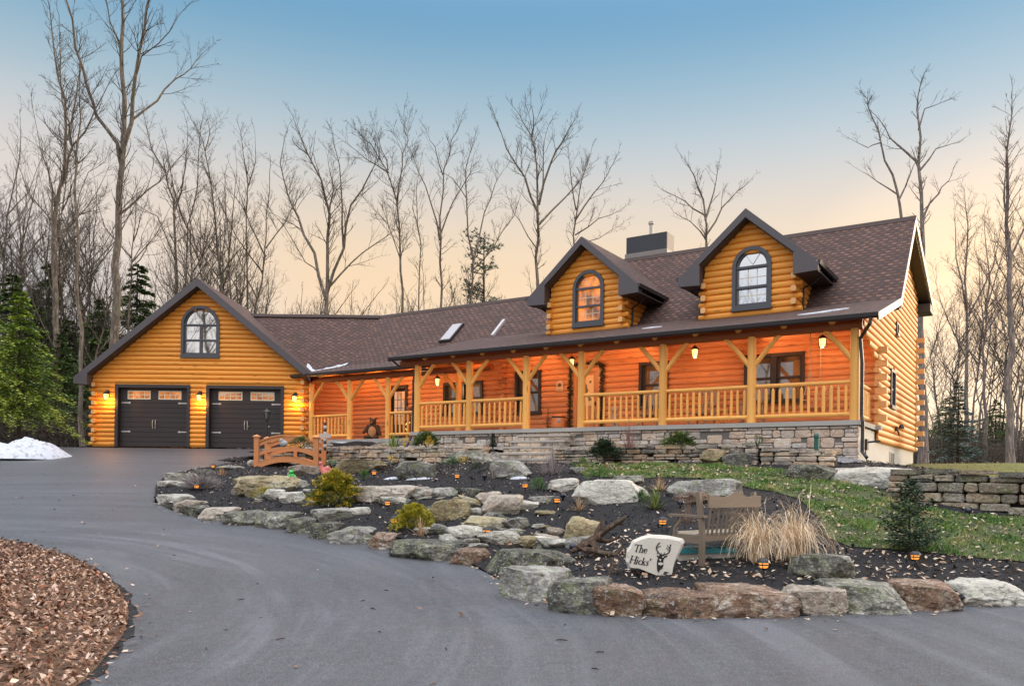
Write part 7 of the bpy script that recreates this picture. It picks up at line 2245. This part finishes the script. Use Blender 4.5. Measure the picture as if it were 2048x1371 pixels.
# porch swing, hung along the depth of the porch
P = W(-1.35, -1.1, FL + .42)
sw = empty('porch_swing', P, 'wooden porch swing hanging on ropes at the right end of the porch', 'swing')
mb = MB(HOUSE)
for i in range(5): mb.box((-1.62 + i * .10, -1.75, FL + .42), (-1.54 + i * .10, -.45, FL + .445), None)
mb.build('seat', PORCHLOG, sw)
mb = MB(HOUSE)
for i in range(4): mb.box((-1.12 + i * .035, -1.75, FL + .50 + i * .13), (-1.10 + i * .035, -.45, FL + .60 + i * .13), None)
mb.build('backrest', PORCHLOG, sw)
ROPE = plain('pale_rope', (.52, .40, .28), .8, .1)
for t_ in (-1.72, -.48):
    mb = MB(HOUSE); mb.box((-1.65, t_ - .03, FL + .62), (-1.12, t_ + .03, FL + .65), None); mb.box((-1.64, t_ - .025, FL + .42), (-1.59, t_ + .025, FL + .62), None)
    mb.build('armrest', PORCHLOG, sw)
    mb = MB(HOUSE); top = z_porch(t_) - .1
    mb.tube([(-1.40, t_, top), (-1.40, t_, FL + 1.35)], .012, 5); mb.tube([(-1.40, t_, FL + 1.35), (-1.63, t_, FL + .45)], .012, 5); mb.tube([(-1.40, t_, FL + 1.35), (-1.05, t_, FL + .45)], .012, 5)
    mb.build('rope', ROPE, sw)
# log bench under the swing side wall
# white bench far back in the yard
P = at(1990, 944, 33.)
wb = empty('yard_bench', P, 'low pale plank bench far back in the yard at the right', 'bench')
mb = MB(); mb.box((P.x - .9, P.y - .18, P.z + .22), (P.x + .9, P.y + .18, P.z + .28), .5); mb.build('seat', plain('pale_plank', (.42, .36, .32), .8, .15), wb)
for x in (-.7, .7):
    mb = MB(); mb.box((P.x + x - .06, P.y - .15, P.z - .15), (P.x + x + .06, P.y + .15, P.z + .219), .5); mb.build('leg', TEAK, wb)
# ================================================================== TREES
def twigs(cb, p, d, L, r, lvl, rg, up=.25, nseg=4, dens=1.):
    """a branch with its side shoots"""
    pts = [p.copy()]; rad = [r]; q = p.copy(); dd = d.normalized()
    for i in range(nseg):
        dd = (dd + V((rg.gauss(0, .16), rg.gauss(0, .16), rg.gauss(0, .10) + up * .22))).normalized()
        q = q + dd * L / nseg
        pts.append(q.copy()); rad.append(r * (1 - .8 * (i + 1) / nseg) + .0025)
    cb.tube(pts, rad, 3, .5, 0, False)
    if lvl <= 0: return
    n = max(2, int(L * (3.6 if lvl == 1 else 2.6) * dens + rg.random()))
    for k in range(n):
        t = rg.uniform(.2, .98) * nseg; i = min(int(t), nseg - 1)
        b = pts[i].lerp(pts[i + 1], t - i)
        ax = (pts[i + 1] - pts[i]).normalized()
        o = ax.orthogonal().normalized(); o.rotate(M4.Rotation(rg.uniform(0, 2 * pi), 3, ax))
        nd = (ax * rg.uniform(.55, 1.0) + o * rg.uniform(.45, .9) + V((0, 0, up * .5))).normalized()
        twigs(cb, b, nd, L * rg.uniform(.28, .55) * (1.1 - .5 * t / nseg), max(.0045, rad[i] * .5), lvl - 1, rg, up, 3, dens)
def limbs_to_tree(limbs, rg, tw_len=2.4, dens=1., lvl=2, up=.35, start=.35, nside=7, wob=.12):
    """limbs: [(points, r0, r1, leafy start)] in world metres around the base"""
    tb = MB(); cb = MB()
    for li, (pts, r0, r1, st) in enumerate(limbs):
        # finer, slightly crooked
        P = []; n = len(pts)
        for i in range(n - 1):
            m_ = max(2, int((pts[i + 1] - pts[i]).length / 1.3))
            for k in range(m_):
                q = pts[i].lerp(pts[i + 1], k / m_)
                if not (i == 0 and k == 0): q = q + V((rg.gauss(0, wob), rg.gauss(0, wob), 0)) * .5
                P.append(q)
        P.append(pts[-1])
        N = len(P); rad = [r0 + (r1 - r0) * (i / (N - 1)) ** .85 for i in range(N)]
        if li == 0: rad[0] *= 1.25
        tb.tube(P, rad, nside if r0 > .09 else 5, rg.random(), 0, False)
        L = sum((b - a).length for a, b in zip(P, P[1:]))
        for k in range(int(L * 2.0 * dens)):
            t = rg.uniform(st, 1.0); f = t * (N - 1); i = min(int(f), N - 2)
            b = P[i].lerp(P[i + 1], f - i); ax = (P[i + 1] - P[i]).normalized()
            o = ax.orthogonal().normalized(); o.rotate(M4.Rotation(rg.uniform(0, 2 * pi), 3, ax))
            nd = (ax * rg.uniform(.5, 1.) + o * rg.uniform(.5, 1.) + V((0, 0, up * .6))).normalized()
            twigs(cb, b, nd, tw_len * rg.uniform(.45, 1.1) * (1.15 - .6 * t), max(.006, min(.028, rad[i] * .34)), lvl, rg, up, 4, dens)
        twigs(cb, P[-1], (P[-1] - P[-2]), tw_len * .6, rad[-1], lvl, rg, up, 4, dens)
    return tb, cb
def traced(Y, base_px, limbs, label, r0, seed, bm_=None, tm=None, tw=2.4, dens=1., lvl=2, up=.35, gz=None, name='bare_tree', group='tall bare trees behind the house'):
    """limbs: list of ([(photo x, photo y)...], start radius share, end radius share, leafy start); depth of the limbs spreads with distance from the trunk"""
    rg = random.Random(seed)
    B = at(base_px[0], base_px[1], Y)
    if gz is not None: B.z = gz
    out = []; trunk0 = None
    for li, (pl, a, b, st) in enumerate(limbs):
        dy = 0. if li == 0 else rg.choice((-1, 1)) * rg.uniform(.10, .28)
        pts = []
        for i, p in enumerate(pl):
            q = at(p[0], p[1], Y) - B
            if i == 0 and li:                      # join the limb it grows from
                best = None
                for (pp_, _, _, _) in out:
                    for u_, w_ in zip(pp_, pp_[1:]):
                        e_ = V((w_.x - u_.x, 0, w_.z - u_.z)); f_ = V((q.x - u_.x, 0, q.z - u_.z))
                        t_ = min(1, max(0, f_.dot(e_) / max(1e-6, e_.dot(e_)))); c_ = u_.lerp(w_, t_)
                        d_ = (V((c_.x, 0, c_.z)) - V((q.x, 0, q.z))).length
                        if best is None or d_ < best[0]: best = (d_, c_)
                q = best[1].copy()
            elif i: q.y = pts[0].y + dy * (V((q.x, 0, q.z)) - V((pts[0].x, 0, pts[0].z))).length if li else 0.
            pts.append(q)
        if li == 0: pts = [V((pts[0].x * .9, 0, -.3))] + pts if pts[0].z > .4 else pts
        out.append((pts, r0 * a * (.80 if li == 0 else .62), r0 * b * .8, st))
    tb, cb = limbs_to_tree(out, rg, tw, dens, lvl, up)
    return plant_tree(name, B, tb, cb, bm_ or BARK, tm or TWIG, label, 'tree', group)

GZ2 = 2.75
traced(44, (222, 886), [([(222, 886), (228, 690), (235, 480), (243, 330), (246, 200), (243, 0), (242, -140)], 1., .18, .5), ([(239, 330), (238, 290), (205, 240), (190, 190), (178, 120), (165, 20), (158, -60)], .5, .10, .25),
     ([(245, 345), (268, 250), (285, 165), (305, 80), (330, 0), (345, -70)], .55, .1, .3), ([(272, 250), (310, 200), (345, 150), (372, 125), (388, 98)], .3, .05, .2), ([(236, 430), (270, 395), (310, 355), (345, 300)], .3, .06, .2), ([(246, 110), (228, 50), (212, -20)], .25, .06, .1), ([(285, 165), (300, 130), (360, 92), (392, 60)], .2, .04, .2)],
     'tallest bare tree, straight pale trunk just left of the garage roof', .40, 1, tw=2.6, dens=.95, gz=GZ2)
traced(46, (118, 890), [([(118, 890), (112, 640), (108, 480), (118, 380), (138, 310), (128, 200), (112, 120), (100, 20)], 1., .12, .5), ([(118, 380), (140, 318), (175, 270), (205, 225), (232, 178)], .5, .08, .2), ([(132, 280), (140, 180), (130, 60)], .4, .08, .2), ([(108, 480), (96, 380), (85, 330), (62, 290), (40, 195)], .4, .06, .3), ([(110, 560), (125, 480), (170, 440), (215, 420)], .3, .06, .2)],
     'bare tree with a mossy forked trunk, second tall tree from the left', .28, 2, tw=2.6, dens=1.1, gz=GZ2)
traced(41, (165, 892), [([(165, 892), (158, 600), (152, 430), (150, 320), (135, 250), (120, 160), (118, 30)], 1., .12, .55), ([(151, 330), (170, 250), (178, 150), (175, 70)], .5, .1, .2), ([(153, 430), (185, 350), (220, 330)], .3, .08, .2)],
     'slim pale trunk standing right beside the garage corner', .155, 3, tw=2.2, gz=GZ2)
traced(58, (8, 880), [([(8, 880), (5, 560), (15, 430), (35, 330), (42, 260)], 1., .12, .5), ([(8, 520), (-20, 380), (-30, 200)], .6, .1, .3), ([(18, 430), (50, 380), (70, 300)], .4, .08, .2)], 'bare tree at the far left picture edge behind the hemlock', .22, 4, tw=2.6, gz=GZ2)
traced(56, (350, 880), [([(350, 880), (350, 500), (345, 400), (330, 345), (302, 300), (290, 240)], 1., .12, .6), ([(348, 430), (362, 330), (358, 240)], .5, .1, .2), ([(352, 520), (325, 440), (290, 420)], .35, .08, .2)], 'bare tree rising from the left slope of the garage roof', .24, 5, tw=2.6, gz=GZ2)
traced(57, (378, 880), [([(378, 880), (373, 540), (376, 450), (395, 370), (402, 250)], 1., .1, .6), ([(374, 460), (350, 380), (345, 300)], .5, .1, .2)], 'bare tree behind the garage peak with two close stems', .2, 6, tw=2.4, gz=GZ2)
traced(55, (445, 880), [([(445, 880), (440, 560), (430, 450), (422, 350), (405, 280), (382, 238)], 1., .1, .6), ([(424, 365), (400, 320), (345, 300)], .35, .06, .3), ([(412, 300), (418, 260), (408, 225)], .4, .08, .0)], 'leaning bare tree right of the garage peak with a dense twig tuft', .2, 7, tw=2.3, dens=1.2, gz=GZ2)
traced(55, (496, 880), [([(496, 880), (494, 590), (492, 480), (497, 370), (490, 310), (480, 260)], 1., .1, .55), ([(494, 430), (470, 395), (448, 370)], .35, .06, .2), ([(497, 370), (511, 320), (506, 265)], .5, .08, .1)], 'single slender bare tree where garage and link roofs meet', .17, 8, tw=2.0, gz=GZ2)
traced(50, (652, 890), [([(652, 890), (650, 640), (655, 560), (657, 430), (640, 360), (612, 300), (590, 245)], 1., .08, .55), ([(652, 600), (620, 500), (585, 420), (560, 370), (540, 300), (547, 245)], .62, .08, .25), ([(640, 540), (610, 520), (560, 440), (525, 400)], .25, .05, .2), ([(656, 590), (690, 500), (710, 420), (748, 360), (760, 330)], .6, .08, .3), ([(662, 575), (700, 520), (745, 480), (785, 445)], .4, .06, .2), ([(657, 440), (668, 380), (660, 330)], .35, .06, .1), ([(690, 500), (693, 420), (690, 350), (680, 310)], .4, .06, .2)],
     'wide spreading bare tree with a dark fork above the link roof', .29, 9, tw=2.4, dens=1.1, gz=GZ2)
traced(52, (812, 890), [([(812, 890), (808, 625), (800, 500), (793, 400), (776, 340), (742, 292), (722, 270)], 1., .08, .55), ([(795, 420), (805, 340), (815, 290), (812, 250)], .5, .08, .2), ([(778, 345), (735, 320), (692, 290)], .45, .06, .2), ([(802, 520), (770, 440), (735, 400)], .35, .06, .2), ([(776, 340), (765, 300), (752, 266)], .35, .05, .1)], 'bare tree with a drooping dense crown leaning left, centre of the picture', .19, 10, tw=2.4, dens=1.45, gz=GZ2)
traced(56, (842, 890), [([(842, 890), (840, 620), (838, 450), (832, 380), (842, 320)], 1., .1, .5), ([(839, 470), (822, 410), (826, 350)], .5, .1, .2)], 'thin straight bare tree between two forked ones above the wing roof', .13, 11, tw=1.9, gz=GZ2)
traced(54, (884, 890), [([(884, 890), (882, 615), (880, 480), (886, 340), (905, 280), (922, 238)], 1., .08, .5), ([(883, 480), (860, 400), (832, 330), (818, 290)], .55, .08, .3), ([(883, 470), (905, 400), (936, 340), (945, 310)], .5, .08, .2), ([(886, 350), (872, 300), (858, 280)], .35, .06, .1)], 'tall Y shaped bare tree above the skylights', .2, 12, tw=2.0, gz=GZ2)
traced(54, (945, 890), [([(945, 890), (942, 600), (946, 520), (936, 420), (932, 340), (948, 280)], 1., .1, .5), ([(946, 530), (972, 420), (990, 360), (1005, 330)], .5, .08, .3), ([(946, 540), (985, 500), (1030, 440), (1042, 400)], .4, .06, .3), ([(934, 400), (905, 360), (880, 350)], .3, .06, .2)], 'bare tree in front of the lone pine left of the first dormer', .2, 13, tw=2.1, gz=GZ2)
traced(50, (1074, 890), [([(1074, 890), (1074, 560), (1078, 430), (1076, 330), (1062, 270), (1036, 225)], 1., .08, .5), ([(1077, 430), (1050, 360), (1012, 310), (992, 255)], .55, .08, .3), ([(1078, 410), (1100, 330), (1125, 290), (1145, 255)], .55, .08, .3), ([(1079, 450), (1130, 390), (1160, 360), (1172, 330)], .45, .06, .3), ([(1062, 275), (1068, 240), (1062, 215)], .35, .06, .0), ([(1086, 380), (1085, 300), (1095, 250)], .35, .06, .2), ([(1074, 500), (1040, 440), (1020, 400)], .3, .06, .2)],
     'large fan shaped bare tree just left of the first dormer', .25, 14, tw=2.2, dens=1.15, gz=GZ2)
traced(53, (1148, 890), [([(1148, 890), (1148, 520), (1152, 420), (1165, 350), (1180, 310)], 1., .08, .5), ([(1150, 440), (1185, 390), (1215, 350), (1226, 330)], .5, .08, .2), ([(1150, 470), (1200, 440), (1238, 425)], .45, .06, .2), ([(1152, 420), (1140, 350), (1135, 310)], .4, .06, .2), ([(1150, 490), (1195, 480), (1230, 460)], .35, .06, .2)], 'bushy bare tree partly hidden by the first dormer', .2, 15, tw=2.0, dens=1.2, gz=GZ2)
traced(48, (1416, 890), [([(1416, 890), (1414, 500), (1408, 400), (1388, 350), (1368, 318)], 1., .08, .55), ([(1412, 440), (1430, 380), (1442, 325)], .5, .08, .2), ([(1415, 470), (1450, 410), (1480, 375), (1505, 355)], .5, .06, .2), ([(1410, 430), (1370, 400), (1325, 375)], .4, .06, .2), ([(1414, 480), (1385, 440), (1350, 420)], .35, .06, .2)], 'bare tree rising behind the main roof between the dormers', .22, 16, tw=1.6, gz=GZ2)
traced(42, (1846, 928), [([(1846, 928), (1842, 700), (1840, 600), (1845, 440), (1840, 330), (1836, 220), (1842, 165)], 1., .09, .55), ([(1846, 450), (1868, 400), (1898, 365), (1922, 335)], .4, .06, .3), ([(1841, 340), (1815, 300), (1785, 270), (1762, 222)], .45, .06, .3), ([(1838, 260), (1855, 215), (1890, 200)], .3, .05, .2), ([(1842, 340), (1870, 300), (1905, 290)], .3, .05, .2)],
     'tall bare tree with a pale lilac trunk right against the gable end', .30, 17, BARKR, TWIG, tw=1.7, dens=.75, gz=2.4)
traced(47, (1802, 928), [([(1802, 928), (1802, 440), (1796, 380), (1772, 320), (1756, 260), (1738, 212), (1728, 190)], 1., .07, .72), ([(1797, 400), (1818, 350), (1830, 320)], .45, .06, .2), ([(1795, 390), (1760, 360), (1726, 335)], .4, .05, .3), ([(1762, 285), (1730, 300), (1690, 285)], .3, .04, .2)], 'bare tree whose forked top shows above the right end of the ridge', .22, 18, BARKR, TWIG, tw=1.5, dens=.75, gz=2.4)
traced(40, (2022, 942), [([(2022, 942), (2021, 700), (2018, 450), (2012, 340), (2026, 270), (2024, 200)], 1., .1, .45), ([(2019, 480), (1998, 400), (1992, 350)], .4, .08, .2), ([(2020, 520), (2050, 430), (2070, 380)], .4, .08, .2), ([(2021, 640), (1985, 560), (1965, 500)], .3, .06, .2)], 'tall bare trunk in the yard at the right picture edge', .25, 19, BARKR, TWIGR, tw=2.0, gz=2.3)
traced(50, (1932, 925), [([(1932, 925), (1934, 700), (1930, 560), (1938, 450), (1930, 400)], 1., .1, .4), ([(1932, 620), (1905, 520), (1895, 440)], .5, .08, .2), ([(1932, 640), (1965, 540), (1975, 450)], .5, .08, .2), ([(1933, 720), (1885, 640), (1860, 560)], .4, .06, .2)], 'bare tree behind the blue green spruce', .2, 20, BARKR, TWIGR, tw=2.2, dens=1.2, gz=2.6)
traced(52, (1972, 925), [([(1972, 925), (1968, 700), (1975, 560), (1968, 430)], 1., .1, .4), ([(1970, 620), (1995, 520), (2010, 450)], .5, .08, .2), ([(1969, 680), (1948, 600), (1940, 520)], .45, .08, .2)], 'bare tree between the spruce and the right edge trunk', .17, 21, BARKR, TWIGR, tw=2.2, dens=1.2, gz=2.6)

# prototypes for the trees of the wood ------------------------------------------
def wood_tree(h, seed, bm_, tm, label, group):
    rg = random.Random(seed); limbs = []
    lean = V((rg.gauss(0, .05), rg.gauss(0, .05), 1))
    top = [V((0, 0, -.4)), lean * h * .35 + V((rg.gauss(0, .2), rg.gauss(0, .2), 0)), lean * h * .7 + V((rg.gauss(0, .4), rg.gauss(0, .4), 0)), lean * h + V((rg.gauss(0, .7), rg.gauss(0, .7), 0))]
    limbs.append((top, .0068 * h, .02, .4))
    for k in range(rg.randint(4, 7)):
        t = rg.uniform(.32, .85); b = top[1].lerp(top[2], (t - .35) / .35) if t < .7 else top[2].lerp(top[3], (t - .7) / .3)
        a = rg.uniform(0, 6.28); L = h * rg.uniform(.16, .34) * (1.2 - t * .5); d = V((cos(a), sin(a), 0))
        limbs.append(([b, b + d * L * .35 + V((0, 0, L * .45)), b + d * L * .6 + V((0, 0, L))], 0.0031 * h, .011, .25))
    tb, cb = limbs_to_tree(limbs, rg, 2.1, 1.0, 2, .35)
    return plant_tree('woodland_tree', V((0, 0, 0)), tb, cb, bm_, tm, label, 'tree', group)
GL_ = 'slim bare trees of the wood behind the garage'; GR_ = 'slim bare trees of the wood right of the house'; GM_ = 'distant bare trees behind the long roof'
protoL = [wood_tree(h, 40 + i, BARK, TWIGD, 'slim grey bare tree in the crowded wood behind the garage', GL_) for i, h in enumerate((15, 18, 12.5))]
protoR = [wood_tree(h, 50 + i, BARKR, TWIGR, 'slim reddish bare tree in the wood right of the house', GR_) for i, h in enumerate((14, 17))]
protoM = [wood_tree(h, 60 + i, BARKD, TWIGD, 'distant dark bare tree showing above the long roof', GM_) for i, h in enumerate((13, 15.5))]
rg = random.Random(77)
def zb0(x, y): return float(base_z(np.array([[x, y]]))[0])
def sow(protos, spots):
    for i, (px, Y) in enumerate(spots):
        x = (px - PCX) / FOC * Y; P = V((x, Y, zb0(x, Y)))
        pr = protos[i % len(protos)]; sc = rg.uniform(.8, 1.15)
        if i < len(protos): pr.location = P; pr.rotation_euler = (0, 0, rg.uniform(0, 6.28)); pr.scale = (sc, sc, sc)
        else: copy_tree(pr, P, rg.uniform(0, 6.28), sc)
protoS = [wood_tree(h, 70 + i, BARKD, TWIGD, 'small dense bare tree crowding the background behind the roofs', 'small dense bare trees in the background') for i, h in enumerate((8.5, 10.))]
sow(protoS, [(rg.uniform(-20, 1250), rg.uniform(50, 64)) for k in range(78)] + [(rg.uniform(1870, 2080), rg.uniform(46, 60)) for k in range(8)])
sow(protoL, [(rg.uniform(-60, 520), rg.uniform(50, 78)) for k in range(84)] + [(rg.uniform(-40, 200), rg.uniform(46, 56)) for k in range(8)])
sow(protoM, [(rg.uniform(500, 1260), rg.uniform(66, 92)) for k in range(30)] + [(rg.uniform(1300, 1740), rg.uniform(78, 100)) for k in range(9)])
sow(protoR, [(rg.uniform(1862, 2120), rg.uniform(48, 80)) for k in range(26)])
# trees across the road: they stand behind the photographer and show mirrored in the panes
GB_ = 'bare trees across the road, seen mirrored in the windows'
for k in range(30):
    if k < 18: x, y = rg.uniform(-52, -24), rg.uniform(-26, 13)
    else: x, y = rg.uniform(-30, 34), rg.uniform(-36, -16)
    copy_tree(protoL[k % 3], V((x, y, -.3)), rg.uniform(0, 6.28), rg.uniform(1.2, 1.7), 'bare tree across the road mirrored in the window panes', GB_)

# evergreens ------------------------------------------------------------------------
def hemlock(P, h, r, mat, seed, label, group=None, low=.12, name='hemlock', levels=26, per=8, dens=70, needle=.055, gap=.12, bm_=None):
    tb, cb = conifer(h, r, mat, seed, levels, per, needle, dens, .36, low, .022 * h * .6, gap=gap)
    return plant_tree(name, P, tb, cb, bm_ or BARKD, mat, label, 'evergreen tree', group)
EV = 'evergreens at the edge of the wood'
P = at(38, 905, 33.); P.z = 2.7
hemlock(P, 6.3, 2.3, HEML, 1, 'bright green hemlock behind the snow pile at the left edge', EV, .20, per=9, dens=150, needle=.05, levels=24)
P = at(-62, 905, 31.); P.z = 2.7
hemlock(P, 6.8, 2.2, HEML, 2, 'bright green hemlock cut by the left picture edge', EV, .16, per=9, dens=120, needle=.05)
h1 = hemlock(at(118, 890, 46.) * 1, 6.5, 2.6, HEMD, 3, 'dark hemlock right behind the bright green hemlock', EV, .25, dens=95, needle=.065)
h2 = hemlock(V((0, 60, 2.8)), 9.5, 3.1, HEMD, 4, 'dark hemlock', EV, .15, dens=130, needle=.08, levels=34, gap=.2)
def hem(px, Y, sc, lb, src):
    x = (px - PCX) / FOC * Y; return copy_tree(src, V((x, Y, zb0(x, Y))), rg.uniform(0, 6.28), sc, lb, EV)
h1.location.z = zb0(h1.location.x, 46.)
x = (195 - PCX) / FOC * 50; h2.location = V((x, 50, zb0(x, 50))); h2['label'] = 'dark hemlock behind the corner of the garage'
hem(20, 48, 1.1, 'dark hemlock behind the bright green one, farthest left', h2)
hem(70, 56, 1.2, 'tall dark hemlock between the two leftmost bare trunks', h2)
hem(285, 55, 1.05, 'dark evergreen above the left slope of the garage roof', h2)
hem(350, 57, .98, 'dull green evergreen just left of the garage peak', h1)
hem(160, 60, 1.0, 'dark evergreen behind the slim pale trunk', h2)
hem(240, 44, .78, 'dark hemlock hidden low behind the garage corner', h1)
for k, (px_, Y_, s_, lb_) in enumerate([(-30, 66, 1.3, 'dull evergreen deep in the wood at the left picture edge'), (95, 60, 1.5, 'dull evergreen deep in the wood behind the forked mossy trunk'), (205, 58, 1.45, 'dull evergreen deep in the wood behind the tallest trunk'), (270, 60, 1.5, 'dull evergreen deep in the wood right of the tallest trunk'), (330, 60, 1.4, 'dull evergreen deep in the wood left of the garage peak'), (135, 52, .9, 'low dark hemlock between the slim pale trunk and the forked trunk')]):
    hem(px_, Y_, s_, lb_, h2 if k % 2 else h1)
hem(1890, 54, .75, 'dark young evergreen low in the wood right of the gable', h1)
hem(1990, 58, .8, 'dark young evergreen low in the wood at the right edge', h1)
# pine behind the wing roof: tufts on bare boughs
rgp = random.Random(5); tb = MB(); cb = MB(); hp = 15.5
tb.tube([(0, 0, -.3), (.1, 0, hp * .5), (0, .1, hp)], [.17, .11, .03], 7, .5)
for k in range(34):
    q = rgp.uniform(.48, 1.); z = hp * q; a = rgp.uniform(0, 6.28); L = (2.9 * (1.08 - q) + .5) * rgp.uniform(.6, 1.25); d = V((cos(a), sin(a), 0))
    pts = [V((0, 0, z)), V((0, 0, z)) + d * L * .5 + V((0, 0, .12 * L)), V((0, 0, z)) + d * L + V((0, 0, .3 * L))]
    tb.tube(pts, [.045, .03, .012], 4, .5, 0, False)
    for m_ in range(int(6 + L * 6)):
        c_ = pts[0].lerp(pts[2], rgp.uniform(.4, 1.05)) + V((rgp.gauss(0, .3), rgp.gauss(0, .3), rgp.gauss(.08, .14)))
        for j in range(12):
            dd = V((rgp.gauss(0, 1), rgp.gauss(0, 1), rgp.gauss(.4, .8))).normalized() * rgp.uniform(.14, .3); s2 = dd.orthogonal().normalized() * .028
            cb.add([c_ - s2, c_ + dd, c_ + s2], [(0, 1, 2)], None, rgp.random())
x = (962 - PCX) / FOC * 56
plant_tree('pine', V((x, 56, zb0(x, 56))), tb, cb, BARKD, DKGREEN, 'lone tufted pine standing behind the wing roof', 'pine tree')

# brush and far wood: one mass ---------------------------------------------------------
BRUSH = leafcol('brush', [(0., (.018, .013, .010)), (.6, (.050, .036, .027)), (1., (.10, .072, .052))], .95)
def thicket(name, n, x0, x1, y0, y1, h, seed, sz=1.):
    rg = random.Random(seed); mb = MB()
    for k in range(n):
        y = rg.uniform(y0, y1); x = rg.uniform(x0, x1) * y
        z = zb0(x, y); hh = h * rg.uniform(.35, 1.1); c = rg.random()
        for j in range(4):
            b = V((x + rg.gauss(0, .3), y + rg.gauss(0, .3), z - .1)); d = V((rg.gauss(0, .4), rg.gauss(0, .4), 1)).normalized() * hh * rg.uniform(.5, 1.1)
            s_ = V((.022 * sz, 0, 0)); mb.add([b - s_, b + s_, b + d], [(0, 1, 2)], None, c)
            for i in range(5):
                p = b + d * rg.uniform(.25, .9); e = V((rg.gauss(0, 1), rg.gauss(0, .6), rg.gauss(.2, .6))).normalized() * hh * rg.uniform(.12, .34); s2 = e.orthogonal().normalized() * .016 * sz
                mb.add([p - s2, p + s2, p + e], [(0, 1, 2)], None, c * .8)
    return tag(mb.build(name, BRUSH), kind='stuff')
thicket('undergrowth', 1500, -.70, -.36, 42, 62, 3.0, 1)
thicket('undergrowth', 900, .46, .80, 46, 66, 3.2, 2)
thicket('undergrowth', 1500, -.75, .80, 66, 95, 5.0, 3, 2.2)
